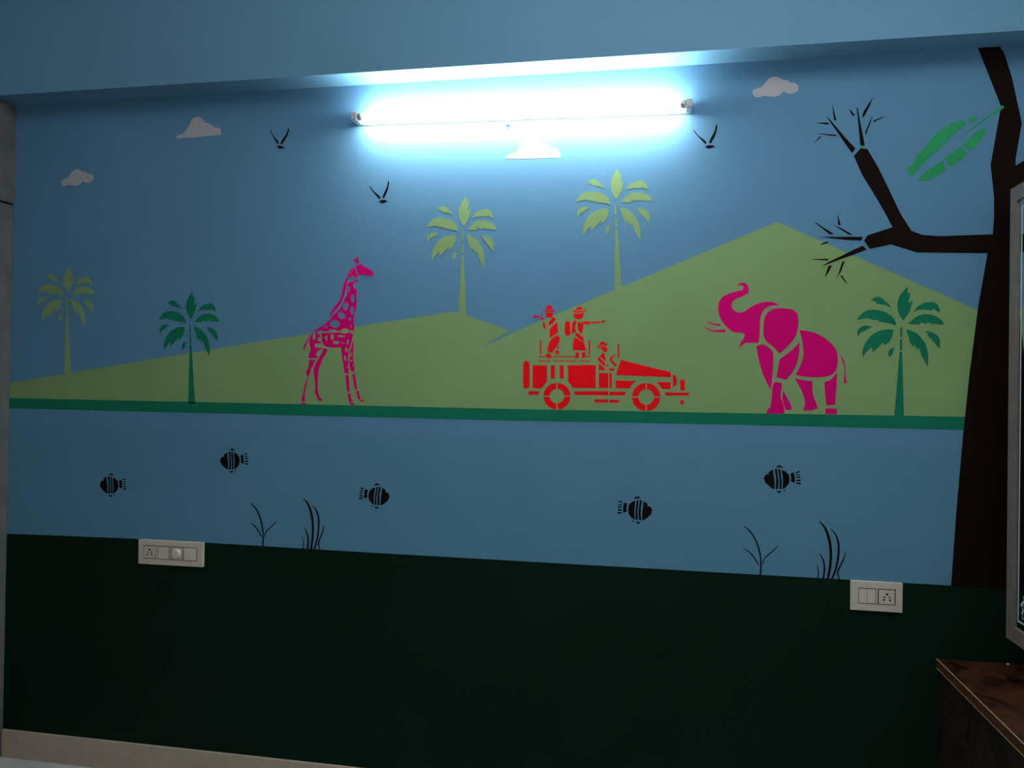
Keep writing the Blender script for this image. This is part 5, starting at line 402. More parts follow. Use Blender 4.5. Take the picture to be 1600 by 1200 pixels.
  ('torso','pink',[[(-1.1796,1.929),(-1.176,1.9301),(-1.1717,1.9312),(-1.1667,1.9316),(-1.1621,1.9318),(-1.1598,1.9393),(-1.1431,1.9392),(-1.1444,1.9256),(-1.1458,1.9258),(-1.1476,1.9271),(-1.1505,1.9315),(-1.1534,1.9363),(-1.1618,1.9167),(-1.156,1.9045),(-1.1497,1.906),(-1.1479,1.9022),(-1.1463,1.8954),(-1.1462,1.8815),(-1.1466,1.8652),(-1.146,1.8491),(-1.146,1.835),(-1.1484,1.8269),(-1.1514,1.8199),(-1.1538,1.8093),(-1.1558,1.7988),(-1.1568,1.7909),(-1.1571,1.7852),(-1.1572,1.7836),(-1.1568,1.7819),(-1.1551,1.7757),(-1.1536,1.7674),(-1.1537,1.7571),(-1.1543,1.7474),(-1.1773,1.7474),(-1.1803,1.7529),(-1.1856,1.7546),(-1.1918,1.7556),(-1.1985,1.7538),(-1.2043,1.751),(-1.2073,1.748),(-1.209,1.7452),(-1.2245,1.7452),(-1.2269,1.7477),(-1.2303,1.7501),(-1.2358,1.7518),(-1.242,1.7525),(-1.2482,1.7519),(-1.2536,1.7501),(-1.257,1.7468),(-1.2593,1.7434),(-1.2787,1.7428),(-1.2803,1.7451),(-1.2827,1.7474),(-1.2868,1.7488),(-1.2915,1.7492),(-1.2961,1.7477),(-1.3002,1.7455),(-1.3025,1.7434),(-1.304,1.7415),(-1.3177,1.7419),(-1.3157,1.7441),(-1.3119,1.7474),(-1.3039,1.7527),(-1.2946,1.7583),(-1.287,1.7616),(-1.2791,1.7656),(-1.2691,1.7739),(-1.26,1.782),(-1.255,1.7852),(-1.2512,1.7884),(-1.2467,1.7962),(-1.241,1.8051),(-1.2318,1.8125),(-1.2219,1.8202),(-1.2135,1.8287),(-1.2061,1.8383),(-1.2008,1.8506),(-1.1961,1.8625),(-1.1906,1.8704),(-1.186,1.8776),(-1.184,1.8862),(-1.1834,1.8957),(-1.1835,1.9075),(-1.1835,1.9184),(-1.1817,1.9248)],[(-1.1741,1.904),(-1.1743,1.8987),(-1.1751,1.8945),(-1.1764,1.8922),(-1.1778,1.8922),(-1.1791,1.8945),(-1.1801,1.8988),(-1.1805,1.904),(-1.1803,1.9093),(-1.1795,1.9135),(-1.1782,1.9158),(-1.1768,1.9158),(-1.1755,1.9134),(-1.1745,1.9092)],[(-1.1544,1.8683),(-1.1551,1.8612),(-1.1571,1.8555),(-1.1601,1.8524),(-1.1635,1.8524),(-1.1667,1.8556),(-1.1689,1.8613),(-1.1698,1.8684),(-1.1691,1.8755),(-1.1671,1.8811),(-1.1641,1.8842),(-1.1607,1.8842),(-1.1575,1.881),(-1.1553,1.8753)],[(-1.1782,1.8375),(-1.1802,1.8308),(-1.184,1.8257),(-1.1888,1.8233),(-1.1938,1.824),(-1.1979,1.8276),(-1.2002,1.8335),(-1.2004,1.8405),(-1.1984,1.8472),(-1.1946,1.8522),(-1.1898,1.8547),(-1.1848,1.854),(-1.1807,1.8503),(-1.1784,1.8444)],[(-1.1562,1.8229),(-1.1568,1.8161),(-1.1587,1.8106),(-1.1615,1.8075),(-1.1647,1.8075),(-1.1677,1.8106),(-1.1698,1.8161),(-1.1706,1.823),(-1.17,1.8299),(-1.1681,1.8354),(-1.1653,1.8385),(-1.1621,1.8384),(-1.1591,1.8354),(-1.157,1.8298)],[(-1.166,1.7897),(-1.1666,1.7872),(-1.1683,1.7853),(-1.1709,1.7841),(-1.1737,1.7842),(-1.1763,1.7853),(-1.1781,1.7873),(-1.1788,1.7898),(-1.1782,1.7923),(-1.1765,1.7943),(-1.1739,1.7954),(-1.1711,1.7953),(-1.1685,1.7942),(-1.1667,1.7922)],[(-1.2201,1.8065),(-1.2181,1.8122),(-1.2154,1.8171),(-1.2058,1.8194),(-1.202,1.8166),(-1.1977,1.8125),(-1.1933,1.8057),(-1.1894,1.7989),(-1.1925,1.7928),(-1.2053,1.7898),(-1.2167,1.7959),(-1.2188,1.8009)],[(-1.212,1.7679),(-1.2156,1.7622),(-1.2224,1.7585),(-1.2311,1.7577),(-1.2399,1.7599),(-1.247,1.7647),(-1.2512,1.7711),(-1.2514,1.7779),(-1.2478,1.7836),(-1.241,1.7873),(-1.2323,1.788),(-1.2236,1.7858),(-1.2164,1.781),(-1.2123,1.7747)],[(-1.2573,1.7647),(-1.2578,1.763),(-1.2602,1.7611),(-1.264,1.7593),(-1.2685,1.7579),(-1.2728,1.7572),(-1.276,1.7575),(-1.2775,1.7585),(-1.277,1.7602),(-1.2746,1.7621),(-1.2707,1.764),(-1.2662,1.7653),(-1.262,1.766),(-1.2588,1.7658)],[(-1.1637,1.7634),(-1.1639,1.7601),(-1.1645,1.7574),(-1.1654,1.756),(-1.1664,1.756),(-1.1674,1.7574),(-1.1681,1.7601),(-1.1683,1.7634),(-1.1682,1.7667),(-1.1676,1.7693),(-1.1667,1.7708),(-1.1657,1.7708),(-1.1647,1.7693),(-1.164,1.7667)]],None),
  ('hind_leg','pink',[[(-1.3235,1.7382),(-1.318,1.7382),(-1.32,1.7324),(-1.3213,1.7254),(-1.3195,1.7169),(-1.3171,1.7089),(-1.3094,1.7163),(-1.3098,1.7382),(-1.3001,1.7382),(-1.296,1.7349),(-1.2921,1.7309),(-1.2902,1.7262),(-1.289,1.7218),(-1.2997,1.7181),(-1.2995,1.7071),(-1.2858,1.7035),(-1.2867,1.698),(-1.3091,1.6971),(-1.3118,1.6852),(-1.3083,1.6826),(-1.3029,1.6806),(-1.2932,1.6812),(-1.2835,1.6825),(-1.2824,1.678),(-1.2896,1.6748),(-1.2969,1.6706),(-1.3016,1.6653),(-1.3045,1.6596),(-1.3047,1.6542),(-1.3039,1.6495),(-1.2966,1.6523),(-1.3022,1.6413),(-1.3355,1.6411),(-1.335,1.6511),(-1.3339,1.6613),(-1.3307,1.6668),(-1.3282,1.6723),(-1.3298,1.682),(-1.3325,1.6924),(-1.3342,1.7009),(-1.3347,1.7089),(-1.3324,1.7173),(-1.3291,1.7254),(-1.3261,1.7324)]],None),
  ('hind_leg','pink',[[(-1.3344,1.6356),(-1.308,1.6349),(-1.3114,1.6267),(-1.3155,1.6175),(-1.3204,1.6091),(-1.3249,1.6009),(-1.3269,1.5927),(-1.3286,1.5844),(-1.3323,1.5756),(-1.3361,1.5679),(-1.3396,1.5719),(-1.3431,1.5769),(-1.345,1.5835),(-1.3463,1.5897),(-1.3425,1.5945),(-1.3386,1.6008),(-1.3359,1.6096),(-1.3341,1.6191),(-1.3339,1.628)],[(-1.3193,1.6335),(-1.3195,1.6313),(-1.3201,1.6295),(-1.321,1.6285),(-1.322,1.6285),(-1.323,1.6295),(-1.3237,1.6313),(-1.324,1.6335),(-1.3238,1.6357),(-1.3232,1.6375),(-1.3222,1.6385),(-1.3212,1.6385),(-1.3202,1.6375),(-1.3195,1.6358)]],None),
  ('torso','pink',[[(-1.2864,1.7373),(-1.2751,1.7378),(-1.2592,1.7383),(-1.2328,1.739),(-1.2089,1.7392),(-1.2031,1.7375),(-1.2011,1.7356),(-1.1915,1.735),(-1.1819,1.7356),(-1.1771,1.7382),(-1.1743,1.7411),(-1.1626,1.7329),(-1.1551,1.7384),(-1.1575,1.732),(-1.1602,1.7239),(-1.1621,1.7132),(-1.164,1.7021),(-1.1666,1.6924),(-1.1695,1.684),(-1.1725,1.6796),(-1.175,1.6731),(-1.1761,1.6547),(-1.1763,1.6368),(-1.1759,1.6332),(-1.1752,1.6295),(-1.1743,1.6115),(-1.1736,1.5933),(-1.1739,1.5868),(-1.1744,1.5842),(-1.1869,1.5841),(-1.19,1.5893),(-1.1929,1.5967),(-1.1941,1.6076),(-1.1953,1.6203),(-1.1982,1.6331),(-1.2015,1.6475),(-1.204,1.6662),(-1.206,1.6838),(-1.2199,1.6827),(-1.2349,1.6818),(-1.2474,1.6822),(-1.2582,1.6836),(-1.267,1.6862),(-1.2739,1.689),(-1.2774,1.6946),(-1.2809,1.7017),(-1.2828,1.7106),(-1.2841,1.72),(-1.2854,1.7292)],[(-1.2608,1.7182),(-1.2611,1.7135),(-1.2621,1.7096),(-1.2636,1.7075),(-1.2653,1.7075),(-1.2669,1.7096),(-1.2681,1.7134),(-1.2685,1.7182),(-1.2682,1.7229),(-1.2672,1.7267),(-1.2657,1.7289),(-1.264,1.7289),(-1.2624,1.7268),(-1.2612,1.7229)],[(-1.2349,1.7237),(-1.2355,1.7183),(-1.2372,1.714),(-1.2398,1.7116),(-1.2427,1.7116),(-1.2454,1.714),(-1.2473,1.7183),(-1.2481,1.7237),(-1.2475,1.7291),(-1.2458,1.7334),(-1.2432,1.7358),(-1.2402,1.7358),(-1.2376,1.7334),(-1.2356,1.7291)],[(-1.1894,1.7248),(-1.1911,1.723),(-1.1957,1.7217),(-1.2023,1.7212),(-1.2096,1.7215),(-1.2161,1.7227),(-1.2206,1.7244),(-1.2222,1.7264),(-1.2205,1.7282),(-1.2159,1.7295),(-1.2093,1.73),(-1.202,1.7297),(-1.1954,1.7285),(-1.191,1.7268)],[(-1.2129,1.7009),(-1.2144,1.698),(-1.2181,1.6959),(-1.2233,1.695),(-1.229,1.6954),(-1.234,1.6971),(-1.2373,1.6998),(-1.2384,1.7029),(-1.2369,1.7058),(-1.2332,1.7079),(-1.2279,1.7088),(-1.2223,1.7084),(-1.2173,1.7067),(-1.2139,1.704)],[(-1.1746,1.7025),(-1.1756,1.6978),(-1.1772,1.6942),(-1.179,1.6923),(-1.1807,1.6926),(-1.1819,1.6948),(-1.1825,1.6987),(-1.1822,1.7035),(-1.1812,1.7081),(-1.1797,1.7117),(-1.1779,1.7136),(-1.1762,1.7134),(-1.1749,1.7111),(-1.1744,1.7072)],[(-1.1783,1.6749),(-1.1788,1.6709),(-1.1802,1.6677),(-1.1823,1.666),(-1.1847,1.666),(-1.1869,1.6677),(-1.1885,1.6709),(-1.1891,1.6748),(-1.1886,1.6787),(-1.1872,1.6819),(-1.1851,1.6837),(-1.1827,1.6837),(-1.1805,1.6819),(-1.1789,1.6788)],[(-1.1838,1.6431),(-1.183,1.6385),(-1.1831,1.6345),(-1.1841,1.6321),(-1.1859,1.6316),(-1.1882,1.6333),(-1.1903,1.6367),(-1.192,1.6411),(-1.1929,1.6458),(-1.1928,1.6498),(-1.1917,1.6522),(-1.1899,1.6526),(-1.1877,1.651),(-1.1855,1.6476)],[(-1.1778,1.6096),(-1.1779,1.608),(-1.1784,1.6067),(-1.1792,1.606),(-1.18,1.606),(-1.1808,1.6067),(-1.1814,1.608),(-1.1816,1.6095),(-1.1814,1.6111),(-1.1809,1.6124),(-1.1802,1.6131),(-1.1793,1.6131),(-1.1785,1.6124),(-1.178,1.6111)],[(-1.2783,1.7222),(-1.2706,1.7222),(-1.2705,1.72),(-1.2783,1.72)],[(-1.2083,1.7023),(-1.1909,1.7002),(-1.1908,1.698),(-1.2082,1.6998)]],None),
  ('fore_leg','pink',[[(-1.1574,1.7094),(-1.1561,1.6976),(-1.1551,1.684),(-1.1558,1.6705),(-1.1565,1.6568),(-1.1557,1.6427),(-1.1541,1.6297),(-1.152,1.6194),(-1.15,1.6116),(-1.149,1.6076),(-1.1489,1.6044),(-1.1501,1.5984),(-1.1516,1.5926),(-1.1573,1.5898),(-1.165,1.5952),(-1.1678,1.6059),(-1.1702,1.6187),(-1.1706,1.6333),(-1.1704,1.6477),(-1.1711,1.6598),(-1.1711,1.6694),(-1.1686,1.6743),(-1.1655,1.6785),(-1.1637,1.6864),(-1.162,1.6949),(-1.1596,1.7027)],[(-1.1617,1.6568),(-1.1619,1.6525),(-1.1627,1.649),(-1.1639,1.6471),(-1.1653,1.6471),(-1.1665,1.649),(-1.1674,1.6525),(-1.1678,1.6568),(-1.1676,1.6611),(-1.1668,1.6646),(-1.1656,1.6665),(-1.1642,1.6665),(-1.163,1.6646),(-1.1621,1.6611)],[(-1.1592,1.6333),(-1.1596,1.632),(-1.1609,1.631),(-1.1627,1.6304),(-1.1647,1.6304),(-1.1666,1.631),(-1.1679,1.632),(-1.1684,1.6332),(-1.1679,1.6345),(-1.1667,1.6355),(-1.1648,1.6361),(-1.1628,1.6361),(-1.1609,1.6355),(-1.1596,1.6345)],[(-1.1529,1.6143),(-1.1531,1.6127),(-1.1537,1.6115),(-1.1546,1.6108),(-1.1556,1.6108),(-1.1566,1.6115),(-1.1572,1.6127),(-1.1575,1.6143),(-1.1573,1.6159),(-1.1567,1.6171),(-1.1558,1.6178),(-1.1547,1.6178),(-1.1538,1.6171),(-1.1532,1.6159)]],None),
  ('hind_leg','pink',[[(-1.2776,1.6798),(-1.2591,1.6763),(-1.2607,1.6698),(-1.2637,1.6617),(-1.2701,1.6518),(-1.2769,1.6415),(-1.281,1.6322),(-1.2844,1.6232),(-1.2884,1.6137),(-1.2918,1.6049),(-1.2935,1.5996),(-1.2945,1.5921),(-1.2959,1.5753),(-1.2968,1.5555),(-1.2969,1.5361),(-1.2961,1.519),(-1.2939,1.5083),(-1.2909,1.5008),(-1.2875,1.4946),(-1.2839,1.49),(-1.2803,1.4868),(-1.277,1.4847),(-1.2779,1.4792),(-1.2826,1.4787),(-1.2876,1.479),(-1.2919,1.4809),(-1.2955,1.4843),(-1.2981,1.4903),(-1.3006,1.497),(-1.3045,1.502),(-1.3076,1.5079),(-1.3077,1.5169),(-1.307,1.528),(-1.3074,1.5415),(-1.3085,1.5554),(-1.3112,1.5679),(-1.3138,1.5791),(-1.3146,1.5875),(-1.3141,1.5955),(-1.3127,1.6053),(-1.3096,1.6157),(-1.3034,1.6267),(-1.2963,1.6377),(-1.2902,1.6486),(-1.285,1.6579),(-1.2815,1.6629),(-1.2793,1.667),(-1.2781,1.6736)]],None),
  ('shin','pink',[[(-1.3409,1.5623),(-1.3375,1.5614),(-1.347,1.5183),(-1.3483,1.5036),(-1.3575,1.5035),(-1.353,1.5255),(-1.3465,1.5494)]],None),
  ('foot','pink',[[(-1.3594,1.5007),(-1.3482,1.5009),(-1.3477,1.4943),(-1.3474,1.4871),(-1.3481,1.4807),(-1.3491,1.4752),(-1.3619,1.475),(-1.361,1.4816),(-1.3602,1.4888),(-1.3597,1.4952)]],None),
  ('hoof','pink',[[(-1.3638,1.4713),(-1.3457,1.4716),(-1.3444,1.4652),(-1.366,1.4648)]],None),
  ('shin','pink',[[(-1.1849,1.5787),(-1.1734,1.5797),(-1.1711,1.5571),(-1.1675,1.5173),(-1.179,1.5153),(-1.1823,1.5424)]],None),
  ('foot','pink',[[(-1.176,1.509),(-1.1654,1.5091),(-1.1636,1.5008),(-1.1613,1.492),(-1.1587,1.485),(-1.1563,1.4794),(-1.162,1.4748),(-1.1697,1.4765),(-1.1717,1.4836),(-1.1738,1.4918),(-1.1751,1.5008)]],None),
  ('hoof','pink',[[(-1.1687,1.4729),(-1.1553,1.4749),(-1.1461,1.4669),(-1.1495,1.4656),(-1.1541,1.465),(-1.161,1.4669),(-1.1676,1.4693)]],None),
  ('shin','pink',[[(-1.1591,1.5826),(-1.1485,1.5836),(-1.1423,1.5538),(-1.137,1.5268),(-1.1465,1.523),(-1.1527,1.5483)]],None),
  ('foot','pink',[[(-1.1417,1.5195),(-1.1321,1.5205),(-1.1303,1.5122),(-1.128,1.5034),(-1.1254,1.4964),(-1.123,1.4908),(-1.1306,1.4853),(-1.134,1.4906),(-1.1375,1.4978),(-1.1399,1.5087)]],None),
  ('hoof','pink',[[(-1.1287,1.4839),(-1.1248,1.4857),(-1.1201,1.4869),(-1.1144,1.4857),(-1.109,1.4839),(-1.1124,1.4793),(-1.1181,1.4794),(-1.1238,1.48),(-1.1268,1.4819)]],None),
  ('tail','pink',[[(-1.3322,1.7309),(-1.3283,1.7309),(-1.3332,1.7227),(-1.3387,1.7125),(-1.3436,1.6996),(-1.348,1.6868),(-1.3517,1.6775),(-1.3546,1.6703),(-1.3596,1.6721),(-1.3584,1.6807),(-1.356,1.6905),(-1.3508,1.6994),(-1.3445,1.7088),(-1.338,1.7203)]],None),
 ],2),
 ('painted_elephant','magenta pink painted elephant with raised trunk facing left','elephant',None,[
  ('head','pink',[[(0.2422,1.9076),(0.2571,1.914),(0.2699,1.9095),(0.2728,1.9049),(0.2763,1.8996),(0.2785,1.894),(0.2786,1.8879),(0.2776,1.8817),(0.2766,1.8764),(0.2711,1.8731),(0.2645,1.8692),(0.2576,1.8655),(0.2504,1.8625),(0.243,1.8598),(0.2365,1.8568),(0.2314,1.8531),(0.2272,1.8492),(0.2238,1.8459),(0.2229,1.8419),(0.2219,1.8373),(0.2218,1.8326),(0.223,1.8281),(0.2251,1.8236),(0.2284,1.8193),(0.2337,1.8152),(0.2401,1.8114),(0.2456,1.8082),(0.2506,1.8093),(0.2566,1.8105),(0.2625,1.8126),(0.268,1.8156),(0.2735,1.8194),(0.2794,1.8235),(0.2859,1.8279),(0.2929,1.8325),(0.3004,1.8366),(0.3085,1.8398),(0.317,1.8424),(0.3256,1.8444),(0.3343,1.8456),(0.343,1.8461),(0.3508,1.8459),(0.3572,1.845),(0.3627,1.8434),(0.3676,1.8415),(0.3724,1.839),(0.3767,1.8363),(0.3803,1.834),(0.3713,1.8338),(0.3607,1.8335),(0.351,1.8319),(0.343,1.8287),(0.336,1.8243),(0.3301,1.8189),(0.3256,1.8124),(0.3223,1.8049),(0.3198,1.797),(0.3183,1.7887),(0.3177,1.7799),(0.3172,1.7706),(0.3168,1.7606),(0.3166,1.75),(0.3163,1.7399),(0.3158,1.7302),(0.3153,1.7209),(0.3145,1.7136),(0.3135,1.7092),(0.3123,1.7067),(0.3112,1.7048),(0.2988,1.705),(0.2841,1.7052),(0.2723,1.7047),(0.2661,1.703),(0.2628,1.7007),(0.2597,1.698),(0.2555,1.6947),(0.2513,1.691),(0.2479,1.6878),(0.2493,1.6928),(0.251,1.6988),(0.2532,1.7046),(0.2566,1.7098),(0.2605,1.7149),(0.2637,1.72),(0.2653,1.7255),(0.2662,1.7309),(0.2669,1.7355),(0.2637,1.7369),(0.2598,1.7386),(0.2549,1.7398),(0.2485,1.74),(0.2411,1.7397),(0.2336,1.7407),(0.2265,1.7435),(0.2193,1.7475),(0.2121,1.7531),(0.2045,1.7609),(0.1968,1.7702),(0.1904,1.7796),(0.1855,1.7883),(0.1819,1.797),(0.1793,1.8062),(0.1776,1.8166),(0.177,1.8274),(0.1776,1.8373),(0.1796,1.8456),(0.1829,1.853),(0.1872,1.8594),(0.1927,1.8646),(0.1992,1.8688),(0.2064,1.8725),(0.2144,1.8758),(0.2232,1.8786),(0.2319,1.8811),(0.2409,1.8836),(0.2498,1.8857),(0.2574,1.8875),(0.2624,1.8963),(0.2551,1.903),(0.2444,1.9031)]],None),
  ('ear','pink',[[(0.3305,1.7838),(0.3324,1.793),(0.3348,1.7997),(0.3387,1.8057),(0.3442,1.8117),(0.3512,1.817),(0.3595,1.8209),(0.3699,1.8231),(0.3816,1.8239),(0.3929,1.8238),(0.4034,1.8232),(0.4135,1.8218),(0.4221,1.8193),(0.4289,1.8151),(0.4344,1.8098),(0.4389,1.8053),(0.4404,1.7968),(0.4421,1.7865),(0.4426,1.7749),(0.4415,1.7608),(0.4393,1.7454),(0.4356,1.7313),(0.4303,1.7203),(0.4234,1.7107),(0.4152,1.7008),(0.4045,1.6894),(0.3925,1.6777),(0.3822,1.6679),(0.3761,1.6751),(0.3688,1.6836),(0.361,1.6918),(0.3522,1.6991),(0.3429,1.7061),(0.3356,1.7136),(0.3314,1.7214),(0.3292,1.7297),(0.3281,1.7399),(0.328,1.7541),(0.3289,1.7701)]],None),
  ('fore_leg','pink',[[(0.3055,1.6938),(0.3252,1.7013),(0.3309,1.6989),(0.3377,1.696),(0.3442,1.6918),(0.3507,1.6859),(0.3569,1.6787),(0.3613,1.67),(0.3627,1.6594),(0.3623,1.6475),(0.3617,1.635),(0.3614,1.6226),(0.3609,1.6097),(0.36,1.5956),(0.3586,1.5787),(0.3567,1.5606),(0.3552,1.5453),(0.3511,1.5521),(0.3462,1.5602),(0.3415,1.5691),(0.3371,1.5783),(0.3328,1.5883),(0.3285,1.5996),(0.324,1.613),(0.3195,1.6278),(0.3153,1.6434),(0.3116,1.6606),(0.3083,1.6786)]],None),
  ('shoulder','pink',[[(0.3824,1.6504),(0.3938,1.6589),(0.4073,1.6689),(0.4196,1.679),(0.4297,1.6894),(0.4387,1.6999),(0.4462,1.7087),(0.4466,1.6989),(0.4471,1.6871),(0.4466,1.6748),(0.4448,1.6618),(0.4421,1.6482),(0.4388,1.6356),(0.4347,1.6246),(0.43,1.6145),(0.4246,1.605),(0.4181,1.5957),(0.411,1.5869),(0.4049,1.5795),(0.3727,1.5879),(0.3745,1.5982),(0.3767,1.6104),(0.3786,1.622),(0.3801,1.6324),(0.3813,1.6422)]],None),
  ('fore_leg','pink',[[(0.3658,1.5716),(0.3896,1.5698),(0.3902,1.5649),(0.3909,1.5591),(0.3911,1.5523),(0.39,1.5442),(0.3885,1.5352),(0.388,1.5261),(0.3895,1.5172),(0.3921,1.5084),(0.3946,1.5001),(0.3968,1.4922),(0.3989,1.4849),(0.4003,1.4784),(0.4004,1.4729),(0.3997,1.4683),(0.3992,1.4644),(0.3419,1.4633),(0.3426,1.4751),(0.355,1.4862),(0.3559,1.4952),(0.357,1.5058),(0.358,1.5169),(0.3588,1.5288),(0.3595,1.5412),(0.3606,1.5519),(0.3622,1.56),(0.3641,1.5664)]],None),
  ('fore_leg','pink',[[(0.3953,1.5437),(0.3986,1.5375),(0.4025,1.5301),(0.4068,1.5221),(0.412,1.5127),(0.4175,1.5026),(0.4217,1.494),(0.4238,1.4877),(0.4246,1.4829),(0.4252,1.4788),(0.4053,1.4776),(0.4029,1.4827),(0.4,1.4888),(0.3976,1.4957),(0.3956,1.504),(0.394,1.5132),(0.3931,1.5218),(0.3934,1.5298),(0.3944,1.5374)]],None),
  ('body','pink',[[(0.4457,1.7496),(0.4549,1.7486),(0.4657,1.7474),(0.4768,1.7453),(0.4877,1.7424),(0.4988,1.7387),(0.5098,1.7336),(0.5213,1.7267),(0.5328,1.7184),(0.5429,1.7099),(0.5512,1.7015),(0.5582,1.6928),(0.5636,1.6841),(0.567,1.6758),(0.5689,1.6675),(0.57,1.6583),(0.5704,1.6469),(0.5699,1.6346),(0.5683,1.6238),(0.5657,1.6152),(0.5619,1.608),(0.5563,1.6021),(0.5485,1.5972),(0.5389,1.5936),(0.5278,1.591),(0.5148,1.5895),(0.5004,1.589),(0.4868,1.5892),(0.4747,1.5901),(0.4634,1.5916),(0.4537,1.5932),(0.4461,1.5946),(0.4401,1.5961),(0.4351,1.5973),(0.4394,1.6059),(0.4445,1.6162),(0.4492,1.627),(0.4533,1.6379),(0.4569,1.6494),(0.4592,1.6618),(0.4595,1.6757),(0.4585,1.6904),(0.4566,1.7053),(0.4534,1.7208),(0.4493,1.7364)]],None),
  ('hind_leg','pink',[[(0.431,1.5855),(0.4404,1.5836),(0.4514,1.5813),(0.4622,1.5794),(0.4723,1.578),(0.482,1.5771),(0.4902,1.5762),(0.4901,1.5654),(0.49,1.5525),(0.4906,1.5407),(0.4924,1.5315),(0.495,1.5234),(0.4979,1.5149),(0.5014,1.5046),(0.5053,1.4938),(0.5085,1.4848),(0.5012,1.482),(0.4926,1.4787),(0.4839,1.4765),(0.4755,1.4761),(0.4671,1.4768),(0.46,1.4773),(0.4623,1.4829),(0.4649,1.4896),(0.4664,1.497),(0.4663,1.505),(0.465,1.5137),(0.4628,1.523),(0.4595,1.5326),(0.4551,1.5428),(0.4501,1.5532),(0.4438,1.5644),(0.4369,1.5758)]],None),
  ('hind_leg','pink',[[(0.528,1.5737),(0.5341,1.5758),(0.5412,1.5783),(0.5484,1.5826),(0.5555,1.5899),(0.5625,1.5989),(0.5685,1.6065),(0.5681,1.593),(0.5676,1.5769),(0.567,1.5591),(0.5659,1.5382),(0.5647,1.5157),(0.5636,1.4966),(0.535,1.496),(0.5336,1.5067),(0.532,1.5195),(0.5305,1.5327),(0.5295,1.5468),(0.5287,1.5614)]],None),
  ('foot','pink',[[(0.5323,1.4843),(0.5678,1.485),(0.57,1.4665),(0.5325,1.4658)]],None),
  ('tail','pink',[[(0.578,1.6691),(0.5812,1.6638),(0.585,1.6574),(0.5883,1.6498),(0.591,1.6405),(0.5931,1.6301),(0.5948,1.6197),(0.5955,1.6092),(0.5958,1.5987),(0.5963,1.5896),(0.5976,1.5826),(0.5992,1.5771),(0.6005,1.5725),(0.5892,1.5702),(0.5898,1.5771),(0.5904,1.5853),(0.591,1.5938),(0.5917,1.6023),(0.5923,1.611),(0.5919,1.6197),(0.59,1.6283),(0.5871,1.637),(0.5843,1.6454),(0.582,1.6539),(0.5798,1.6622)]],None),
  ('tusk','pink',[[(0.1421,1.7806),(0.1489,1.7777),(0.1568,1.7743),(0.1647,1.7717),(0.1723,1.7705),(0.1799,1.7702),(0.1862,1.7699),(0.1871,1.7628),(0.1805,1.7636),(0.1726,1.7647),(0.1647,1.7664),(0.1571,1.7693),(0.1495,1.773),(0.1431,1.7762)]],None),
  ('tusk','pink',[[(0.1294,1.7619),(0.1358,1.7583),(0.1435,1.754),(0.152,1.7508),(0.162,1.7495),(0.1727,1.7492),(0.1821,1.7495),(0.1894,1.7504),(0.1952,1.7518),(0.2001,1.7531),(0.2046,1.7407),(0.1952,1.7409),(0.1842,1.7412),(0.1736,1.742),(0.1643,1.7434),(0.1556,1.7453),(0.1477,1.7477),(0.141,1.7509),(0.1352,1.7545),(0.1303,1.7575)]],None),
 ],2),
 ('painted_jeep','red painted open safari jeep facing right on the mural grass','car',None,[
  ('spare_wheel','red',[[(-0.5042,1.6246),(-0.5022,1.6344),(-0.4999,1.6355),(-0.4934,1.6386),(-0.4854,1.6343),(-0.4832,1.6326),(-0.4812,1.6227),(-0.4802,1.5868),(-0.4802,1.5511),(-0.4819,1.5416),(-0.484,1.5402),(-0.4918,1.5358),(-0.4955,1.5374),(-0.4994,1.54),(-0.5021,1.5411),(-0.5039,1.5508),(-0.5046,1.5877)]],None),
  ('side_panel','red',[[(-0.4702,1.6219),(-0.4178,1.6223),(-0.4169,1.5649),(-0.4297,1.5475),(-0.4349,1.5388),(-0.469,1.5392)]],None),
  ('strut','red',[[(-0.4043,1.6225),(-0.389,1.6226),(-0.3883,1.5748),(-0.4036,1.5746)]],None),
  ('strut','red',[[(-0.3721,1.6227),(-0.357,1.6229),(-0.3563,1.5751),(-0.3714,1.575)]],None),
  ('side_panel','red',[[(-0.3423,1.623),(-0.2428,1.6247),(-0.2417,1.5423),(-0.323,1.5421),(-0.3309,1.5531),(-0.3415,1.5659)]],None),
  ('door','red',[[(-0.2318,1.5962),(-0.1978,1.5966),(-0.1971,1.5434),(-0.231,1.5429)]],None),
  ('door','red',[[(-0.194,1.5966),(-0.1855,1.5967),(-0.1848,1.5436),(-0.1933,1.5435)]],None),
  ('hood','red',[[(-0.1541,1.6446),(-0.1153,1.6343),(-0.0526,1.6192),(0.02,1.6018),(0.0202,1.5842),(-0.1702,1.5892),(-0.1634,1.6169)]],None),
  ('fender','red',[[(-0.1712,1.5709),(-0.0998,1.5697),(-0.1143,1.556),(-0.1225,1.5432),(-0.1709,1.5425)]],None),
  ('fender','red',[[(-0.0291,1.5676),(0.0192,1.567),(0.0195,1.5427),(-0.0101,1.5431),(-0.0186,1.5552)]],None),
  ('headlight','red',[[(0.0263,1.5943),(0.0307,1.5926),(0.0354,1.5894),(0.0391,1.5828),(0.0413,1.5748),(0.0402,1.566),(0.0382,1.558),(0.0269,1.5486)]],None),
  ('bumper_post','red',[[(0.052,1.5758),(0.0675,1.576),(0.068,1.5383),(0.0524,1.5381)]],None),
  ('bumper','red',[[(0.0003,1.5315),(0.0815,1.5314),(0.0817,1.521),(0.0017,1.5197)]],None),
  ('tow_hook','red',[[(0.0529,1.5046),(0.0656,1.5049),(0.0658,1.4894),(0.0531,1.4892)]],None),
  ('bumper','red',[[(-0.4842,1.5281),(-0.4448,1.5287),(-0.4446,1.5161),(-0.484,1.5155)]],None),
  ('running_board','red',[[(-0.3177,1.5297),(-0.1969,1.5328),(-0.1967,1.5175),(-0.3132,1.5169),(-0.3193,1.5232)]],None),
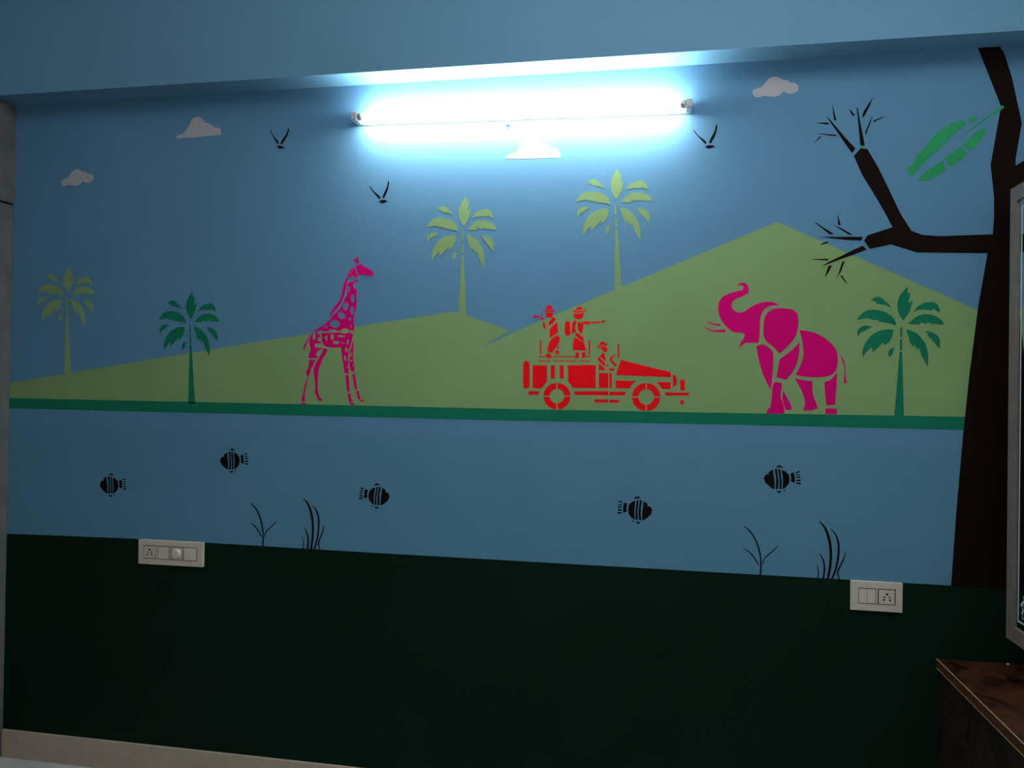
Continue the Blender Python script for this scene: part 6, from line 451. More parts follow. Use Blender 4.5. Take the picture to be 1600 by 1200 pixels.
  ('running_board','red',[[(-0.1931,1.5315),(-0.1391,1.5311),(-0.1348,1.5252),(-0.1389,1.5184),(-0.1929,1.5175)]],None),
  ('step_bar','red',[[(-0.2462,1.503),(-0.1965,1.503),(-0.1964,1.4919),(-0.2461,1.4919)]],None),
  ('step_bar','red',[[(-0.1927,1.5022),(-0.1577,1.5019),(-0.1575,1.4918),(-0.1926,1.492)]],None),
  ('windshield_post','red',[[(-0.1667,1.6997),(-0.1608,1.6998),(-0.1601,1.6501),(-0.166,1.65)]],None),
  ('deck_post','red',[[(-0.4453,1.713),(-0.44,1.713),(-0.4393,1.6628),(-0.4446,1.6628)]],None),
  ('deck_post','red',[[(-0.2688,1.7135),(-0.2637,1.7135),(-0.263,1.6639),(-0.2681,1.6639)]],None),
  ('deck_rail','red',[[(-0.4471,1.6559),(-0.42,1.656),(-0.4199,1.6526),(-0.447,1.6524)]],None),
  ('deck_rail','red',[[(-0.396,1.6562),(-0.3173,1.6567),(-0.3173,1.6533),(-0.396,1.6527)]],None),
  ('deck_rail','red',[[(-0.28,1.6569),(-0.2616,1.6571),(-0.2616,1.6536),(-0.2799,1.6535)]],None),
  ('deck_rail','red',[[(-0.4468,1.639),(-0.4058,1.6393),(-0.4058,1.6358),(-0.4468,1.6355)]],None),
  ('deck_rail','red',[[(-0.3958,1.6394),(-0.3124,1.64),(-0.3123,1.6366),(-0.3957,1.6359)]],None),
  ('deck_rail','red',[[(-0.3033,1.6401),(-0.2614,1.6404),(-0.2613,1.637),(-0.3033,1.6366)]],None),
  ('dashboard','red',[[(-0.2001,1.6126),(-0.1978,1.6126),(-0.1977,1.6043),(-0.2,1.6042)]],None),
  ('dashboard','red',[[(-0.1946,1.6132),(-0.1775,1.6134),(-0.1773,1.6048),(-0.1945,1.6047)]],None),
  ('steering_wheel','red',[[(-0.1762,1.662),(-0.1732,1.66),(-0.1787,1.6552),(-0.1839,1.65),(-0.1854,1.6457),(-0.1857,1.6421),(-0.1804,1.6379),(-0.1748,1.6332),(-0.1708,1.6285),(-0.1678,1.6244),(-0.1716,1.6184),(-0.1769,1.6231),(-0.1826,1.6282),(-0.1871,1.6328),(-0.1906,1.6371),(-0.1927,1.6407),(-0.1937,1.644),(-0.1934,1.6477),(-0.1928,1.651),(-0.1886,1.6539),(-0.184,1.657),(-0.1798,1.6597)]],None),
  ('wheel','red',[[(-0.3312,1.5102),(-0.3323,1.5014),(-0.3351,1.4929),(-0.3393,1.485),(-0.345,1.4781),(-0.3519,1.4723),(-0.3597,1.4678),(-0.3682,1.4648),(-0.3772,1.4634),(-0.3775,1.4859),(-0.373,1.4867),(-0.3688,1.4883),(-0.3649,1.4906),(-0.3614,1.4936),(-0.3585,1.4971),(-0.3563,1.5011),(-0.3548,1.5054),(-0.3541,1.5098)]],None),
  ('wheel','red',[[(-0.4291,1.5086),(-0.4278,1.4998),(-0.4247,1.4914),(-0.4202,1.4836),(-0.4143,1.4768),(-0.4072,1.4713),(-0.3992,1.4671),(-0.3905,1.4644),(-0.3815,1.4634),(-0.3818,1.4858),(-0.3863,1.4865),(-0.3907,1.4879),(-0.3947,1.4901),(-0.3982,1.493),(-0.4012,1.4964),(-0.4035,1.5003),(-0.4051,1.5045),(-0.406,1.509)]],None),
  ('wheel','red',[[(-0.4292,1.5129),(-0.4281,1.5218),(-0.4253,1.5303),(-0.421,1.5382),(-0.4153,1.5452),(-0.4084,1.551),(-0.4005,1.5554),(-0.3919,1.5584),(-0.3829,1.5597),(-0.3826,1.5373),(-0.3871,1.5364),(-0.3913,1.5348),(-0.3953,1.5325),(-0.3987,1.5295),(-0.4016,1.526),(-0.4038,1.5221),(-0.4053,1.5178),(-0.4061,1.5133)]],None),
  ('wheel','red',[[(-0.3313,1.5145),(-0.3326,1.5232),(-0.3356,1.5316),(-0.3401,1.5394),(-0.346,1.5461),(-0.353,1.5517),(-0.361,1.5559),(-0.3696,1.5587),(-0.3786,1.5598),(-0.3783,1.5373),(-0.3737,1.5366),(-0.3694,1.5351),(-0.3655,1.5329),(-0.3619,1.5301),(-0.359,1.5267),(-0.3566,1.5228),(-0.355,1.5186),(-0.3542,1.5141)]],None),
  ('wheel','red',[[(-0.0151,1.5124),(-0.0163,1.5033),(-0.019,1.4946),(-0.0233,1.4865),(-0.0291,1.4794),(-0.0361,1.4734),(-0.044,1.4689),(-0.0527,1.4658),(-0.0617,1.4644),(-0.062,1.4863),(-0.0573,1.4872),(-0.0528,1.4889),(-0.0487,1.4914),(-0.0451,1.4946),(-0.0421,1.4984),(-0.0398,1.5026),(-0.0383,1.5072),(-0.0375,1.512)]],None),
  ('wheel','red',[[(-0.1141,1.5108),(-0.1127,1.5017),(-0.1097,1.493),(-0.1051,1.4851),(-0.0991,1.4781),(-0.0919,1.4724),(-0.0838,1.4681),(-0.075,1.4654),(-0.0659,1.4643),(-0.0662,1.4863),(-0.0709,1.487),(-0.0754,1.4885),(-0.0796,1.4909),(-0.0833,1.4939),(-0.0865,1.4976),(-0.0889,1.5018),(-0.0906,1.5063),(-0.0914,1.5111)]],None),
  ('wheel','red',[[(-0.1141,1.5149),(-0.113,1.524),(-0.1102,1.5328),(-0.1058,1.5409),(-0.1,1.548),(-0.093,1.554),(-0.085,1.5585),(-0.0763,1.5615),(-0.0672,1.5629),(-0.0669,1.5409),(-0.0716,1.5401),(-0.0761,1.5384),(-0.0802,1.5359),(-0.0839,1.5327),(-0.0869,1.529),(-0.0892,1.5247),(-0.0908,1.5201),(-0.0915,1.5153)]],None),
  ('wheel','red',[[(-0.0152,1.5165),(-0.0165,1.5255),(-0.0195,1.5341),(-0.0241,1.542),(-0.03,1.549),(-0.0371,1.5547),(-0.0452,1.5591),(-0.0539,1.5618),(-0.063,1.5629),(-0.0627,1.541),(-0.058,1.5403),(-0.0535,1.5387),(-0.0493,1.5363),(-0.0456,1.5333),(-0.0425,1.5296),(-0.0401,1.5255),(-0.0384,1.5209),(-0.0376,1.5162)]],None),
 ],2),
 ('person','red painted standing person in a hat raising a camera, left on the jeep deck','person',None,[
  ('hat','red',[[(-0.4253,1.8233),(-0.4248,1.8273),(-0.4237,1.8314),(-0.4212,1.8347),(-0.418,1.8371),(-0.4146,1.8383),(-0.411,1.8382),(-0.4073,1.8369),(-0.404,1.8348),(-0.4019,1.8319),(-0.4004,1.829),(-0.3994,1.8267),(-0.3986,1.8249),(-0.4033,1.8247),(-0.4085,1.8242),(-0.4133,1.823),(-0.4178,1.8221),(-0.4219,1.8226)]],None),
  ('hat_brim','red',[[(-0.4376,1.8217),(-0.435,1.8212),(-0.4317,1.8205),(-0.4274,1.8191),(-0.4224,1.8181),(-0.4167,1.8187),(-0.4108,1.8198),(-0.4048,1.8211),(-0.3992,1.8221),(-0.3946,1.8219),(-0.3911,1.8214),(-0.3904,1.8186),(-0.3931,1.8164),(-0.3968,1.8146),(-0.4022,1.8143),(-0.4084,1.8146),(-0.4145,1.8149),(-0.42,1.8152),(-0.4238,1.8155),(-0.427,1.8158),(-0.4307,1.8162),(-0.434,1.8164)]],None),
  ('head','red',[[(-0.4246,1.8118),(-0.3979,1.8111),(-0.3976,1.8083),(-0.3978,1.8048),(-0.3992,1.8005),(-0.4011,1.7967),(-0.4029,1.7948),(-0.4057,1.7939),(-0.4115,1.7938),(-0.4174,1.7945),(-0.4203,1.7958),(-0.4221,1.7979),(-0.4239,1.8012),(-0.4251,1.8049),(-0.425,1.8085)]],None),
  ('shoulder','red',[[(-0.3999,1.7944),(-0.3941,1.795),(-0.3895,1.7909),(-0.3894,1.7852),(-0.3924,1.7814),(-0.3962,1.7771),(-0.4009,1.7728),(-0.4054,1.7691),(-0.4081,1.767),(-0.41,1.7656),(-0.4141,1.7691),(-0.4142,1.7722),(-0.4136,1.776),(-0.4112,1.7805),(-0.4079,1.7852),(-0.4038,1.7901)]],None),
  ('torso','red',[[(-0.3841,1.7783),(-0.3831,1.7766),(-0.3823,1.7737),(-0.3819,1.769),(-0.3815,1.7622),(-0.3805,1.7512),(-0.3795,1.7403),(-0.3852,1.7367),(-0.3921,1.7323),(-0.4004,1.7266),(-0.4082,1.7213),(-0.4105,1.7242),(-0.41,1.7312),(-0.4096,1.7392),(-0.4094,1.7471),(-0.4092,1.7541),(-0.4057,1.7574),(-0.4006,1.7622),(-0.3923,1.7702)]],None),
  ('arm','red',[[(-0.4334,1.7784),(-0.4318,1.7777),(-0.4299,1.776),(-0.4279,1.7718),(-0.4263,1.7668),(-0.4257,1.7626),(-0.4256,1.7587),(-0.4255,1.755),(-0.4255,1.7518),(-0.4287,1.7535),(-0.4319,1.7564),(-0.434,1.7618),(-0.435,1.768),(-0.4345,1.7736)]],None),
  ('arm','red',[[(-0.4205,1.7691),(-0.4177,1.7564),(-0.4217,1.757)]],None),
  ('hand','red',[[(-0.4442,1.7945),(-0.436,1.7957),(-0.4325,1.7922),(-0.4324,1.7853),(-0.4351,1.785),(-0.4382,1.7853),(-0.4413,1.7875),(-0.4441,1.7899)]],None),
  ('camera','red',[[(-0.4712,1.8027),(-0.4665,1.8021),(-0.4466,1.8003),(-0.4471,1.7951),(-0.4664,1.7946),(-0.4704,1.7917)]],None),
  ('camera','red',[[(-0.4432,1.8072),(-0.4391,1.8072),(-0.4396,1.8015),(-0.4431,1.8015)]],None),
  ('leg','red',[[(-0.3789,1.7301),(-0.376,1.7263),(-0.3737,1.7211),(-0.3738,1.7132),(-0.3755,1.705),(-0.3789,1.6988),(-0.3834,1.6929),(-0.3885,1.6858),(-0.3933,1.6788),(-0.3967,1.6722),(-0.3992,1.6667),(-0.4155,1.6696),(-0.416,1.6765),(-0.4158,1.6847),(-0.4138,1.694),(-0.4109,1.7029),(-0.4078,1.7096),(-0.404,1.715),(-0.3995,1.7193),(-0.394,1.7231),(-0.3863,1.7269)]],None),
  ('shoe','red',[[(-0.4185,1.6655),(-0.4032,1.6606),(-0.402,1.6505),(-0.4091,1.6461),(-0.4214,1.6524),(-0.4216,1.6558),(-0.4215,1.6595),(-0.4201,1.6628)]],None),
  ('leg','red',[[(-0.3794,1.6959),(-0.3753,1.6909),(-0.3782,1.6809),(-0.3843,1.6818)]],None),
  ('shoe','red',[[(-0.3737,1.6688),(-0.3751,1.6643),(-0.3789,1.6615),(-0.3837,1.6615),(-0.3876,1.6642),(-0.3891,1.6687),(-0.3877,1.6732),(-0.3839,1.676),(-0.3792,1.6761),(-0.3753,1.6733)]],None),
 ],3),
 ('person','red painted standing person in hat, skirt and backpack pointing right, on the jeep deck','person',None,[
  ('hat','red',[[(-0.3161,1.8228),(-0.3153,1.8256),(-0.3139,1.8286),(-0.3114,1.8309),(-0.3082,1.8325),(-0.3042,1.833),(-0.3002,1.8325),(-0.297,1.8311),(-0.2944,1.829),(-0.2927,1.8264),(-0.2915,1.8239),(-0.2944,1.8231),(-0.2978,1.8222),(-0.3011,1.8209),(-0.3046,1.8199),(-0.3082,1.8199),(-0.3115,1.8205),(-0.3141,1.8217)]],None),
  ('hat_brim','red',[[(-0.3264,1.8195),(-0.323,1.8189),(-0.3183,1.8183),(-0.3117,1.8172),(-0.3046,1.8165),(-0.2985,1.8171),(-0.2931,1.8182),(-0.2882,1.8193),(-0.284,1.8204),(-0.2808,1.8213),(-0.2783,1.8221),(-0.2777,1.8198),(-0.2805,1.8178),(-0.2839,1.8158),(-0.2883,1.8149),(-0.2931,1.8142),(-0.2973,1.8127),(-0.3022,1.8113),(-0.3091,1.8105),(-0.3159,1.8102),(-0.3211,1.8107),(-0.3251,1.8114)]],None),
  ('hair','red',[[(-0.3245,1.808),(-0.3145,1.8071),(-0.3044,1.8068),(-0.2984,1.8081),(-0.2942,1.8102),(-0.2909,1.8122),(-0.2885,1.8141),(-0.288,1.8114),(-0.2878,1.8079),(-0.2886,1.8034),(-0.29,1.7987),(-0.292,1.7944),(-0.2939,1.7907),(-0.2976,1.7895),(-0.3019,1.7885),(-0.3058,1.7885),(-0.3099,1.789),(-0.3146,1.7899),(-0.3191,1.7914),(-0.3224,1.7939),(-0.3249,1.7965)]],None),
  ('backpack','red',[[(-0.3551,1.7748),(-0.3538,1.7781),(-0.3523,1.7794),(-0.349,1.7804),(-0.3454,1.7811),(-0.342,1.7804),(-0.3391,1.7794),(-0.3378,1.7777),(-0.3367,1.7736),(-0.3361,1.7629),(-0.3358,1.7507),(-0.3353,1.7412),(-0.3349,1.7335),(-0.3378,1.7311),(-0.3412,1.7289),(-0.3448,1.7286),(-0.3481,1.7289),(-0.3511,1.7313),(-0.354,1.7346),(-0.3557,1.7394),(-0.3564,1.7449),(-0.3558,1.7502),(-0.3549,1.7564),(-0.3551,1.766)]],None),
  ('torso','red',[[(-0.3281,1.7748),(-0.3266,1.7782),(-0.3247,1.7805),(-0.3218,1.7822),(-0.319,1.7833),(-0.3138,1.7805),(-0.3139,1.7774),(-0.3143,1.7736),(-0.3156,1.7693),(-0.317,1.7644),(-0.3176,1.7586),(-0.3174,1.753),(-0.3158,1.7491),(-0.3139,1.7461),(-0.3184,1.7404),(-0.3298,1.7381),(-0.3306,1.7407),(-0.3311,1.745),(-0.3305,1.7532),(-0.3296,1.7622),(-0.3289,1.7692)]],None),
  ('torso','red',[[(-0.3086,1.7793),(-0.3051,1.7777),(-0.3017,1.7759),(-0.3002,1.774),(-0.2993,1.7724),(-0.2966,1.7804),(-0.2926,1.7793),(-0.2907,1.7746),(-0.289,1.769),(-0.2888,1.7629),(-0.2894,1.7564),(-0.2906,1.75),(-0.2921,1.7438),(-0.2932,1.7382),(-0.2942,1.7336),(-0.2982,1.7371),(-0.3023,1.7416),(-0.3057,1.7471),(-0.3082,1.753),(-0.3093,1.7585),(-0.3095,1.7644),(-0.3092,1.7721)]],None),
  ('arm','red',[[(-0.2903,1.7804),(-0.2675,1.7804),(-0.2651,1.7758),(-0.2662,1.769),(-0.2753,1.7696),(-0.289,1.7713)]],None),
  ('arm','red',[[(-0.2629,1.7781),(-0.247,1.7798),(-0.2282,1.7803),(-0.2282,1.7758),(-0.2446,1.7741),(-0.2582,1.773),(-0.2611,1.7747)]],None),
  ('hand','red',[[(-0.226,1.7826),(-0.2198,1.7832),(-0.2085,1.7848),(-0.2062,1.7837),(-0.2152,1.7792),(-0.2174,1.7763),(-0.2253,1.7758)]],None),
  ('belt','red',[[(-0.3194,1.7332),(-0.3125,1.7393),(-0.3087,1.7379),(-0.3034,1.7353),(-0.2952,1.7289),(-0.2872,1.7223),(-0.287,1.7073),(-0.2946,1.7122),(-0.3032,1.7182),(-0.3118,1.726)]],None),
  ('skirt','red',[[(-0.3213,1.7232),(-0.3112,1.7192),(-0.287,1.7053),(-0.2828,1.6933),(-0.2775,1.6758),(-0.3026,1.6762),(-0.3257,1.6781),(-0.325,1.6992)]],None),
  ('leg','red',[[(-0.3155,1.6701),(-0.3025,1.6702),(-0.3023,1.6592),(-0.3052,1.6482),(-0.3212,1.6481),(-0.3153,1.6551)]],None),
  ('leg','red',[[(-0.2935,1.6703),(-0.2805,1.6703),(-0.2812,1.6494),(-0.2952,1.6493),(-0.2923,1.6573)]],None),
 ],3),
 ('person','red painted seated person in a hat at the jeep steering wheel','person',None,[
  ('hat','red',[[(-0.233,1.6955),(-0.2301,1.7035),(-0.2213,1.7085),(-0.2113,1.7065),(-0.2063,1.6996),(-0.2122,1.698),(-0.2191,1.6966),(-0.2264,1.6959)]],None),
  ('hat_brim','red',[[(-0.2408,1.6855),(-0.2369,1.6915),(-0.2191,1.6946),(-0.2014,1.7006),(-0.2003,1.6966),(-0.2092,1.6926),(-0.225,1.6896),(-0.2329,1.6855)]],None),
  ('head','red',[[(-0.2269,1.6856),(-0.2202,1.6878),(-0.2131,1.6896),(-0.2076,1.6894),(-0.2032,1.6887),(-0.202,1.6738),(-0.2108,1.6697),(-0.2146,1.6723),(-0.2188,1.6757),(-0.2231,1.6807)]],None),
  ('torso','red',[[(-0.2207,1.6697),(-0.2127,1.6638),(-0.2065,1.6399),(-0.2124,1.6399),(-0.2265,1.6537),(-0.2295,1.6577),(-0.2216,1.6627)]],None),
  ('arm','red',[[(-0.2324,1.6537),(-0.2083,1.632),(-0.2092,1.621),(-0.2141,1.622),(-0.2362,1.6417),(-0.2363,1.6497)]],None),
  ('torso','red',[[(-0.2321,1.6298),(-0.2221,1.6219),(-0.21,1.6131),(-0.209,1.6071),(-0.2318,1.6069)]],None),
  ('hand','red',[[(-0.2039,1.628),(-0.198,1.6305),(-0.1987,1.6191),(-0.2038,1.6191)]],None),
 ],3),
 ('painted_tree','dark brown painted bare tree trunk with branches at the right corner','tree',None,[
  ('trunk','brown',[[(0.9896,2.6824),(1.0462,2.6912),(1.0713,2.6527),(1.0948,2.5718),(1.1254,2.4211),(1.1085,2.3083),(1.1081,2.2834),(1.1331,2.299),(1.1443,2.3069),(1.1451,2.2134),(1.1151,2.1978),(1.1136,1.9484),(1.1188,1.5749),(1.1206,1.1612),(1.1209,0.9114),(0.9286,0.9111),(0.9417,1.1535),(0.9599,1.4053),(0.9768,1.6045),(1.0021,1.8331),(1.0277,2.0004),(1.043,2.0621),(1.0457,2.1164),(1.0451,2.1854),(1.0341,2.2887),(1.0634,2.4795)]],None),
  ('branch','brown',[[(1.0443,2.0621),(0.8844,2.0593),(0.8296,2.0647),(0.796,2.0793),(0.763,2.1344),(0.7292,2.2102),(0.6904,2.2942),(0.6564,2.3566),(0.6348,2.3603),(0.6134,2.3355),(0.6403,2.2711),(0.6746,2.2119),(0.716,2.1357),(0.7376,2.0924),(0.6594,2.067),(0.6488,2.0494),(0.6672,2.0211),(0.733,2.0348),(0.8137,2.0067),(1.0277,2.0004)]],None),
  ('twig','brown',[[(0.5242,2.4751),(0.5366,2.4614),(0.5594,2.4322),(0.5842,2.4007),(0.6182,2.3603),(0.6082,2.3446),(0.5845,2.3791),(0.5596,2.4191),(0.543,2.4438)]],None),
  ('twig','brown',[[(0.4905,2.4535),(0.5285,2.4521),(0.5358,2.4452),(0.5163,2.4472)]],None),
  ('twig','brown',[[(0.5432,2.5143),(0.5486,2.4912),(0.5561,2.4605),(0.5531,2.4563),(0.5493,2.4597),(0.5456,2.487)]],None),
  ('twig','brown',[[(0.493,2.4172),(0.5556,2.4096),(0.5573,2.4045),(0.5352,2.4077)]],None),
  ('twig','brown',[[(0.4841,2.3834),(0.5044,2.4065),(0.5085,2.403)]],None),
  ('twig','brown',[[(0.5944,2.4964),(0.6077,2.4839),(0.6149,2.4727),(0.613,2.4689),(0.6068,2.4731)]],None),
  ('twig','brown',[[(0.6207,2.4983),(0.6238,2.4971),(0.6302,2.4612),(0.6388,2.4176),(0.6478,2.3677),(0.6336,2.3705),(0.6287,2.4203),(0.6241,2.4679)]],None),
  ('twig','brown',[[(0.6728,2.5311),(0.664,2.5068),(0.6522,2.4816),(0.6423,2.4627),(0.6382,2.4705),(0.6441,2.4863),(0.656,2.5051)]],None),
  ('twig','brown',[[(0.6721,2.472),(0.6647,2.4444),(0.65,2.4031),(0.6489,2.415),(0.6587,2.4404)]],None),
  ('twig','brown',[[(0.7126,2.4646),(0.6827,2.45),(0.6738,2.4444),(0.6747,2.4514),(0.6947,2.4601)]],None),
  ('twig','brown',[[(0.5636,2.143),(0.5668,2.131),(0.5749,2.1032),(0.5661,2.1034)]],None),
  ('twig','brown',[[(0.4912,2.1145),(0.4953,2.1144),(0.5181,2.0976),(0.5532,2.0741),(0.5389,2.0733),(0.5161,2.0933)]],None),
  ('twig','brown',[[(0.5487,2.1066),(0.5795,2.0907),(0.6142,2.0695),(0.6,2.0709),(0.5754,2.0876)]],None),
  ('twig','brown',[[(0.5072,2.0653),(0.5471,2.0644),(0.6446,2.0623),(0.6407,2.0495),(0.5961,2.0526),(0.5472,2.059)]],None),
  ('twig','brown',[[(0.5371,2.0506),(0.5331,2.0431),(0.5065,2.036),(0.5207,2.0455)]],None),
  ('twig','brown',[[(0.6449,2.0323),(0.6581,2.0191),(0.6089,1.9996),(0.5644,1.9841),(0.5134,1.9633),(0.5338,1.9781),(0.5805,2.0011),(0.6168,2.0199)]],None),
  ('twig','brown',[[(0.4792,1.9898),(0.5367,1.9906),(0.5347,1.9846),(0.507,1.9861)]],None),
  ('twig','brown',[[(0.537,1.9662),(0.5482,1.9682),(0.5382,1.9456),(0.5262,1.9263),(0.53,1.9457)]],None),
  ('twig','brown',[[(0.5807,1.9795),(0.5888,1.9816),(0.577,1.9472),(0.562,1.9215),(0.5709,1.9473)]],None),
  ('twig','brown',[[(0.5741,1.9332),(0.5812,1.9332),(0.5967,1.906),(0.5916,1.9082)]],None),
  ('paint_dab','leaf_green',[[(0.6337,2.3687),(0.6478,2.3666),(0.6471,2.3613),(0.6343,2.3633)]],'small green dab of paint'),
 ],3),
 ('painted_leaf','large bright green painted leaf hanging from the dark tree trunk','leaf',None,[
  ('leaf_blade','leaf_green',[[(0.7803,2.2908),(0.7873,2.2956),(0.7967,2.2927),(0.8013,2.3085),(0.8081,2.3252),(0.8186,2.3369),(0.8312,2.3495),(0.8441,2.3686),(0.8588,2.3886),(0.8757,2.4051),(0.8956,2.4196),(0.9215,2.4322),(0.946,2.4423),(0.9599,2.4266),(0.9461,2.416),(0.928,2.4005),(0.9038,2.3751),(0.8777,2.3475),(0.8537,2.3251),(0.8317,2.304),(0.8125,2.2811),(0.797,2.2609),(0.7828,2.273)]],None),
  ('leaf_blade','leaf_green',[[(0.9666,2.4487),(0.994,2.4509),(0.9782,2.4307),(0.9691,2.4276)]],None),
  ('leaf_blade','leaf_green',[[(0.8112,2.2467),(0.8241,2.2602),(0.8413,2.2759),(0.8659,2.2934),(0.8897,2.3093),(0.8992,2.2788),(0.8854,2.2668),(0.8694,2.2548),(0.8529,2.2473),(0.8369,2.2433),(0.8228,2.2442)]],None),
  ('leaf_blade','leaf_green',[[(0.8942,2.3167),(0.9446,2.3537),(0.9654,2.3288),(0.9427,2.3047),(0.913,2.2868)]],None),
  ('leaf_blade','leaf_green',[[(0.9491,2.3595),(0.9651,2.376),(0.9831,2.393),(1.0012,2.4049),(1.0171,2.4138),(1.0185,2.4067),(1.0173,2.3964),(1.0082,2.3797),(0.9971,2.3624),(0.9885,2.3501),(0.9813,2.3406),(0.9738,2.3428),(0.9653,2.3463),(0.9567,2.3528)]],None),
  ('stem','leaf_green',[[(0.9426,2.379),(0.9579,2.3917),(0.9732,2.4043),(0.9884,2.4164),(1.004,2.4274),(1.0195,2.4378),(1.0343,2.4478),(1.0479,2.457),(1.0606,2.4657),(1.0734,2.4743),(1.0683,2.4823),(1.0562,2.4727),(1.044,2.4632),(1.031,2.4531),(1.0167,2.4423),(1.0017,2.431),(0.9865,2.4191),(0.9715,2.4067),(0.9565,2.3937),(0.9414,2.3807)]],None),
 ],4),
 ('painted_hill','light green painted low hill rising from the far left to a rounded peak','hill','painted hills',[
  ('hill','hill_green',[[(-2.6533,1.5301),(-1.555,1.7021),(-0.7893,1.8143),(-0.765,1.8171),(-0.7406,1.8106),(-0.5539,1.7464),(-0.6519,1.6921),(-0.648,1.435),(-2.6513,1.4412)]],None),
 ],1),
 ('painted_hill','light green painted tall pointed hill behind the jeep and elephant','hill','painted hills',[
  ('hill','hill_green',[[(-0.6519,1.6898),(-0.5832,1.7203),(-0.5479,1.739),(-0.1114,1.9203),(0.3686,2.1198),(0.995,1.8181),(1.0334,1.7991),(0.9985,1.4438),(-0.648,1.435)]],None),
 ],1),
 ('painted_grass_band','narrow dark green painted strip of ground under the hills','ground',None,[
  ('band','dark_green',[[(-2.6519,1.4676),(-1.5505,1.4659),(-0.5437,1.4627),(0.134,1.4633),(1.0079,1.466),(1.0083,1.4221),(0.1345,1.4234),(-0.5431,1.4209),(-1.5497,1.4226),(-2.6509,1.4254)]],None),
 ],2),
]

# ------------------------------------------------------------------ the room
XL, XR, YF, ZC = -3.24, 1.19, -3.75, 3.40        # left wall, right wall, wall behind the camera, ceiling
ZB, YB = 2.675, -0.115                          # underside and face of the beam
XW = -2.652                                     # face of the wardrobe
wb = struct(boxes('wall_back', [(XL - 0.1, 0.0, -0.1, XR + 0.1, 0.12, ZC + 0.1)], 'wall_blue'), 'blue painted wall carrying the whole safari mural')
struct(boxes('wall_left', [(XL - 0.1, YF, -0.1, XL, 0.0, ZC + 0.1)], 'white_wall'))
struct(boxes('wall_right', [(XR, YF, -0.1, XR + 0.1, 0.0, ZC + 0.1)], 'white_wall'))
struct(boxes('wall_front', [(XL - 0.1, YF - 0.1, -0.1, XR + 0.1, YF, ZC + 0.1)], 'white_wall'))
struct(boxes('floor', [(XL, YF, -0.1, XR, 0.0, 0.0)], 'floor_tile'), 'pale grey tiled floor')
struct(boxes('ceiling', [(XL, YF, ZC, XR, 0.0, ZC + 0.1)], 'ceiling_white'))
struct(boxes('trim_1', [(XL, YB, ZB, XR, 0.0, ZC)], 'beam_blue'), 'pale blue ceiling beam along the top of the mural wall')
struct(boxes('baseboard_back', [(XW + 0.004, -0.012, 0.0, 0.89, 0.0, 0.111)], 'skirting', bevel=0.002), 'beige skirting at the foot of the mural wall')
dz = [(XW, 0.9095), (-2.48, 0.9125), (-2.12, 0.9175), (-1.7, 0.9180), (-1.1, 0.9150), (0.3, 0.9130), (XR, 0.9125), (XR, 0.111), (XW, 0.111)]
d = link('dado_paint', paint_mesh('dado_paint', [dz], 0.0005), 'dado_green', wb); d['label'] = 'very dark green painted lower wall'
wz = [(XW, 1.36), (XR, 1.36), (XR, 0.90), (XW, 0.90)]
d = link('water_paint', paint_mesh('water_paint', [wz], 0.0002), 'water_blue', wb); d['label'] = 'muted blue painted water below the grass strip'

# ------------------------------------------------------------------ the mural: every stencilled motif stands where it is painted
THICK = {1: 0.0004, 2: 0.0006, 3: 0.0008, 4: 0.0010}
for name, label, cat, group, parts, layer in MURAL:
    if len(parts) == 1:
        pn, m, loops, pl = parts[0]
        xs = [p[0] for p in loops[0]]; zs = [p[1] for p in loops[0]]
        o = (sum(xs) / len(xs), min(zs))
        ob = link(name, paint_mesh(name, loops, THICK[layer], o), m, None, (o[0], 0, o[1]))
        tag(ob, label, cat, group)
        continue
    xs = [p[0] for q in parts for p in q[2][0]]; zs = [p[1] for q in parts for p in q[2][0]]
    o = ((min(xs) + max(xs)) / 2, min(zs))
    root = thing(name, label, cat, (o[0], 0, o[1]), group)
    for pn, m, loops, pl in parts:
        ob = link(pn, paint_mesh(pn, loops, THICK[layer], o), m, root)
        if pl: ob['label'] = pl

# ------------------------------------------------------------------ tube light on its batten
TX0, TX1, TZ = -1.1475, 0.0735, 2.5286
TC = ((TX0 + TX1) / 2, 0.0, TZ)
t = thing('tube_light', 'glowing white fluorescent tube light mounted high on the mural wall', 'light', TC)
hl = (TX1 - TX0) / 2
bm = bmesh.new(); ends = []
for x in (-hl - 0.004, hl + 0.004):
    ends.append([bm.verts.new((x, y, z)) for y, z in ((-0.001, -0.017), (-0.006, -0.017), (-0.026, -0.008), (-0.026, 0.008), (-0.006, 0.017), (-0.001, 0.017))])
for k in range(6): bm.faces.new((ends[0][k], ends[0][(k + 1) % 6], ends[1][(k + 1) % 6], ends[1][k]))
bm.faces.new(ends[0]); bm.faces.new(ends[1]); bmesh.ops.recalc_face_normals(bm, faces=bm.faces)
me = bpy.data.meshes.new('batten'); bm.to_mesh(me); bm.free(); link('batten', me, 'batten', t)
for s in (-1, 1):
    h = boxes('lampholder', [(min(s * (hl - 0.016), s * (hl + 0.006)), -0.067, -0.016, max(s * (hl - 0.016), s * (hl + 0.006)), -0.012, 0.016)], 'holder', t, 0.004)
    rod('pin_cap', (s * (hl - 0.016), -0.052, 0), (s * (hl - 0.034), -0.052, 0), 0.0135, 'steel', t, 20)
rod('tube', (-hl + 0.034, -0.052, 0), (hl - 0.034, -0.052, 0), 0.013, 'tube', t, 24)
rod('starter', (-0.035, -0.014, -0.012), (-0.035, -0.014, -0.040), 0.010, 'holder', t, 16, prof=[(0, 0.011), (0.85, 0.011), (1, 0.008)])
t.rotation_euler = (0, 0.0137, 0)

# ------------------------------------------------------------------ switch plates
def hexa(x0, z0, x1, z1, y0, y1): return (x0, y0, z0, x1, y1, z1)

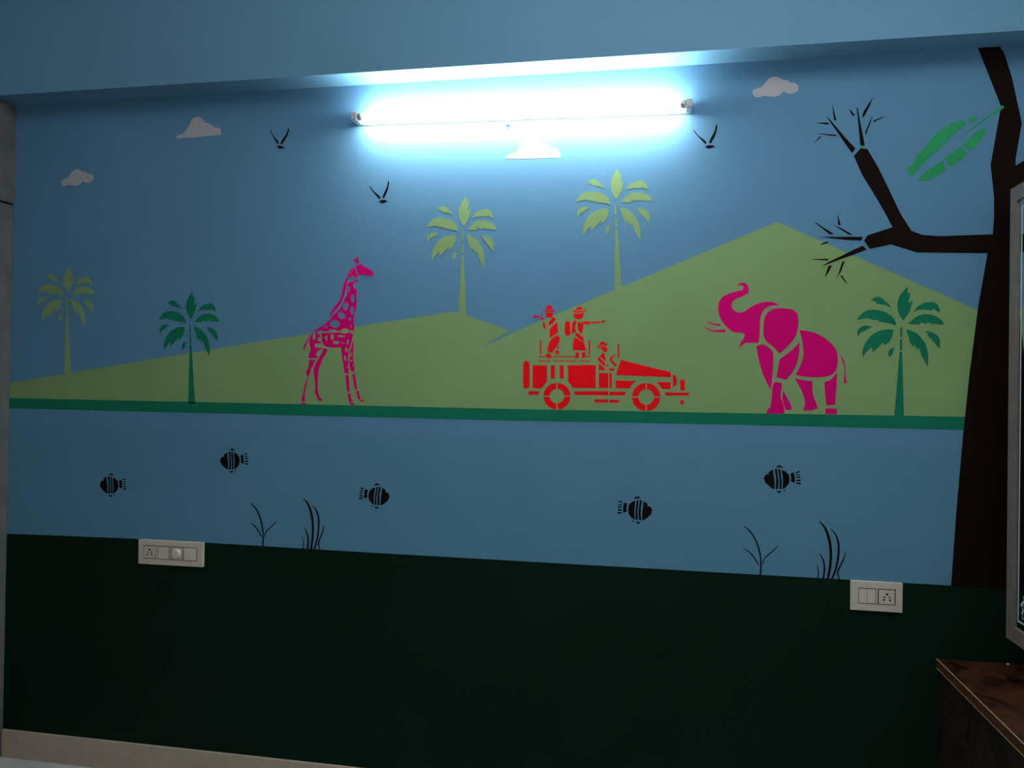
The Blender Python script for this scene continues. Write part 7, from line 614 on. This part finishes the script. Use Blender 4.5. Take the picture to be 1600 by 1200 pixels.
def frame_plate(name, parent, w, h, holes, dep, m):
    """plate with rectangular module openings, local coords, front at -dep"""
    xs = sorted({-w / 2, w / 2} | {v for a, b in holes for v in (a, b)})
    hz = 0.0262; bs = [(-w / 2, -dep, hz, w / 2, -0.0008, h / 2), (-w / 2, -dep, -h / 2, w / 2, -0.0008, -hz)]
    prev = -w / 2
    for a, b in holes:
        bs.append((prev, -dep, -hz, a, -0.0008, hz)); prev = b
    bs.append((prev, -dep, -hz, w / 2, -0.0008, hz))
    o = boxes(name, bs, m, parent)
    bv = o.modifiers.new('bevel', 'BEVEL'); bv.width = 0.0012; bv.segments = 2; bv.limit_method = 'ANGLE'
    return o

def socket_module(p, cx, dep):
    so = boxes('socket', [(cx - 0.0245, -dep - 0.0005, -0.0235, cx + 0.0245, -0.003, 0.0235)], 'plate', p, 0.0008)
    for dx, dz_, r in ((0.0005, 0.0095, 0.0040), (-0.0078, 0.0, 0.0028), (0.0088, 0.0, 0.0028), (-0.0092, -0.0095, 0.0032), (0.0100, -0.0095, 0.0032)):
        rod('socket_hole', (cx + dx, -dep - 0.0011, dz_), (cx + dx, -dep + 0.002, dz_), r, 'socket_dark', so, 14)

def rocker(p, cx, dep, w, tilt):
    bm = bmesh.new(); h = 0.0235; w2 = w / 2
    fr = -dep - 0.0015
    pts = [(-w2, -0.003, -h), (w2, -0.003, -h), (w2, -0.003, h), (-w2, -0.003, h), (-w2, fr - tilt, -h), (w2, fr, -h), (w2, fr, h), (-w2, fr - tilt, h)]
    vs = [bm.verts.new((cx + a, b, c)) for a, b, c in pts]
    for f in ((0, 1, 2, 3), (4, 7, 6, 5), (0, 4, 5, 1), (1, 5, 6, 2), (2, 6, 7, 3), (3, 7, 4, 0)): bm.faces.new([vs[i] for i in f])
    bmesh.ops.recalc_face_normals(bm, faces=bm.faces)
    bmesh.ops.bevel(bm, geom=list(bm.edges), offset=0.0009, segments=2, profile=0.5, affect='EDGES')
    me = bpy.data.meshes.new('rocker_switch'); bm.to_mesh(me); bm.free()
    return link('rocker_switch', me, 'rocker', p)

pl = thing('switch_plate', 'long ivory switch plate with socket, dimmer and two rockers, left on the dado line', 'switch', (-1.8965, 0, 0.8717), 'ivory switch plates')
pl.rotation_euler = (0, -0.004, 0)
mods = [-0.0903, -0.0303, 0.0293, 0.0883]
frame_plate('face_plate', pl, 0.2795, 0.0955, [(m - 0.0265, m + 0.0265) for m in mods], 0.014, 'plate')
boxes('back_box', [(-0.118, -0.0128, -0.0255, 0.116, -0.0008, 0.0255)], 'gap_brown', pl)
socket_module(pl, mods[0], 0.014)
rocker(pl, mods[1], 0.014, 0.047, 0.0)
dm = boxes('dimmer', [(mods[2] - 0.0235, -0.0145, -0.0235, mods[2] + 0.0235, -0.003, 0.0235)], 'plate', pl, 0.0008)
rod('dimmer_knob', (mods[2], -0.0145, 0), (mods[2], -0.027, 0), 0.017, 'rocker', dm, 28, prof=[(0, 0.0195), (0.25, 0.0190), (0.9, 0.0165), (1, 0.0145)])
rocker(pl, mods[3], 0.014, 0.047, 0.004)

pr = thing('switch_plate', 'short ivory switch plate with twin rockers and one socket, right near the dresser', 'switch', (0.6975, 0, 0.8650), 'ivory switch plates')
frame_plate('face_plate', pr, 0.1605, 0.0970, [(-0.0565, -0.0020), (0.0035, 0.0590)], 0.014, 'plate')
boxes('back_box', [(-0.056, -0.0128, -0.0255, 0.0585, -0.0008, 0.0255)], 'gap_brown', pr)
rocker(pr, -0.0425, 0.014, 0.0250, 0.0)
rocker(pr, -0.0165, 0.014, 0.0250, -0.0012)
socket_module(pr, 0.03125, 0.014)

# ------------------------------------------------------------------ wardrobe along the left wall
W0 = (XW, -1.2, 0.0)
wr = thing('wardrobe', 'tall grey-brown laminate wardrobe with loft, at the far left edge', 'wardrobe', W0)
boxes('carcass', [(XL + 0.002, -2.4, 0.06, XW - 0.022, -0.002, 2.672)], 'dark_gap', wr, origin=W0)
boxes('plinth', [(XL + 0.002, -2.4, 0.0, XW - 0.03, -0.002, 0.06)], 'laminate', wr, origin=W0)
for k in range(4):
    y1 = -0.001 - k * 0.6
    dr = boxes('door', [(XW - 0.022, y1 - 0.596, 0.004, XW, y1, 2.262)], 'laminate', wr, 0.0015, origin=W0)
    hy = y1 - 0.55 if k % 2 == 0 else y1 - 0.05
    boxes('door_handle', [(XW, hy - 0.008, 0.95, XW + 0.022, hy + 0.008, 1.25)], 'steel', dr, 0.003, origin=W0)
    boxes('loft_door', [(XW - 0.016, y1 - 0.596, 2.269, XW + 0.005, y1, 2.672)], 'laminate', wr, 0.0015, origin=W0)

# ------------------------------------------------------------------ dressing table in the right corner
D0 = (1.04, -0.75, 0.0)
XD = 0.8845
dt = thing('dressing_table', 'dark mahogany laminate dressing table in the lower right corner', 'table', D0)
boxes('table_top', [(XD + 0.002, -1.5, 0.6425, XR - 0.002, -0.0045, 0.6725)], 'mahogany', dt, 0.001, origin=D0)
boxes('edge_band', [(XD, -1.5, 0.6445, XD + 0.002, -0.0045, 0.6708)], 'edge_wood', dt, origin=D0)
boxes('edge_highlight', [(XD - 0.0008, -1.5, 0.6715, XD + 0.0022, -0.0045, 0.6731)], 'edge_highlight', dt, origin=D0)  # pale strips, above and below: painted highlight where the bevels catch light
boxes('edge_highlight', [(XD - 0.0008, -1.5, 0.6418, XD + 0.0022, -0.0045, 0.6434)], 'edge_highlight', dt, origin=D0)
boxes('carcass', [(XD + 0.030, -1.49, 0.06, XR - 0.002, -0.014, 0.6425)], 'mahogany_dark', dt, origin=D0)
boxes('plinth', [(XD + 0.045, -1.48, 0.0, XR - 0.002, -0.014, 0.06)], 'mahogany_dark', dt, origin=D0)
for k in range(2):
    y1 = -0.014 - k * 0.738
    dr = boxes('door', [(XD + 0.010, y1 - 0.734, 0.062, XD + 0.029, y1, 0.638)], 'mahogany_dark', dt, 0.001, origin=D0)
    hy = y1 - 0.69 if k == 0 else y1 - 0.05
    boxes('door_handle', [(XD - 0.012, hy - 0.006, 0.36, XD + 0.010, hy + 0.006, 0.50)], 'steel', dr, 0.003, origin=D0)
sc = boxes('paper_scrap', [(-0.004, -0.003, 0.0, 0.004, 0.003, 0.003)], 'paper', None, 0.0008)
sc.location = (1.094, -0.016, 0.6728); tag(sc, 'tiny white scrap of paper at the back of the dressing table', 'paper')

# ------------------------------------------------------------------ mirror cabinet on the right wall
C0 = (1.12, -0.4, 0.783)
XM, YM0, YM1, ZM0, ZM1, FW = 1.0555, -0.1, -0.78, 0.783, 2.183, 0.046
mc = thing('mirror_cabinet', 'tall taupe-framed mirror cabinet on the right wall above the dressing table', 'mirror', C0)
boxes('carcass', [(XM + 0.020, YM1, ZM0, XR - 0.001, YM0, ZM1)], 'frame', mc, origin=C0)
boxes('frame', [(XM, YM0 - FW, ZM0, XM + 0.0198, YM0, ZM1), (XM, YM1, ZM0, XM + 0.0198, YM1 + FW, ZM1),
                (XM, YM1 + FW, ZM0, XM + 0.0198, YM0 - FW, ZM0 + FW), (XM, YM1 + FW, ZM1 - FW, XM + 0.0198, YM0 - FW, ZM1)], 'frame', mc, origin=C0)
gl = boxes('mirror_glass', [(XM + 0.006, YM1 + FW, ZM0 + FW, XM + 0.019, YM0 - FW, ZM1 - FW)], 'mirror', mc, origin=C0)
ya, yb, za, zb = YM1 + FW + 0.022, YM0 - FW - 0.022, ZM0 + FW + 0.022, ZM1 - FW - 0.022; q = 0.005
boxes('bevel_strip', [(XM + 0.0053, ya, za, XM + 0.006, yb, za + q), (XM + 0.0053, ya, zb - q, XM + 0.006, yb, zb), (XM + 0.0053, ya, za + q, XM + 0.006, ya + q, zb - q), (XM + 0.0053, yb - q, za + q, XM + 0.006, yb, zb - q)], 'frost', gl, origin=C0)  # grey frosted strips stand in for the bevelled edge of the mirror
bm = bmesh.new()
for k in range(60):                               # a small etched flower spray low on the glass
    a = random.uniform(0, 6.283); r = 0.055 * math.sqrt(random.random())
    cy, cz = -0.245 + r * math.cos(a), 0.905 + r * math.sin(a); q = random.uniform(0.004, 0.008); th = random.uniform(0, 3)
    vs = [bm.verts.new((XM + 0.0055 - C0[0], cy + q * math.cos(th + j * 1.0472) - C0[1], cz + q * math.sin(th + j * 1.0472) - C0[2])) for j in range(6)]
    bm.faces.new(vs)
me = bpy.data.meshes.new('etched_spray'); bm.to_mesh(me); bm.free()
e = link('etched_spray', me, 'frost', gl); e['kind'] = 'stuff'; e['label'] = 'frosted white etching on the glass'

# ------------------------------------------------------------------ second light: a batten on the ceiling, above the picture
cl = thing('ceiling_light', 'long white ceiling light fixed to the room ceiling above the picture', 'light', (0.05, -1.6, ZC))
boxes('light_base', [(-0.045, -0.61, -0.03, 0.045, 0.61, -0.0008)], 'batten', cl, 0.003)
boxes('diffuser', [(-0.035, -0.595, -0.062, 0.035, 0.595, -0.031)], 'lamp', cl, 0.008)
